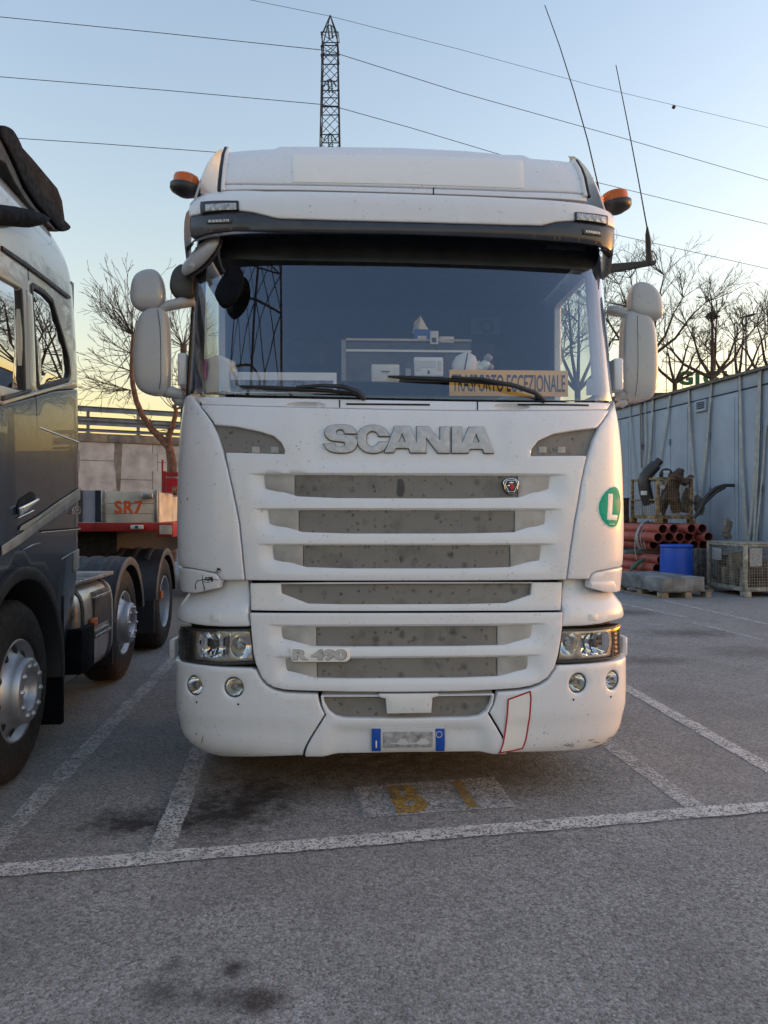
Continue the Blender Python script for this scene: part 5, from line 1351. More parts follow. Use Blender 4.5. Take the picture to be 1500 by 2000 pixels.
# --- beacons
for s, px, py, Y, tilt in ((-1, 362, 366, 4.45, -8), (1, 1203, 399, 4.62, 9)):
    be = empty('beacon'); be.parent = truck
    p = tl(px, py, Y); k = Y/F
    M = Matrix.Translation(p) @ Matrix.Rotation(R(-tilt), 4, 'Y') @ Matrix.Rotation(R(4), 4, 'X')
    b = MB(); b.lathe([(.0, -19*k), (10*k, -18.5*k), (25*k, -12*k), (29*k, -7*k), (29.5*k, 3*k), (27*k, 5*k), (24*k, 5.2*k)], M, 32); b.build('base', MATS['black_plastic'], be)
    b = MB(); b.lathe([(25*k, 4*k), (24.5*k, 17*k), (22.5*k, 22*k), (16*k, 25*k), (.0005, 26*k)], M, 32); b.build('amber_dome', MATS['amber_lens'], be)
    b = MB(); b.lathe([(14*k, 3*k), (14*k, 16*k), (.0005, 18*k)], M, 14, smooth=False); b.build('light_core', MATS['amber'], be)
    b = MB(); b.tube([p+Vector((-s*.05, .0, -.03)), p+Vector((-s*.14, .05, -.06))], .016, 8); b.build('bracket', MATS['black_plastic'], be)

# --- antennas
def antenna(pts, rads, base, nm):
    a_ = empty('antenna'); a_.parent = truck
    b = MB(); b.tube([tl(*p) for p in pts], rads, 6); b.build('whip', MATS['wire_black'], a_)
    b = MB(); b.tube([tl(*p) for p, _ in base], [r_ for _, r_ in base], 12); b.build('mount', MATS['black_rubber'], a_)
    return a_
antenna([(1167, 357, 4.72), (1148, 275, 4.72), (1122, 182, 4.72), (1093, 90, 4.72), (1064, 10, 4.72)], [.0042, .0038, .0034, .003, .0026],
        [((1173, 391, 4.72), .006), ((1172, 386, 4.72), .012), ((1171, 382, 4.72), .008), ((1170, 379, 4.72), .008), ((1166.5, 356, 4.72), .0065)], 'a')
antenna([(1264, 446, 4.6), (1247, 352, 4.6), (1226, 242, 4.6), (1203, 127, 4.6)], [.0042, .0036, .0032, .0026],
        [((1268, 518, 4.6), .022), ((1268, 506, 4.6), .022), ((1267, 492, 4.6), .016), ((1266, 470, 4.6), .017), ((1265, 460, 4.6), .014), ((1264, 443, 4.6), .005)], 'b')
b = MB()
a0, a1 = tl(1184, 524, 4.62), tl(1279, 514, 4.6)
b.add([a0+Vector((0, -.02, .02)), a0+Vector((0, .02, .02)), a0+Vector((0, .02, -.03)), a0+Vector((0, -.02, -.03)), a1+Vector((0, -.02, .012)), a1+Vector((0, .02, .012)), a1+Vector((0, .02, -.008)), a1+Vector((0, -.02, -.008))],
      [(0, 1, 2, 3), (7, 6, 5, 4), (0, 4, 5, 1), (1, 5, 6, 2), (2, 6, 7, 3), (3, 7, 4, 0)])
b.tube([tl(*p) for p in ((1190, 521, 4.6), (1205, 531, 4.6), (1225, 530, 4.6), (1242, 522, 4.6), (1262, 517, 4.6))], .0025, 5)
b.tube([tl(*p) for p in ((1271, 490, 4.6), (1277, 492, 4.6), (1281, 499, 4.6), (1284, 507, 4.6))], .004, 6)
b.build('antenna_arm', MATS['black_plastic'], truck)

# --- mirrors
def mirror_shell(name, rings, Y, hd, mat, parent, ex=3.8, slope=0.0):
    b = MB(); R_ = []
    for py, x0, x1 in rings:
        p0, p1 = tl(x0, py, Y), tl(x1, py, Y); c = (p0+p1)/2; w = (p1-p0).length/2
        d = hd*min(1, .35+.65*(w/(.105*Y/4.45)))
        R_.append(sring((c.x, c.y, c.z), w, d, 24, ex))
    b.loft(R_[::-1]); o = b.build(name, mat, parent)
    m = o.modifiers.new('s', 'SUBSURF'); m.levels = 1; m.render_levels = 2
    return o
MP = MATS['mirror_plastic']
mr = empty('mirror_assembly'); mr.parent = truck
mirror_shell('main_mirror_housing', [(604, 296, 316), (607, 288, 324), (616, 276, 329), (635, 268, 331), (665, 264, 332), (700, 262, 333), (735, 263, 333), (756, 268, 332), (768, 279, 330), (772, 296, 326)], 4.45, .075, MP, mr)
mirror_shell('wide_mirror_housing', [(529, 288, 303), (531, 279, 309), (538, 267, 315), (550, 260, 320), (568, 257, 322.5), (585, 256, 322), (597, 259, 318), (605, 267, 309), (607, 276, 301)], 4.45, .07, MP, mr)
def arm(pts, r_, nm='mirror_arm', mat=MP, par=mr):
    b = MB(); b.tube([tl(*p) for p in pts], r_, 12); b.build(nm, mat, par)
arm([(303, 612, 4.45), (303, 598, 4.45)], [.030, .026])
arm([(312, 604, 4.45), (330, 597, 4.45), (352, 592, 4.46), (378, 589, 4.55)], [.022, .030, .032, .03])
arm([(318, 766, 4.45), (335, 766, 4.45), (350, 771, 4.46), (358, 780, 4.5)], [.028, .036, .034, .03])
arm([(340, 776, 4.47), (348, 783, 4.47), (362, 786, 4.5)], [.022, .03, .028])
b = MB(); q = [tl(x, y, 4.42) for x, y in ((326, 608), (331, 640), (332.5, 690), (332.5, 740), (330, 762))]
b.tube([p+Vector((-.045, -.036, 0)) for p in q], .0018, 5); b.build('housing_seam', DG, mr)
b = MB(); c = tl(298, 690, 4.52); b.box((c.x-.085, c.y-.004, c.z-.20), (c.x+.085, c.y+.004, c.z+.20), bev=.003); b.build('mirror_glass', MATS['chrome'], mr)
mr2 = empty('mirror_assembly'); mr2.parent = truck
mirror_shell('main_mirror_housing', [(611, 1224, 1250), (615, 1218, 1262), (626, 1214, 1272), (645, 1212.5, 1278), (680, 1211, 1281), (715, 1210.5, 1282), (745, 1211, 1282), (768, 1213, 1278), (781, 1219, 1268), (786, 1228, 1250)], 4.62, .075, MP, mr2)
mirror_shell('wide_mirror_housing', [(554, 1242, 1258), (557, 1235, 1268), (566, 1229, 1280), (580, 1227, 1288), (596, 1226, 1292), (610, 1227, 1293), (619, 1234, 1292), (625, 1252, 1286), (627, 1263, 1278)], 4.62, .07, MP, mr2)
arm([(1247, 618, 4.62), (1246, 632, 4.62)], [.026, .03], par=mr2)
arm([(1188, 606, 4.66), (1205, 607, 4.63), (1222, 614, 4.62), (1240, 624, 4.62)], [.03, .032, .026, .016], par=mr2)
arm([(1202, 774, 4.62), (1216, 773, 4.6), (1232, 776, 4.6)], [.028, .034, .024], par=mr2)
arm([(1207, 786, 4.6), (1216, 788, 4.6), (1222, 784, 4.6)], [.02, .028, .02], par=mr2)
b = MB(); q = [tl(x, y, 4.6) for x, y in ((1236, 622), (1237, 660), (1237.5, 710), (1236, 750), (1232, 778))]
b.tube([p+Vector((0, -.072, 0)) for p in q], .0018, 5); b.build('housing_seam', DG, mr2)
b = MB(); c = tl(1247, 698, 4.7); b.box((c.x-.085, c.y-.004, c.z-.21), (c.x+.085, c.y+.004, c.z+.21), bev=.003); b.build('mirror_glass', MATS['chrome'], mr2)
# front mirror above the screen, kerb mirror beside it
mf = empty('front_mirror'); mf.parent = truck
ax0, ax1 = tl(360, 531, 4.44), tl(428, 467, 4.28)
d = (ax1-ax0).normalized(); up_ = Vector((-.50, -.62, .55)); up_ = (up_-d*up_.dot(d)).normalized(); sd_ = d.cross(up_)
b = MB(); R_ = []; b2 = MB(); R2 = []
for t, w, h_ in ((-.02, .01, .01), (.02, .045, .025), (.12, .066, .042), (.35, .08, .055), (.6, .082, .058), (.85, .07, .05), (.97, .045, .03), (1.01, .01, .008)):
    c = ax0+(ax1-ax0)*t-up_*.012*math.sin(math.pi*t)
    ring = []
    for k in range(20):
        a_ = 2*math.pi*k/20; ring.append(c+sd_*w*math.cos(a_)+up_*(h_*math.sin(a_) if math.sin(a_) > 0 else h_*.35*math.sin(a_)))
    R_.append(ring)
    R2.append([c+sd_*w*.93*math.cos(2*math.pi*k/20)-up_*(h_*.30+.012)+up_*h_*.3*math.sin(2*math.pi*k/20) for k in range(20)])
b.loft(R_); b.build('shell', MP, mf); b2.loft(R2); b2.build('glass_frame', MATS['dark_plastic'], mf)
arm([(372, 524, 4.30), (380, 515, 4.36), (388, 505, 4.44)], [.018, .02, .02], par=mf)
mk2 = empty('kerb_mirror'); mk2.parent = truck
mirror_shell('shell', [(519, 352, 366), (524, 344, 376), (534, 337, 379), (550, 333, 381), (566, 332, 381), (576, 337, 380), (584, 344, 376), (587, 350, 366)], 4.5, .06, MATS['dark_plastic'], mk2)
ms = empty('mirror_reflection'); ms.parent = truck  # solid stand-in for the front mirror's reflection in the windscreen
arm([(427, 486, 4.24), (428, 503, 4.23), (432, 520, 4.23), (439, 533, 4.23)], [.008, .008, .008, .009], 'reflected_stalk', MATS['black_rubber'], ms)
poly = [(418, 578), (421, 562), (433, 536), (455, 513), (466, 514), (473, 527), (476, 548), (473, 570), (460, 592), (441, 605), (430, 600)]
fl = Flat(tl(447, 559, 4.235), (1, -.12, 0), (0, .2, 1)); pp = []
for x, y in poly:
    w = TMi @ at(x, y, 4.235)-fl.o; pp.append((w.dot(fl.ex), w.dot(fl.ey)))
panel('shell', fl, smooth_closed(pp, 2), MATS['matte_black'], ms, off=.01, depth=.03, rim=.012, g=.03, fil=0, back=True)  # dark plate shaped like the reflected mirror

# --- wipers
def wiper(armp, blade):
    w = empty('wiper'); w.parent = truck
    b = MB(); b.tube([WS.pt(*inv(WS, TM, x, y, ((x-783)/F*4.25, 2.15)), o) for x, y, o in armp], [.016, .014, .013, .010, .008][:len(armp)], 8); b.build('arm', MATS['black_plastic'], w)
    b = MB(); pts = [WS.pt(*inv(WS, TM, x, y, ((x-783)/F*4.25, 2.15)), o) for x, y, o in blade]
    b.tube(pts, [.006]+[.012]*(len(pts)-2)+[.006], 8); b.build('blade', MATS['black_rubber'], w)
wiper([(1062, 785, .012), (1040, 772, .04), (1000, 760, .05), (940, 747, .045), (880, 741, .03)], [(757, 738, .02), (800, 741, .022), (860, 744, .022), (930, 748, .022), (1000, 757, .022)])
wiper([(712, 781, .012), (697, 770, .04), (670, 762, .05), (630, 759, .045), (580, 760, .03)], [(470, 757, .02), (520, 760, .022), (580, 763, .022), (640, 766, .022), (690, 771, .022)])
b = MB()
for s, (px, py) in ((-1, (357, 720)), (1, (1207, 730))):
    p = tl(px, py, 4.5); q = MB()
    q.box((p.x-.028, p.y-.02, p.z-.10), (p.x+.028, p.y+.10, p.z+.09), bev=.012); q.build('grab_cover', WP, truck)

# --- chassis and wheels under the cab
for s in (-1, 1):
    b = MB(); b.box((s*.42-.05, .5, .62), (s*.42+.05, 6.2, .88)); b.build('chassis_rail', MATS['steel_dark'], truck)
b = MB(); b.box((-.5, .5, .45), (.5, 2.1, 1.25)); b.build('engine', MATS['dark_gap'], truck)
b = MB(); b.box((-.95, .35, .30), (.95, .42, .75)); b.build('front_beam', MATS['steel_dark'], truck)
b = MB(); b.box((-.98, .12, .27), (.98, 2.2, .30)); b.build('added_undertray', MATS['dark_gap'], truck)  # unseen tray, added to keep the ground under the cab dark
for s in (-1, 1):
    b = MB(); b.box((s*1.17-.02, .45, .27), (s*1.17+.02, .92, 1.0)); b.build('added_side_skirt', WPL, truck)  # unseen skirts, added to block low side light under the cab
b = MB(); b.box((-1.1, 2.3, 1.0), (1.1, 2.45, 2.4), bev=.02); b.build('air_intake', MATS['dark_plastic'], truck)
def wheel(parent, x, y, s, r_=.51, w=.31, dual=False):
    """s = outward side; tyre plus alloy rim"""
    wh = empty('wheel'); wh.parent = parent; wh.location = (x, y, r_)
    M = Matrix.Rotation(R(90*s), 4, 'Y')
    b = MB(); hw = w/2
    b.lathe([(.292, hw-.01), (.30, hw), (.40, hw+.008), (.46, hw), (.495, hw-.02), (r_, hw-.05), (r_, -hw+.05), (.49, -hw+.015), (.42, -hw), (.29, -hw+.02)], M, 56)
    for k in range(5):
        z = -hw+.06+(w-.12)*k/4
    b.build('tyre', MATS['tyre'], wh)
    return wh, M
for s in (-1, 1):
    wh, M = wheel(truck, s*1.03, 1.45, s)
    b = MB(); b.lathe([(.29, .13), (.27, .12), (.25, .05), (.14, .06), (.13, .12), (.06, .12), (.0, .12)], M, 32); b.build('rim', MATS['alloy'], wh)
    wh, M = wheel(truck, s*1.0, 5.1, s, w=.5)
    b = MB(); b.lathe([(.29, .2), (.27, .19), (.25, .02), (.14, .03), (.13, .15), (.0, .16)], M, 32); b.build('rim', MATS['alloy'], wh)
    b = MB(); b.lathe([(.58, -.3), (.6, -.3), (.6, .2), (.58, .2)], Matrix.Translation((s*1.0, 5.1, .51)) @ Matrix.Rotation(R(90*s), 4, 'Y'), 20, a0=R(90), a1=R(270)); b.build('mudguard', MATS['mudguard'], truck)
    b = MB(); b.lathe([(.58, -.2), (.6, -.2), (.6, .17), (.58, .17)], Matrix.Translation((s*1.03, 1.45, .51)) @ Matrix.Rotation(R(90*s), 4, 'Y'), 20, a0=R(90), a1=R(270)); b.build('mudguard', MATS['mudguard'], truck)
    b = MB(); b.box((s*1.0-.22, 2.4, .35), (s*1.0+.22, 4.2, .95), bev=.05); b.build('fuel_tank', MATS['tank_alu'], truck)
    b = MB(); b.box((s*1.12-.08, .55, .30), (s*1.12+.03, .90, .36)); b.build('entry_step', MATS['dark_plastic'], truck)

# --- things lying behind the windscreen (each on the dashboard)
def thing_box(name, label, cat, px0, py0, px1, py1, Y, dy, mat, bev=.004, tilt=0.0):
    p0, p1 = at(px0, py1, Y), at(px1, py0, Y); c = Vector(((p0.x+p1.x)/2, Y+dy/2, p0.z))
    o = empty(name, c, R(2.5)); tag(o, label, cat)
    w, h_ = p1.x-p0.x, p1.z-p0.z
    b = MB(); M = Matrix.Rotation(R(tilt), 4, 'X'); b.box((-w/2, -dy/2, 0), (w/2, dy/2, h_), M, bev=bev); b.build('body', mat, o)
    return o, w, h_, dy
def face(o, w, h_, dy, rect, mat, nm, t=.002, tilt=0.0):
    x0, z0, x1, z1 = rect
    b = MB(); b.box((-w/2+x0*w, -dy/2-t, z0*h_), (-w/2+x1*w, -dy/2-.0004, z1*h_), Matrix.Rotation(R(tilt), 4, 'X')); return b.build(nm, mat, o)
ob, w, h_, dy = thing_box('warning_board', 'orange board reading TRASPORTO ECCEZIONALE inside the white truck windscreen', 'board', 877, 723, 1111, 774, 4.50, .006, MATS['orange_board'], .002)
fl = Flat((0, -dy/2, 0), (1, 0, 0), (0, 0, 1))
put_text('lettering', 'TRASPORTO ECCEZIONALE', fl, 0, h_*.5, h_*.66, MATS['board_ink'], ob, width=w*.95, bold=.012, depth=.001, off=.0006)
ob, w, h_, dy = thing_box('name_placard', 'long white placard with dark blurred line behind the windscreen left of centre', 'placard', 447, 727, 657, 768, 4.52, .006, MATS['paper_white'], .002)
face(ob, w, h_, dy, (.02, .05, .97, .62), MATS['paper_shade'], 'printed_line')
ob, w, h_, dy = thing_box('toll_device', 'cream toll device with grey side grips on the dashboard left of the black remote', 'device', 725, 711, 780, 746, 4.52, .03, MATS['device_cream'], .008)
for r_ in ((.06, .2, .26, .75), (.76, .2, .94, .75)): face(ob, w, h_, dy, r_, MATS['plate_white'], 'grip')
face(ob, w, h_, dy, (.35, .56, .65, .62), MATS['board_ink'], 'printed_line'); face(ob, w, h_, dy, (.38, .48, .62, .53), MATS['plate_grey'], 'printed_line')
ob, w, h_, dy = thing_box('toll_device', 'white toll device with moulded cross back right of the black remote', 'device', 808, 697, 866, 735, 4.56, .025, MATS['paper_white'], .01)
for r_ in ((.06, .3, .2, .8), (.82, .3, .94, .8), (.25, .45, .75, .8)): face(ob, w, h_, dy, r_, MATS['plate_white'], 'moulding', .004)
face(ob, w, h_, dy, (.47, .12, .53, .3), MATS['board_ink'], 'slot', .005)
ob, w, h_, dy = thing_box('remote_control', 'upright black remote between the two toll devices on the dashboard', 'remote', 787, 705, 807, 738, 4.55, .02, MATS['dark_plastic'], .004)
face(ob, w, h_, dy, (.25, .05, .75, .55), MATS['interior_light'], 'keypad'); face(ob, w, h_, dy, (.35, .7, .65, .92), MATS['interior_mid'], 'display')
ob, w, h_, dy = thing_box('tissue_box', 'blue tissue box with a white tissue standing on the dash tray', 'tissue box', 809, 643, 840, 667, 4.97, .10, MATS['box_blue'], .003)
face(ob, w, h_, dy, (.2, .1, .75, .45), MATS['paper_white'], 'label')
b = MB(); b.add([(-w*.6, 0, h_*.8), (-w*.48, .01, h_*1.75), (-w*.1, -.02, h_*2.2), (w*.45, .0, h_*1.05), (-w*.05, .03, h_*.95), (-w*.2, -.03, h_*.98)], [(0, 5, 2, 1), (5, 3, 2), (3, 4, 2), (0, 1, 2, 4)], smooth=False); b.build('tissue', MATS['cloth_pale'], ob)
ob, w, h_, dy = thing_box('phone', 'small white phone leaning on the blue tissue box', 'phone', 840, 646, 856, 672, 4.93, .012, MATS['paper_white'], .003)
face(ob, w, h_, dy, (.2, .12, .75, .48), MATS['board_ink'], 'screen')
ob, w, h_, dy = thing_box('notepad', 'flat pale notepad lying on the dash tray beside the phone', 'notepad', 857, 657, 886, 669, 4.97, .10, MATS['paper_white'], .003)
# white cushion with strap, pale cloth bundle, cloth bag with purple tag
o = empty('neck_cushion', at(904, 742, 4.62)); tag(o, 'white rounded cushion with dark strap behind the orange board', 'cushion')
b = MB(); R_ = []
for t, w in ((0, .02), (.08, .055), (.3, .075), (.6, .078), (.85, .06), (1, .015)): R_.append(sring((.02*t, 0, .165*t), w, w*.8, 18, 2.2))
b.loft(R_); b.build('padding', MATS['paper_white'], o)
b = MB(); b.tube([(-.005+.03*t, -.064+.0*t-.0*t, .165*t) for t in (.05, .3, .6, .9)], .004, 6); b.build('strap', MATS['dark_plastic'], o)
o = empty('soft_bundle', at(935, 740, 4.66)); tag(o, 'pale blue soft bundle with two round knobs behind the orange board', 'bundle')
b = MB()
for (x, z, r_) in ((-.02, .06, .05), (.02, .075, .045)):
    b.loft([sring((x+.02*t, 0, z-r_+2*r_*t), r_*math.sin(math.pi*max(min(t, .97), .03)), r_*math.sin(math.pi*max(min(t, .97), .03)), 16, 2) for t in np.linspace(0, 1, 9)])
b.build('padding', MATS['cloth_pale'], o)
for (x, z, r_) in ((.055, .125, .028), (.065, .07, .026)):
    b = MB(); b.loft([sring((x, -.01, z-r_+2*r_*t), r_*math.sin(math.pi*max(min(t, .97), .03)), r_*math.sin(math.pi*max(min(t, .97), .03)), 14, 2) for t in np.linspace(0, 1, 8)]); b.build('knob', MATS['interior_light'], o)
o = empty('cloth_bag', at(428, 768, 4.70)); tag(o, 'pale cloth bag with purple tag in the left corner of the windscreen', 'bag')
b = MB(); R_ = []
for t, w in ((0, .09), (.1, .115), (.4, .12), (.7, .11), (.9, .085), (1, .03)):
    R_.append([Vector((p.x*(1+.12*math.sin(5*math.atan2(p.y, p.x)+7*t)), p.y*(1+.1*math.sin(4*t+p.x*40)), p.z)) for p in sring((0, 0, .22*t), w, .07, 24, 2.3)])
b.loft(R_); b.build('cloth', MATS['cloth_pale'], o)
b = MB(); b.box((-.115, -.10, .07), (-.06, -.085, .19), bev=.004); b.build('tag', MATS['cloth_purple'], o)
o = empty('sticker_card', at(1165, 772, 4.62)); tag(o, 'pale square card in the right corner of the windscreen', 'card')
b = MB(); b.box((-.06, 0, 0), (.06, .004, .1), bev=.001); b.build('sheet', MATS['plate_white'], o)
# ================================================================== second pylon behind the photographer (mirrored in the windscreen)
p2 = empty('pylon', (-8.05, -12.2, 0)); p2.rotation_euler = (0, 0, R(20)); tag(p2, 'broad lattice pylon near the trucks, seen mirrored in the white truck windscreen', 'pylon')
lattice([0, 13, 19, 34], [8.0, 5.2, 4.0, 1.4], p2, MATS['pylon_steel'], .11, .045, dens=.5)

# ================================================================== the dark truck on the left
DO = Vector((-2.07, 4.37, 0)); DA = R(5.22)
DM = Matrix.Translation(DO) @ Matrix.Rotation(DA, 4, 'Z')
dt = empty('dark_truck', DO, DA); tag(dt, 'dark grey and white truck tractor parked on the left with aluminium tank', 'truck')
def lean(u, v):
    s = -.055*max(0, (v-2.2)/1.2)**2
    if v > 3.15: s -= .9*(v-3.15)**2
    return s
SIDE = Bent((0, 0, 0), (0, 1, 0), (0, 0, 1), lean)
def D(pts, g=(.6, 2.0)):
    return [inv(SIDE, DM, x, y, (max(-.3, min(3.5, (x-20)/110)), H-(y-1000)/F*4.9)) for x, y in pts]
TG, TW, BP = MATS['truck_grey'], MATS['truck_white'], MATS['black_plastic']
def yv(z): return D([(150, 900)])[0][0]
UR = D([(152, 900)])[0][0]       # rear edge of the cab
# lower dark body with wheel arch
arch = [(.68*math.cos(t), .52+.68*math.sin(t)) for t in np.linspace(R(-8), R(172), 26)]
lowtop = D([(140, 754), (105, 763), (70, 773), (35, 782), (0, 791)])
body = [(UR, 1.05), (UR+.005, 1.6), (UR, lowtop[0][1]), ]+lowtop[1:]+[(-1.42, lowtop[-1][1]-.02), (-1.46, 1.6), (-1.46, .55), (-.72, .50)]+arch[::-1][0:]+[(.69, .80), (UR-.05, .88)]
body = [(UR, .95), (UR+.005, 1.6), (UR, lowtop[0][1])]+lowtop[1:]+[(-1.42, lowtop[-1][1]-.02), (-1.46, 1.6), (-1.46, .45)]+arch[::-1]
panel('lower_body', SIDE, body, TG, dt, off=0, depth=.05, rim=.012, g=.12, fil=.02, step=.05, disp=lambda u, v: .006*math.sin((v-1.1)*2.2)-.02*sstep(1.30, .8, v)*sstep(.75, 1.1, abs(u)))
ring = [(.70*math.cos(t), .52+.70*math.sin(t)) for t in np.linspace(R(-6), R(178), 30)]+[(.625*math.cos(t), .52+.625*math.sin(t)) for t in np.linspace(R(178), R(-6), 30)]
panel('wheel_arch', SIDE, ring, MATS['mudguard'], dt, off=.03, depth=.25, rim=.008, g=.2, fil=.005, step=.06)
b = MB(); b.lathe([(.66, -.75), (.66, -.02)], Matrix.Translation((0, 0, .52)) @ Matrix.Rotation(R(90), 4, 'Y'), 26, a0=R(100), a1=R(270)); b.build('wheel_well', MATS['dark_gap'], dt)
# upper white body with window openings
strip = D([(134, 582), (90, 548), (45, 514), (0, 485)])
rw = D([(60, 560), (64, 556), (85, 569), (102, 587), (109, 613), (122, 656), (133, 698), (136, 730), (131, 744), (105, 753), (80, 761), (73, 755), (70, 715), (65, 640), (62, 596)])
dwin = D([(0, 541), (40, 564), (43, 660), (46, 764), (0, 772)])
dwin = [dwin[1], dwin[2], dwin[3], (-.95, dwin[3][1]-.06), (-.80, dwin[0][1]+.02), dwin[0]]
wtop = [(UR-.03, 3.1), (UR-.10, 3.32), (UR-.2, 3.45), (-1.0, 3.55), (-1.30, 3.3), (-1.42, 2.6)]
wb = [(UR, lowtop[0][1]+.004)]+wtop+[(-1.42, lowtop[-1][1]-.015)]+[(u, v+.004) for u, v in lowtop[1:]][::-1]
panel('upper_body', SIDE, wb, TW, dt, holes=[rw, dwin], off=.003, depth=.05, rim=.01, g=.08, fil=.03, step=.05, hole_fil=.02)
panel('side_window', SIDE, rw, MATS['tinted_glass'], dt, off=-.006, depth=.01, rim=.002, g=.1, fil=.02)
panel('window_seal', SIDE, [tuple(p) for p in (inset(rw if area2(rw) > 0 else rw[::-1], -.012))], MATS['black_rubber'], dt, holes=[inset(rw if area2(rw) > 0 else rw[::-1], .022)], off=.008, depth=.015, rim=.003, g=.2, fil=.02)
dg = panel('door_window', SIDE, dwin, MATS['tinted_glass'], dt, off=-.012, depth=.01, rim=.002, g=.2, fil=.02)
q = D([(39.5, 562), (43, 563.5), (50, 770), (45.5, 771)]); panel('window_bar', SIDE, q, MATS['black_rubber'], dt, off=.004, depth=.02, rim=.003, g=.2, fil=0)
q = D([(50, 567), (60, 575), (68, 764), (52, 768)]); panel('door_pillar', SIDE, q, MATS['truck_white'], dt, off=.010, depth=.02, rim=.004, g=.2, fil=0)
q = D([(0, 782), (68, 764), (138, 745), (138, 752), (68, 771), (0, 791)]); panel('window_sill', SIDE, q, TW, dt, off=.018, depth=.02, rim=.004, g=.2, fil=0)
q = D([(0, 774), (54, 760), (55, 765), (0, 783)]); panel('door_sill', SIDE, q, MATS['dark_plastic'], dt, off=.024, depth=.02, rim=.004, g=.2, fil=0)
q = D([(0, 480), (45, 510), (90, 544), (134, 578), (134.5, 583), (130, 584), (90, 553), (45, 520), (0, 489)]); panel('roof_moulding', SIDE, q, MATS['black_rubber'], dt, off=.016, depth=.02, rim=.004, g=.2, fil=0)
for ln in ([(53, 526), (55, 548)], [(68, 764), (70, 800), (71, 860), (71, 940)], [(2, 800), (2, 1000)]):
    q = D(ln); b = MB(); b.tube([SIDE.pt(u, v, .002) for u, v in q], .004, 5); b.build('door_gap', DG, dt)
q = D([(75, 835), (115, 850), (153, 864)]); b = MB(); b.tube([SIDE.pt(u, v, .006) for u, v in q], .0055, 6); b.build('bright_moulding', MATS['chrome'], dt)
q = D([(77, 1037), (115, 1034), (155, 1031)]); b = MB(); b.tube([SIDE.pt(u, v, .004) for u, v in q], .006, 6); b.build('step_joint', DG, dt)
q = D([(78, 1040), (155, 1033)]); b = MB(); b.tube([SIDE.pt(u, v, .006) for u, v in q], .003, 6); b.build('bright_edge', MATS['chrome'], dt)
q = D([(120, 1092), (136, 1082), (153, 1073)]); b = MB(); b.tube([SIDE.pt(u, v, .0) for u, v in q], .004, 6); b.build('skirt_joint', MATS['steel'], dt)
q = D([(40, 1074), (58, 1065), (75, 1060)]); b = MB(); b.tube([SIDE.pt(u, v, .012) for u, v in q], [.002, .006, .002], 6); b.build('crease_moulding', MATS['steel'], dt)
# diagonal stripe
q = D([(0, 1066), (40, 1039), (75, 1014), (115, 985), (153, 957), (153, 975), (115, 1003), (75, 1031), (40, 1059), (0, 1085)]); panel('diagonal_stripe', SIDE, q, MATS['stripe_white'], dt, off=.014, depth=.006, rim=.001, g=.1, fil=0)
q = D([(33, 1036), (37, 1027), (70, 1008), (112, 978), (153, 952), (153, 957), (112, 987), (75, 1011), (44, 1035)]); panel('pale_stripe', SIDE, q, MATS['trailer_white'], dt, off=.018, depth=.006, rim=.001, g=.1, fil=.004)
c = D([(143.5, 997)])[0]; e0, e1 = D([(134.5, 997), (152, 997)])
put_text('model_number', '650', SIDE, c[0], c[1], .052, MATS['chrome'], dt, width=abs(e1[0]-e0[0]), bold=.0, depth=.004, off=.016)
# door handle
h = empty('door_handle'); h.parent = dt
q = D([(30, 990), (36, 975), (58, 960), (66, 966), (64, 985), (40, 1003), (30, 1005)]); panel('recess', SIDE, q, MATS['dark_gap'], h, off=.012, depth=.004, rim=.002, g=.1, fil=.02)
q = D([(28, 991), (66, 973), (66, 978), (48, 992), (30, 1008)]); panel('grip', SIDE, q, MATS['chrome'], h, off=.035, depth=.02, rim=.006, g=.1, fil=.01, back=True)
q = D([(29, 1012), (60, 997)]); b = MB(); b.tube([SIDE.pt(u, v, .016) for u, v in q], .005, 6); b.build('lower_lip', MATS['chrome'], h)
# roof spoiler behind the cab
sp = empty('roof_spoiler'); sp.parent = dt
def S2(pts, dz=0.0): return D(pts)
fr = [(-4, 243), (16, 248), (27, 262), (40, 290), (50, 325), (65, 360), (92, 392), (120, 428), (133, 440), (134, 446), (128, 451), (116, 453), (95, 428), (70, 402), (45, 365), (28, 325), (14, 295), (-4, 265)]
FL3 = Bent((0, 0, 0), (0, 1, 0), (0, 0, 1), lambda u, v: -.10-.10*max(0, v-3.2))
def D3(pts): return [inv(FL3, DM, x, y, (.6, 3.4)) for x, y in pts]
panel('frame', FL3, smooth_closed(D3(fr), 2), MATS['matte_black'], sp, off=.02, depth=.10, rim=.010, g=.08, fil=0, step=.06, back=True)
mh = [(26, 261), (70, 310), (118, 368), (127, 392), (132, 428), (134, 442), (120, 430), (92, 394), (65, 361), (50, 326), (40, 291)]
panel('mesh', FL3, D3(mh), MATS['spoiler_mesh'], sp, off=-.02, depth=.02, rim=.004, g=.1, fil=0, back=True)
gr_ = [(0, 268), (14, 297), (28, 327), (45, 367), (70, 404), (95, 430), (114, 453), (106, 450), (80, 425), (55, 398), (28, 355), (12, 320), (0, 312)]
panel('lower_lip', FL3, D3(gr_), MATS['mudguard'], sp, off=.0, depth=.10, rim=.01, g=.1, fil=0, back=True)
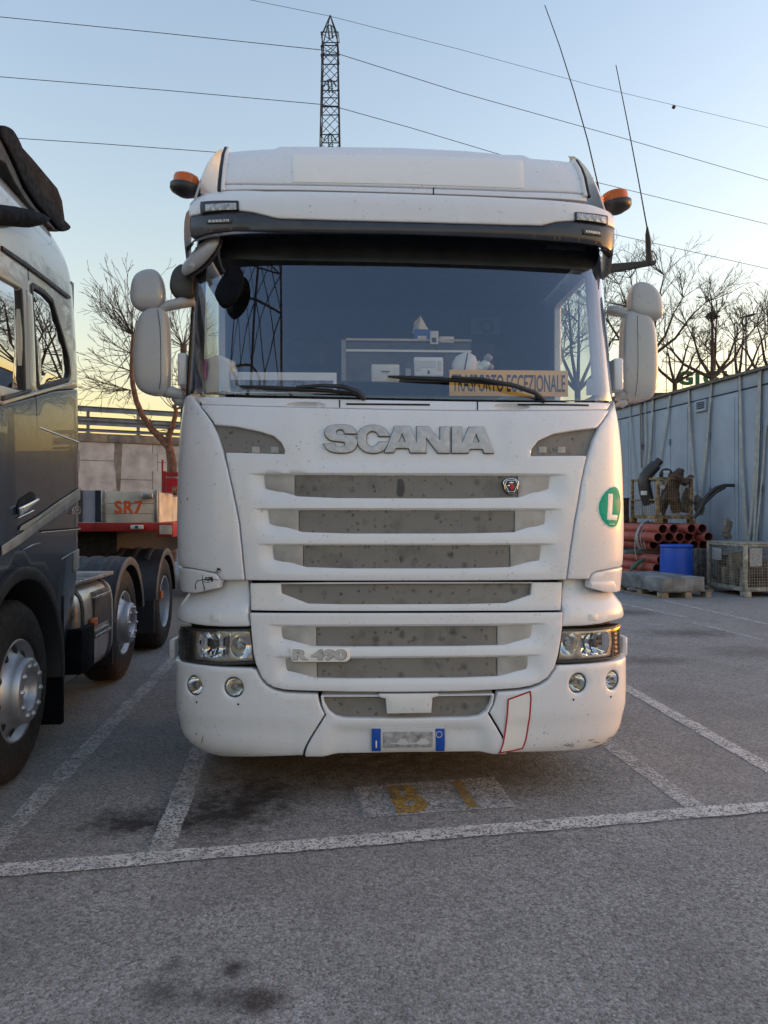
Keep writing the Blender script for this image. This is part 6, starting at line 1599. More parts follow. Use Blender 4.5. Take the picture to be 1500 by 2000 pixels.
# dark blade jutting from the roof edge
b = MB(); R_ = []
for px, y0, y1, dp in ((-60, 392, 440, .12), (-20, 397, 441, .12), (20, 402, 442, .11), (50, 408, 445, .10), (70, 415, 441, .08), (84, 422, 432, .05), (89, 425, 428, .02)):
    Yb = 1.671/((750-px)/1500-.0914)-.10
    a0, a1 = (DM.inverted() @ at(px, y0, Yb)), (DM.inverted() @ at(px, y1, Yb)); c = (a0+a1)/2; hz = (a0.z-a1.z)/2
    R_.append([c+Vector((dp*math.cos(t)*.9, 0, hz*math.sin(t))) for t in np.linspace(0, 2*math.pi, 14, endpoint=False)])
b.loft(R_); b.build('side_blade', MATS['matte_black'], dt)
# cab box: rear wall, roof, front, far side
b = MB(); b.box((-2.45, UR-.04, .95), (-.03, UR+.01, 3.15)); b.build('cab_rear_wall', TG, dt)
# front of the dark truck (out of the picture to the left)
class Shifted(Front):
    def raw(s, u, z): return Front.raw(s, u, z)+Vector((-1.245, -1.62, 0))
DF = Shifted([.2, .5, 1.0, 1.8, 2.2, 2.9, 3.2, 3.5], [.05, 0, 0, .04, .12, .32, .45, .7], [1.20, 1.235, 1.24, 1.24, 1.235, 1.2, 1.16, 1.06], [.22]*8, 4.0)
um_ = DF.um
def df(nm, z0, z1, mat, u0=-um_-.02, u1=um_+.02, off=0.0, par=dt): return panel(nm, DF, [(u0, z0), (u1, z0), (u1, z1), (u0, z1)], mat, par, off=off, depth=.04, rim=.008, g=.08, fil=.02, step=.05)
df('front_bumper', .28, .74, TG, off=.02)
df('front_grille', .76, 1.42, MATS['spoiler_mesh'], -.78, .78)
for k in range(5): df('grille_bar', .82+.12*k, .86+.12*k, TG, -.78, .78, .02)
for s_ in (-1, 1):
    df('front_lamp_surround', .76, 1.42, TG, *(sorted((s_*.80, s_*(um_+.02)))))
    df('front_headlight', .80, 1.06, MATS['led_clear'], *(sorted((s_*.92, s_*1.22))), .012)
df('front_panel', 1.44, 1.98, TG)
df('windscreen', 2.0, 2.92, MATS['tinted_glass'], -um_+.06, um_-.06)
df('windscreen_surround', 1.99, 2.94, MATS['matte_black'], off=-.03)
df('roof_front', 2.96, 3.48, TW)
b = MB(); b.box((-2.49, -1.30, .5), (-2.44, UR, 3.3)); b.build('cab_far_side', TG, dt)
b = MB(); rows = []
for y in np.linspace(-.95, UR-.1, 6): rows.append([(x, y, 3.50+.12*math.sin(math.pi*(x+2.4)/2.2)-.0*y) for x in np.linspace(-2.40, -.20, 9)])
b.loft(rows, closed=False, caps=False); b.build('cab_roof', TW, dt)
b = MB(); b.box((-2.40, -1.2, 1.5), (-.08, UR-.06, 1.55)); b.build('cab_floor', MATS['interior_dark'], dt)
# wheels
def alloy_wheel(parent, y, kind, xo=0.0):
    """kind: 'hub' protruding centre, 'dish' hollow dish of a twin wheel"""
    wd_ = .315 if kind == 'hub' else .60
    wh = empty('wheel'); wh.parent = parent; wh.location = (xo-wd_/2, y, .515)
    M = Matrix.Rotation(R(90), 4, 'Y'); f = wd_/2
    b = MB(); b.lathe([(.29, f-.03), (.297, f-.004), (.33, f), (.42, f+.006), (.46, f-.004), (.49, f-.02), (.512, f-.05), (.513, f-.15), (.513, -f+.05), (.47, -f), (.30, -f+.02)], M, 64)
    b.build('tyre', MATS['tyre'], wh)
    b = MB()
    for k in range(3):
        rr_ = .500-.003*k; b.lathe([(rr_+.013, f-.075-.045*k), (rr_+.006, f-.08-.045*k), (rr_+.013, f-.085-.045*k)], M, 48)
    b.build('tread_groove', DG, wh)
    if kind == 'hub': prof = [(.292, f-.012), (.286, f-.002), (.274, f-.012), (.262, f-.04), (.25, f-.052), (.215, f-.03), (.19, f-.005), (.186, f+.02), (.182, f+.055), (.172, f+.064), (.115, f+.064), (.105, f+.056), (.098, f+.02), (.075, f-.03), (.0, f-.035)]
    else: prof = [(.292, f-.012), (.286, f-.002), (.276, f-.012), (.27, f-.06), (.262, f-.17), (.24, f-.20), (.19, f-.19), (.15, f-.16), (.14, f-.09), (.0, f-.08)]
    b = MB(); b.lathe(prof, M, 56); rim = b.build('rim', MATS['alloy'], wh)
    if kind == 'hub':
        for k in range(10):
            t = 2*math.pi*k/10+.2; p = M @ Vector((.143*math.cos(t), .143*math.sin(t), f+.063))
            b = MB(); b.lathe([(.017, 0), (.016, .009), (.011, .011), (.010, .016), (.0, .018)], arrow(p, (1, 0, 0)), 10); b.build('wheel_nut', MATS['alloy'], rim)
        b = MB()
        for k in range(10):
            t = 2*math.pi*(k+.5)/10+.2; p = M @ Vector((.232*math.cos(t), .232*math.sin(t), f-.036)); n_ = Vector((1, -.25*0, 0))
            c_, s_ = math.cos(t), math.sin(t)
            nn = (M.to_3x3() @ Vector((.35*c_, .35*s_, 1))).normalized()
            b.lathe([(.027, 0), (.0, .0005)], arrow(p+nn*.006, nn), 12)
        b.build('hand_holes', DG, rim)
    return wh
alloy_wheel(dt, 0.0, 'hub', -.005)
UA1 = D([(258, 1210)])[0][0]; UA2 = D([(326, 1190)])[0][0]
alloy_wheel(dt, UA1, 'hub', -.06); alloy_wheel(dt, UA2, 'dish', -.02)
for y in (0.0, UA1, UA2):
    w2 = empty('wheel'); w2.parent = dt; w2.location = (-2.2, y, .515); b = MB(); b.lathe([(.29, .15), (.45, .15), (.513, .1), (.513, -.1), (.45, -.15), (.2, -.14), (0, -.14)], Matrix.Rotation(R(90), 4, 'Y'), 32); b.build('tyre', MATS['tyre'], w2)
# tyre mudguards
for y, x1, nm in ((UA1, -.02, 'a'), (UA2, -.0, 'b')):
    mg = empty('mudguard'); mg.parent = dt
    Mq = Matrix.Translation((0, y, .515)) @ Matrix.Rotation(R(90), 4, 'Y')
    b = MB(); b.lathe([(.595, -.72), (.60, -.72), (.60, x1-.03), (.592, x1), (.575, x1), (.572, x1-.02), (.572, -.72)], Mq, 36, a0=R(98), a1=R(262)); b.build('shell', MATS['mudguard'], mg)
    b = MB(); b.lathe([(.60, x1-.012), (.604, x1-.004), (.598, x1+.004), (.56, x1+.006), (.53, x1+.002)], Mq, 36, a0=R(98), a1=R(262)); b.build('lip', MATS['dark_plastic'], mg)
    for k in range(4):
        z0 = -.66+.15*k; b = MB(); b.lathe([(.60, z0), (.612, z0+.012), (.612, z0+.075), (.60, z0+.087)], Mq, 24, a0=R(130), a1=R(215)); b.build('rib', MATS['mudguard'], mg)
    b = MB(); b.box((-.60, y-.62, .25), (-.02, y-.58, .60)); b.build('flap', MATS['mudguard'], mg)
# mud flap behind the front wheel, aluminium tank with straps and steps
b = MB(); b.box((-.42, .72, .12), (.0, .78, .98), bev=.012); b.build('mud_flap', MATS['matte_black'], dt)
t0, t1 = D([(152, 1250)])[0][0], D([(226, 1250)])[0][0]
tk = empty('fuel_tank'); tk.parent = dt
b = MB(); R_ = []
for y, k in ((t0, .9), (t0+.02, .97), (t0+.05, 1), ((t0+t1)/2, 1), (t1-.05, 1), (t1-.02, .97), (t1, .9)):
    R_.append([Vector((p.x, y, p.y)) for p in sring((-.30, .64, 0), .29*k, .345*k, 32, 4.5)])
b.loft(R_); b.build('shell', MATS['tank_alu'], tk)
for f in (.14, .86):
    y = t0+(t1-t0)*f; b = MB(); b.loft([[Vector((p.x, y+dy, p.y)) for p in sring((-.30, .64, 0), .297, .352, 32, 4.5)] for dy in (-.03, .03)], caps=False); b.build('strap', MATS['black_rubber'], tk)
for z in (.92, .62):
    b = MB()
    for k in range(4): b.box((-.05+.012*k-.02, t0+(t1-t0)*.42, z-.01-.012*k), (.002+.004*k, t0+(t1-t0)*.80, z-.004-.012*k))
    b.box((-.03, t0+(t1-t0)*.40, z-.055), (.014, t0+(t1-t0)*.82, z-.03), bev=.004); b.build('step', MATS['steel'], tk)
b = MB(); b.box((-.2, t0+(t1-t0)*.40, .66), (.004, t0+(t1-t0)*.82, .87)); b.build('step_recess', MATS['dark_plastic'], tk)
b = MB(); b.box((-.25, t0-.02, .38), (.03, t0+(t1-t0)*.30, .70), bev=.01); b.build('battery_box', MATS['matte_black'], tk)
b = MB(); b.box((.0, t0+(t1-t0)*.28, .66), (.025, t0+(t1-t0)*.40, .73), bev=.004); b.build('side_marker', MATS['amber'], tk)
b = MB(); b.box((-.34, t0-.02, 1.0), (-.03, t1+.05, 1.03), bev=.005)
for k in range(6): b.box((-.34, t0+.1+.13*k, 1.03), (-.03, t0+.15+.13*k, 1.036))
b.build('catwalk', MATS['steel'], dt)
b = MB(); b.tube([(-.15, t0-.02, 1.08), (-.10, t0+.06, 1.0), (-.05, t0+.12, .92), (-.02, t0+.15, .80)], .018, 8); b.tube([(-.25, t0-.1, 1.1), (-.15, t0+.05, 1.02), (-.1, t0+.22, .98)], .014, 8); b.build('hoses', MATS['black_rubber'], dt)
b = MB(); p = D([(317, 1161)])[0]; b.box((-.02, p[0]-.05, p[1]-.04), (.0, p[0]+.05, p[1]+.04)); b.build('side_marker', MATS['amber'], dt)
for x in (-.85, -1.65):
    b = MB(); b.box((x-.04, -1.2, .65), (x+.04, 4.9, .92)); b.build('chassis_rail', MATS['steel_dark'], dt)
b = MB(); b.box((-1.8, UR+.02, .4), (-.65, 2.5, 1.1)); b.build('gearbox', DG, dt)
b = MB(); b.box((-2.0, -1.2, .45), (-.5, .9, 1.45)); b.build('engine', DG, dt)
q = D([(143, 1080), (154, 1073), (154, 1110), (144, 1118)]); panel('corner_plate', SIDE, q, MATS['stripe_white'], dt, off=.004, depth=.01, rim=.002, g=.2, fil=0)
p = D([(133, 1110), (142, 1110), (142, 1150), (134, 1150)])

# ================================================================== trailer behind the dark truck
YT = D([(308, 1000)])[0][0]     # its front corner, metres behind the front axle
tr = empty('flatbed_trailer', DM @ Vector((0, YT, 0)), DA); tag(tr, 'red and cream flatbed trailer marked SR7 behind the dark truck', 'trailer')
kz = (DM @ Vector((0, YT, 0))).y/F
zb, zt2, zr = H-20*kz, H+42*kz, H-38*kz
def bx(nm, lo, hi, mat, bev=.0): bb = MB(); bb.box(lo, hi, bev=bev); return bb.build(nm, mat, tr)
def xp(px): return (px-308)*kz/math.cos(DA)
bx('bed', (-2.5, .03, zr+.02), (-.03, 11, zb-.02), MATS['trailer_red'])
bx('front_beam', (-2.5, 0, zr), (0, .028, zb-.005), MATS['trailer_red'], .006)
bx('side_beam', (-.028, .03, zr), (.002, 11, zb-.005), MATS['trailer_red'])
bd = bx('front_board', (xp(210), .0, zb), (xp(301), .035, zt2-.01), MATS['trailer_white'], .003)
fl = Flat((0, 0, 0), (1, 0, 0), (0, 0, 1))
put_text('marking', 'SR7', Flat((0, 0, 0), (1, 0, 0), (0, 0, 1)), xp(253), (zb+zt2)/2-.01, 26*kz, MATS['letter_orange'], bd, width=54*kz, bold=.035, depth=.002, off=.0005, spacing=1.15)
for z in (zb+.09, zb+.20): bx('board_joint', (xp(210), -.0015, z), (xp(301), .001, z+.004), MATS['steel_dark'])
bx('corner_post', (xp(301), -.006, zb-.002), (xp(308), .06, zt2), MATS['steel'], .003)
bx('post', (xp(201), -.006, zb-.002), (xp(210), .05, zt2), MATS['steel'], .003)
bx('grey_panel', (xp(166), .004, zb), (xp(190), .03, zt2), MATS['trailer_grey'])
bx('dark_post', (xp(190), -.004, zb), (xp(200.5), .05, zt2), MATS['tinted_visor']); bx('dark_post', (xp(159), -.004, zb), (xp(166), .05, zt2), MATS['dark_plastic'])
bx('front_board', (-2.5, .0, zb), (xp(158.5), .035, zt2-.01), MATS['trailer_white'])
lk = bx('latch', (xp(278), -.05, zt2-.085), (xp(300), -.002, zt2-.03), MATS['steel'], .008)
# side boards, getting lower behind the corner
for k in range(5):
    y0, y1 = .065+2.0*k, .065+2.0*k+1.96
    bb = MB(); zt3 = zt2-.02-(.03 if k else 0)
    bb.box((-.03, y0, zb), (.004, y1, zt3)); bb.build('side_board', MATS['trailer_white'], tr)
    bx('side_post', (-.032, y1, zb-.002), (.008, y1+.036, zt3+.004), MATS['steel'])
lp = empty('marker_lamp'); lp.parent = tr
bb = MB(); bb.box((xp(257), -.03, zb-.075), (xp(282), -.001, zb-.028), bev=.012); bb.build('lens', MATS['plate_white'], lp)
bb = MB(); bb.box((xp(266), -.033, zb-.066), (xp(272), -.029, zb-.036)); bb.build('bulb', MATS['board_ink'], lp)
bx('red_tab', (xp(283), -.02, zb-.07), (xp(288), .0, zb-.03), MATS['sticker_red'])
bb = MB(); bb.box((-.01, .0, zr-.06), (.16, .35, zb-.01), bev=.006); bb.build('side_bracket', MATS['trailer_red'], tr)
bb = MB(); bb.box((.02, -.006, zr-.03), (.15, -.001, zb-.03)); bb.build('bracket_plate', MATS['trailer_white'], tr)
for s_ in (.0, .10):
    bb = MB(); bb.lathe([(.035, -.02), (.05, -.02), (.05, .02), (.035, .02), (.035, -.02)], Matrix.Translation((.10+s_*.6, .45+s_, zt2+.01)) @ Matrix.Rotation(R(90), 4, 'Y'), 20); bb.build('lashing_ring', MATS['crate_rust'], tr)
hz = empty('hazard_board'); hz.parent = tr
Yh = .9; x0 = ((Matrix.Translation(tr.location) @ Matrix.Rotation(DA, 4, 'Z')).inverted() @ at(316, 950, tr.location.y+Yh)).x
bb = MB(); bb.box((x0, Yh, zt2-.1), (x0+.05, Yh+.05, H+82*kz*1.08)); bb.build('post', MATS['trailer_red'], hz)
bb = MB(); bb.box((x0+.051, Yh, H+80*kz*1.08-.05), (x0+.60, Yh+.04, H+80*kz*1.08)); bb.box((x0, Yh-.002, H+78*kz), (x0+.02, Yh+.02, H+105*kz*1.08)); bb.build('rail', MATS['trailer_red'], hz)
bb = MB(); bb.box((x0+.052, Yh+.005, zt2-.05), (x0+.58, Yh+.02, H+79*kz*1.06-.05)); bb.build('white_field', MATS['trailer_grey'], hz)
zA, zB = zt2-.05, H+79*kz*1.06-.055
bb = MB(); bb.add([(x0+.055, Yh+.003, zB), (x0+.055, Yh+.003, zB-.17), (x0+.42, Yh+.003, zA), (x0+.57, Yh+.003, zA), (x0+.57, Yh+.003, zA+.02), (x0+.16, Yh+.003, zB)], [(0, 1, 2, 3, 4, 5)]); bb.build('red_stripe', MATS['sticker_red'], hz)
for y in (6.0, 7.3, 8.6):
    for s_ in (-.2, -2.3):
        w2 = empty('wheel'); w2.parent = tr; w2.location = (s_, y, .45); bb = MB(); bb.lathe([(.2, .2), (.40, .2), (.45, .15), (.45, -.15), (.4, -.2), (0, -.2), ], Matrix.Rotation(R(90), 4, 'Y'), 28); bb.build('tyre', MATS['tyre'], w2)
bx('gooseneck', (-2.0, .3, .95), (-.5, 5.0, zr+.02), MATS['dark_gap'])
# ================================================================== things stored in front of the site cabin
YA = math.atan2(.15, .99)          # the yard goods stand parallel to the cabin
yd, xd = Vector((-.15, .9887, 0)), Vector((.9887, .15, 0))
# pipes
pipes = [('top', 1295, 1033.5, 15.45), ('top', 1316, 1031, 15.7), ('top', 1351, 1029, 15.75), ('top', 1372, 1028, 15.85),
         ('second', 1286, 1049.5, 15.4), ('second', 1307, 1048.5, 15.7), ('second', 1328, 1048, 15.65), ('second', 1345, 1047.5, 15.95), ('second', 1363, 1047, 16.0), ('second', 1384, 1045.5, 15.8),
         ('third', 1277, 1065.5, 15.9), ('third', 1297, 1065, 16.0), ('third', 1318, 1064.5, 16.0), ('third', 1338, 1064, 16.0), ('third', 1356, 1064, 15.9), ('third', 1374, 1063, 16.0),
         ('fourth', 1292, 1092.5, 15.5), ('fourth', 1312, 1092, 15.8), ('fourth', 1332, 1091.5, 15.8), ('fourth', 1352, 1091, 15.9), ('fourth', 1370, 1090, 16.0),
         ('fifth', 1284, 1108.5, 15.45), ('fifth', 1304, 1108, 15.8), ('fifth', 1324, 1107.5, 15.8), ('fifth', 1344, 1107, 15.9),
         ('bottom', 1273, 1125, 15.4), ('bottom', 1294, 1124.5, 15.8), ('bottom', 1315, 1124, 15.8), ('bottom', 1336, 1123.5, 15.9)]
ordn = {}
names = ['first', 'second', 'third', 'fourth', 'fifth', 'sixth']
b = MB(); M0 = arrow((0, 0, 0), (0, 1, 0)); b.lathe([(.088, .01), (.088, 0), (.1, 0), (.1, 6.0), (.088, 6.0)], M0, 24); pm = b.build('pt', MATS['pipe_red']).data
b = MB(); b.lathe([(.0, 1.2), (.0875, 1.2), (.0875, .004)], M0, 24); pi_ = b.build('pt2', MATS['pipe_inside']).data
for q in ('pt', 'pt2'): bpy.data.objects.remove(bpy.data.objects[q])
zrow = {'top': 1.185, 'second': 1.015, 'third': .845, 'fourth': .56, 'fifth': .39, 'bottom': .22}
for row, px, py, Y in pipes:
    k = ordn.get(row, 0); ordn[row] = k+1
    if row in ('fourth', 'fifth', 'bottom') and k > 1: continue
    hidden = row in ('fourth', 'fifth', 'bottom') and k > 0 or row == 'third' and 0 < k < 4
    lab = ('reddish plastic pipe hidden low in the stack behind the blue drum' if hidden else 'reddish plastic pipe, %s from the left in the %s row of the stack' % (names[k], row))
    o = empty('plastic_pipe', (T(px, 1000, Y).x, Y, zrow[row]), YA); tag(o, lab, 'pipe', 'stacked reddish pipes')
    link(bpy.data.objects.new('pipe_wall', pm), o); link(bpy.data.objects.new('pipe_bore', pi_), o)
# timber bearers under and inside the stack
for z, lab, py in ((.70, 'dark timber bearer between the upper and lower pipes', 1), (.065, 'timber bearer on the ground under the pipes', 0)):
    for j, Y in enumerate((16.4, 20.0)):
        o = empty('timber_bearer', (T(1330, 1000, Y).x-.9*0, Y, z-.055), YA); tag(o, ('front ' if j == 0 else 'rear ')+lab, 'timber')
        b = MB(); b.box((-1.3, -.06, 0), (.75, .06, .085), bev=.008); b.build('beam', MATS['timber_grey'], o)
# pale and green straps round the bundle
o = empty('bundle_strap', (T(1250, 1000, 16.2).x, 16.2, .1), YA); tag(o, 'pale strap tied round the reddish pipes with a green end', 'strap')
def oy(px, py, Y): return Matrix.Rotation(-YA, 4, 'Z') @ (T(px, py, Y)-o.location)
b = MB()
for dx in (0, 9, 17):
    b.tube([oy(1266+dx, 1019, 16.6), oy(1256+dx, 1022, 16.3), oy(1248+dx*.9, 1032, 16.05), oy(1243+dx*.8, 1046, 15.95), oy(1244+dx*.8, 1058, 15.9), oy(1250+dx*.6, 1072, 15.95)], [.03 if dx == 0 else .012]*6, 5, caps=False)
b.tube([oy(1240, 1050, 15.9), oy(1240, 1075, 15.85), oy(1243, 1093, 15.8)], .008, 5, caps=False)
b.build('webbing', MATS['strap'], o)
b = MB(); b.tube([oy(1259, 1091, 15.75), oy(1247, 1099, 15.7), oy(1236, 1108, 15.7), oy(1231, 1114, 15.7)], [.025, .05, .05, .02], 6); b.tube([oy(1259, 1088, 15.8), oy(1256, 1100, 15.8), oy(1249, 1115, 15.85)], .012, 5); b.build('green_end', MATS['strap_green'], o)
# blue drum
o = empty('plastic_drum', (T(1321, 1000, 14.9).x, 14.9, 0)); tag(o, 'blue plastic drum in front of the reddish pipes', 'drum')
b = MB(); zt = H-63*14.9/F
b.lathe([(.0, 0), (.285, 0), (.30, .03), (.303, .2), (.303, zt-.28), (.298, zt-.12), (.292, zt-.06)], Matrix.Identity(4), 40); b.build('barrel', MATS['drum_blue'], o)
b = MB(); b.lathe([(.292, zt-.06), (.309, zt-.055), (.311, zt-.02), (.300, zt-.008), (.285, zt-.006), (.28, zt-.018), (.0, zt-.02)], Matrix.Identity(4), 40); b.build('lid_rim', MATS['drum_blue'], o)
# grey slabs on a pallet
c0 = gnd(1293, 1169); c0 = Vector((T(1293, 1000, 13.55).x, 13.55, 0))
sa = math.atan2(.26, .966)
pal = empty('pallet', c0, sa); tag(pal, 'weathered wooden pallet under the grey slab block', 'pallet')
for i, x in enumerate((.0, .48, .90)):
    for j, y in enumerate((.0, .62, 1.30)):
        b = MB(); b.box((x, y, .022), (x+.13, y+.15, .10), bev=.004); b.build('block', MATS['timber'], pal)
for i, x in enumerate((.0, .48, .90)):
    b = MB(); b.box((x-.005, -.01, .0), (x+.135, 1.46, .0215), bev=.002); b.build('skid', MATS['timber'], pal)
for j in range(6):
    b = MB(); y = -.01+j*.27; b.box((-.02, y, .1005), (1.06, y+.12, .122), bev=.003); b.build('slat', MATS['timber_grey'], pal)
slab = empty('slab_block', c0+Matrix.Rotation(sa, 3, 'Z') @ Vector((-.03, -.05, .123)), sa); tag(slab, 'stack of dark grey slabs lying on the pallet by the white truck', 'slabs')
for k in range(4):
    b = MB(); b.box((.217*k, 0, 0), (.217*k+.215, 1.5, .245), bev=.006); b.build('slab', MATS['slab_grey'], slab)
# wire crates
def wire_crate(name, label, loc, rz, L, W_, Hh, mat, half_front=False, lid=False):
    o = empty(name, loc, rz); tag(o, label, 'crate', 'wire mesh crates')
    for x, y in ((0, 0), (W_-.06, 0), (0, L-.06), (W_-.06, L-.06)):
        b = MB(); b.box((x, y, .10), (x+.06, y+.06, Hh), bev=.005); b.build('post', mat, o)
        b = MB(); b.box((x-.02, y-.02, 0), (x+.12, y+.12, .099), bev=.01); b.build('foot', mat, o)
    for nm, lo, hi in (('rail', (.061, .005, Hh-.045), (W_-.061, .045, Hh)), ('rail', (.061, L-.045, Hh-.045), (W_-.061, L-.005, Hh)), ('rail', (.005, .061, Hh-.045), (.045, L-.061, Hh)), ('rail', (W_-.045, .061, Hh-.045), (W_-.005, L-.061, Hh)),
                       ('rail', (.061, -.002, .10), (W_-.061, .05, .17)), ('rail', (-.002, .061, .10), (.05, L-.061, .17)), ('rail', (W_-.05, .061, .10), (W_, L-.061, .17)), ('rail', (.061, L-.05, .10), (W_-.061, L, .17))):
        b = MB(); b.box(lo, hi, bev=.004); b.build(nm, mat, o)
    b = MB(); b.box((.05, .05, .105), (W_-.05, L-.05, .125)); b.build('floor', MATS['timber_grey'], o)
    for nm, fx in (('x0', .03), ('x1', W_-.03)):
        b = MB(); h1 = Hh*.5 if (half_front and nm == 'x0') else Hh-.03
        for k in range(int(L/.05)): b.tube([(fx, .06+.05*k, .15), (fx, .06+.05*k, h1)], .0032, 4, caps=False, smooth=False)
        for k in range(int((h1-.17)/.05)): b.tube([(fx, .05, .18+.05*k), (fx, L-.05, .18+.05*k)], .0032, 4, caps=False, smooth=False)
        b.build('wire_mesh', mat, o)['kind'] = 'stuff'
    for nm, fy in (('y0', .03), ('y1', L-.03)):
        b = MB()
        for k in range(int(W_/.05)): b.tube([(.06+.05*k, fy, .15), (.06+.05*k, fy, Hh-.03)], .0032, 4, caps=False, smooth=False)
        for k in range(int((Hh-.2)/.05)): b.tube([(.05, fy, .18+.05*k), (W_-.05, fy, .18+.05*k)], .0032, 4, caps=False, smooth=False)
        b.build('wire_mesh', mat, o)['kind'] = 'stuff'
    if half_front:
        b = MB(); b.box((.004, .061, Hh*.5), (.046, L-.061, Hh*.5+.035), bev=.004); b.build('rail', mat, o)
    if lid:
        b = MB(); b.box((-.01, -.01, Hh+.001), (W_+.01, L+.01, Hh+.022), bev=.004); b.build('lid', mat, o)
    return o
n1 = Vector((T(1455, 1000, 13.75).x, 13.75, 0))
c1 = wire_crate('wire_crate', 'grey wire mesh crate with lid standing on the asphalt at the right edge', n1, YA, 1.22, .85, .95, MATS['crate_paint'], lid=True)
b = MB(); b.box((.012, .75, .62), (.022, 1.05, .85)); b.build('label_plate', MATS['plate_grey'], c1)
b = MB(); b.box((.10, .008, .55), (.34, .018, .88)); b.build('label_plate', MATS['plate_grey'], c1)
o = empty('crate_load', n1+Matrix.Rotation(YA, 3, 'Z') @ Vector((.1, .1, .126)), YA); tag(o, 'brown boards and parts inside the lidded wire crate', 'load')
rr = random.Random(9); 
for k in range(7):
    b = MB(); y = .02+.14*k; b.box((.02, y, 0), (.60, y+.09, rr.uniform(.35, .68)), Matrix.Rotation(R(rr.uniform(-4, 4)), 4, 'Y'), bev=.006); b.build('board', MATS['timber' if k % 2 else 'junk_brown'], o)
n2 = Vector((T(1284, 1000, 16.0).x, 16.0, 1.287))
c2 = wire_crate('wire_crate', 'rusty wire mesh crate full of pipe fittings on top of the reddish pipes', n2, YA, 1.2, .8, .97, MATS['crate_rust'], half_front=True)
# contents of the upper crate
def oyc(o): return lambda px, py, Y: Matrix.Rotation(-YA, 4, 'Z') @ (T(px, py, Y)-o.location)
o = empty('elbow_pipe', T(1262, 985, 16.6), YA); tag(o, 'large black plastic elbow pipe with narrow neck sticking out of the upper crate', 'pipe fitting'); q = oyc(o)
b = MB(); b.tube([q(1268, 985, 16.5), q(1262, 965, 16.5), q(1258, 945, 16.5), q(1261, 930, 16.5), q(1271, 918, 16.5), q(1281, 908, 16.5)], [.12, .135, .135, .135, .13, .125], 20); b.build('body', MATS['black_pipe'], o)
b = MB(); b.tube([q(1279, 910, 16.5), q(1289, 899, 16.5)], .085, 20, caps=False); b.tube([q(1289, 899, 16.5), q(1286, 902, 16.5)], [.085, .075], 20, caps=False); b.tube([q(1286, 902, 16.5), q(1285.5, 902.5, 16.5)], [.075, .001], 20); b.build('neck', MATS['black_pipe'], o)
b = MB(); p = q(1257, 963, 16.34); b.box((p.x-.07, p.y-.02, p.z-.045), (p.x+.07, p.y-.01, p.z+.045), Matrix.Identity(4), bev=.003); b.build('label', MATS['paper_white'], o)
o = empty('pipe_coil', T(1301, 925, 16.7), YA); tag(o, 'dark blue hose coil with white label in the upper crate', 'coil'); q = oyc(o)
b = MB(); b.tube([q(1301+10*math.cos(t), 928-10*math.sin(t), 16.7) for t in np.linspace(-.6, math.pi+.6, 18)], .045, 10); b.build('hose', MATS['tinted_visor'], o)
b = MB(); p = q(1301, 922, 16.6); b.box((p.x-.07, p.y-.02, p.z-.03), (p.x+.07, p.y-.005, p.z+.03), bev=.003); b.build('label', MATS['paper_white'], o)
def heap(name, label, cat, pts, mat, seed, k=1):
    rr = random.Random(seed); o = empty(name, T(*pts[0][:3]), YA); tag(o, label, cat); q = oyc(o); b = MB()
    P = [q(*p[:3]) for p in pts]; rs_ = [p[3] for p in pts]; n0 = len(b.v); fine = []; fr_ = []
    for i in range(len(P)-1):
        for j in range(4): t = j/4; fine.append(P[i].lerp(P[i+1], t)); fr_.append(rs_[i]+(rs_[i+1]-rs_[i])*t)
    fine.append(P[-1]); fr_.append(rs_[-1]); b.tube(fine, fr_, 14)
    b.v = [tuple(Vector(v)+Vector((rr.uniform(-1, 1), rr.uniform(-1, 1), rr.uniform(-1, 1)))*.018) for v in b.v]
    b.build('sheet', mat, o); return o
heap('old_tarpaulin', 'crumpled brown tarpaulin hanging over the upper crate', 'tarpaulin', [(1330, 918, 16.3, .07), (1322, 930, 16.25, .13), (1312, 955, 16.25, .14), (1318, 980, 16.25, .12), (1322, 1000, 16.3, .09)], MATS['junk_brown'], 3)
heap('rolled_tarpaulin', 'brown tarpaulin roll lying across the upper crate', 'tarpaulin', [(1305, 930, 16.15, .05), (1322, 932, 16.1, .07), (1338, 945, 16.1, .06), (1352, 930, 16.2, .04)], MATS['junk_brown'], 4)
heap('grey_sack', 'grey sack slumped in the right half of the upper crate', 'sack', [(1340, 1000, 16.4, .10), (1342, 975, 16.4, .12), (1346, 955, 16.4, .08)], MATS['junk_grey'], 6)
heap('black_fitting', 'black fitting lying across the middle of the upper crate', 'fitting', [(1290, 1000, 16.45, .09), (1299, 970, 16.4, .10), (1312, 945, 16.4, .09)], MATS['black_pipe'], 8)
b = MB(); o = empty('paper_tag', T(1294, 951, 16.2), YA); tag(o, 'white paper tag on the black fitting in the upper crate', 'tag'); b.box((-.05, -.004, -.04), (.05, 0, .04), Matrix.Rotation(R(20), 4, 'Y')); b.build('sheet', MATS['paper_white'], o)
heap('sand_bag', 'grey bag wedged between the upper crate and the site cabin', 'bag', [(1368, 1005, 16.6, .06), (1366, 992, 16.6, .11), (1364, 978, 16.6, .09), (1360, 968, 16.6, .04)], MATS['junk_grey'], 7)
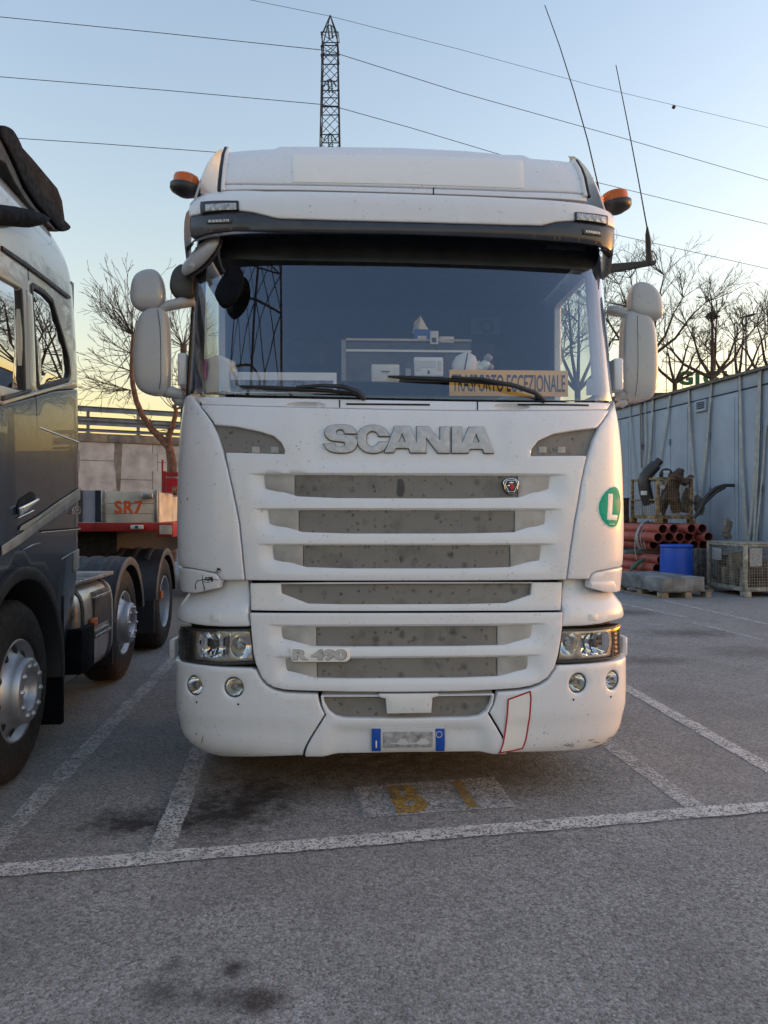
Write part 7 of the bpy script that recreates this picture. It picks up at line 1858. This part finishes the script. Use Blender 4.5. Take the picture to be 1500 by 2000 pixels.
for i, (dz, lab) in enumerate(((0, 'upper'), (9, 'lower'))):
    o = empty('black_hose', T(1366, 1000+dz, 16.0), YA); tag(o, lab+' of two bent black hoses leaning against the site cabin', 'hose'); q = oyc(o)
    b = MB(); b.tube([q(1360-4*i, 1008+dz*.4, 15.9), q(1372, 982+dz*.5, 15.9), q(1384, 965+dz, 15.9), q(1398, 953+dz*.9, 15.9), q(1414, 948+dz*.5, 15.9), q(1434-18*i, 948+dz*.2, 15.9)], .036, 10); b.build('pipe', MATS['black_pipe'], o)
# wrapped ring on the lidded crate
o = empty('wrapped_ring', T(1420, 1054, 14.75), YA); tag(o, 'pale wrapped hose ring standing upright on the lidded crate', 'hose ring')
b = MB(); rr = random.Random(2)
pts = [Vector((.10*math.cos(t)+.02*math.sin(3*t), .10*math.cos(t), .21+.155*math.sin(t))) for t in np.linspace(0, 2*math.pi, 33)]
b.tube(pts, [.052+.014*math.sin(i*2.3) for i in range(33)], 10, caps=False)
b.v = [tuple(Vector(v)+Vector((rr.uniform(-1, 1), rr.uniform(-1, 1), rr.uniform(-1, 1)))*.01) for v in b.v]; b.build('wrapping', MATS['junk_grey'], o)
# dark pallet on edge behind the drum, dark box behind the white truck
o = empty('standing_pallet', (T(1372, 1000, 15.3).x, 15.3, 0), YA); tag(o, 'dark pallet standing on edge between the drum and the lidded crate', 'pallet')
for k in range(4):
    b = MB(); b.box((-.17+.10*k, 0, 0), (-.10+.10*k, .025, .80), bev=.003); b.build('slat', MATS['junk_grey'], o)
for z in (.08, .42, .72):
    b = MB(); b.box((-.19, .026, z), (.24, .11, z+.08), bev=.003); b.build('bearer', MATS['junk_grey'], o)
o = empty('dark_box', (T(1219, 1000, 17.2).x, 17.2, 1.287), YA); tag(o, 'dark brown box on the pipes beside the white truck edge', 'box')
b = MB(); b.box((-.35, 0, 0), (.12, .5, .52), bev=.01); b.build('case', MATS['junk_brown'], o)
b = MB(); b.box((-.36, -.01, .521), (.13, .51, .56), bev=.005); b.build('lid', MATS['junk_brown'], o)
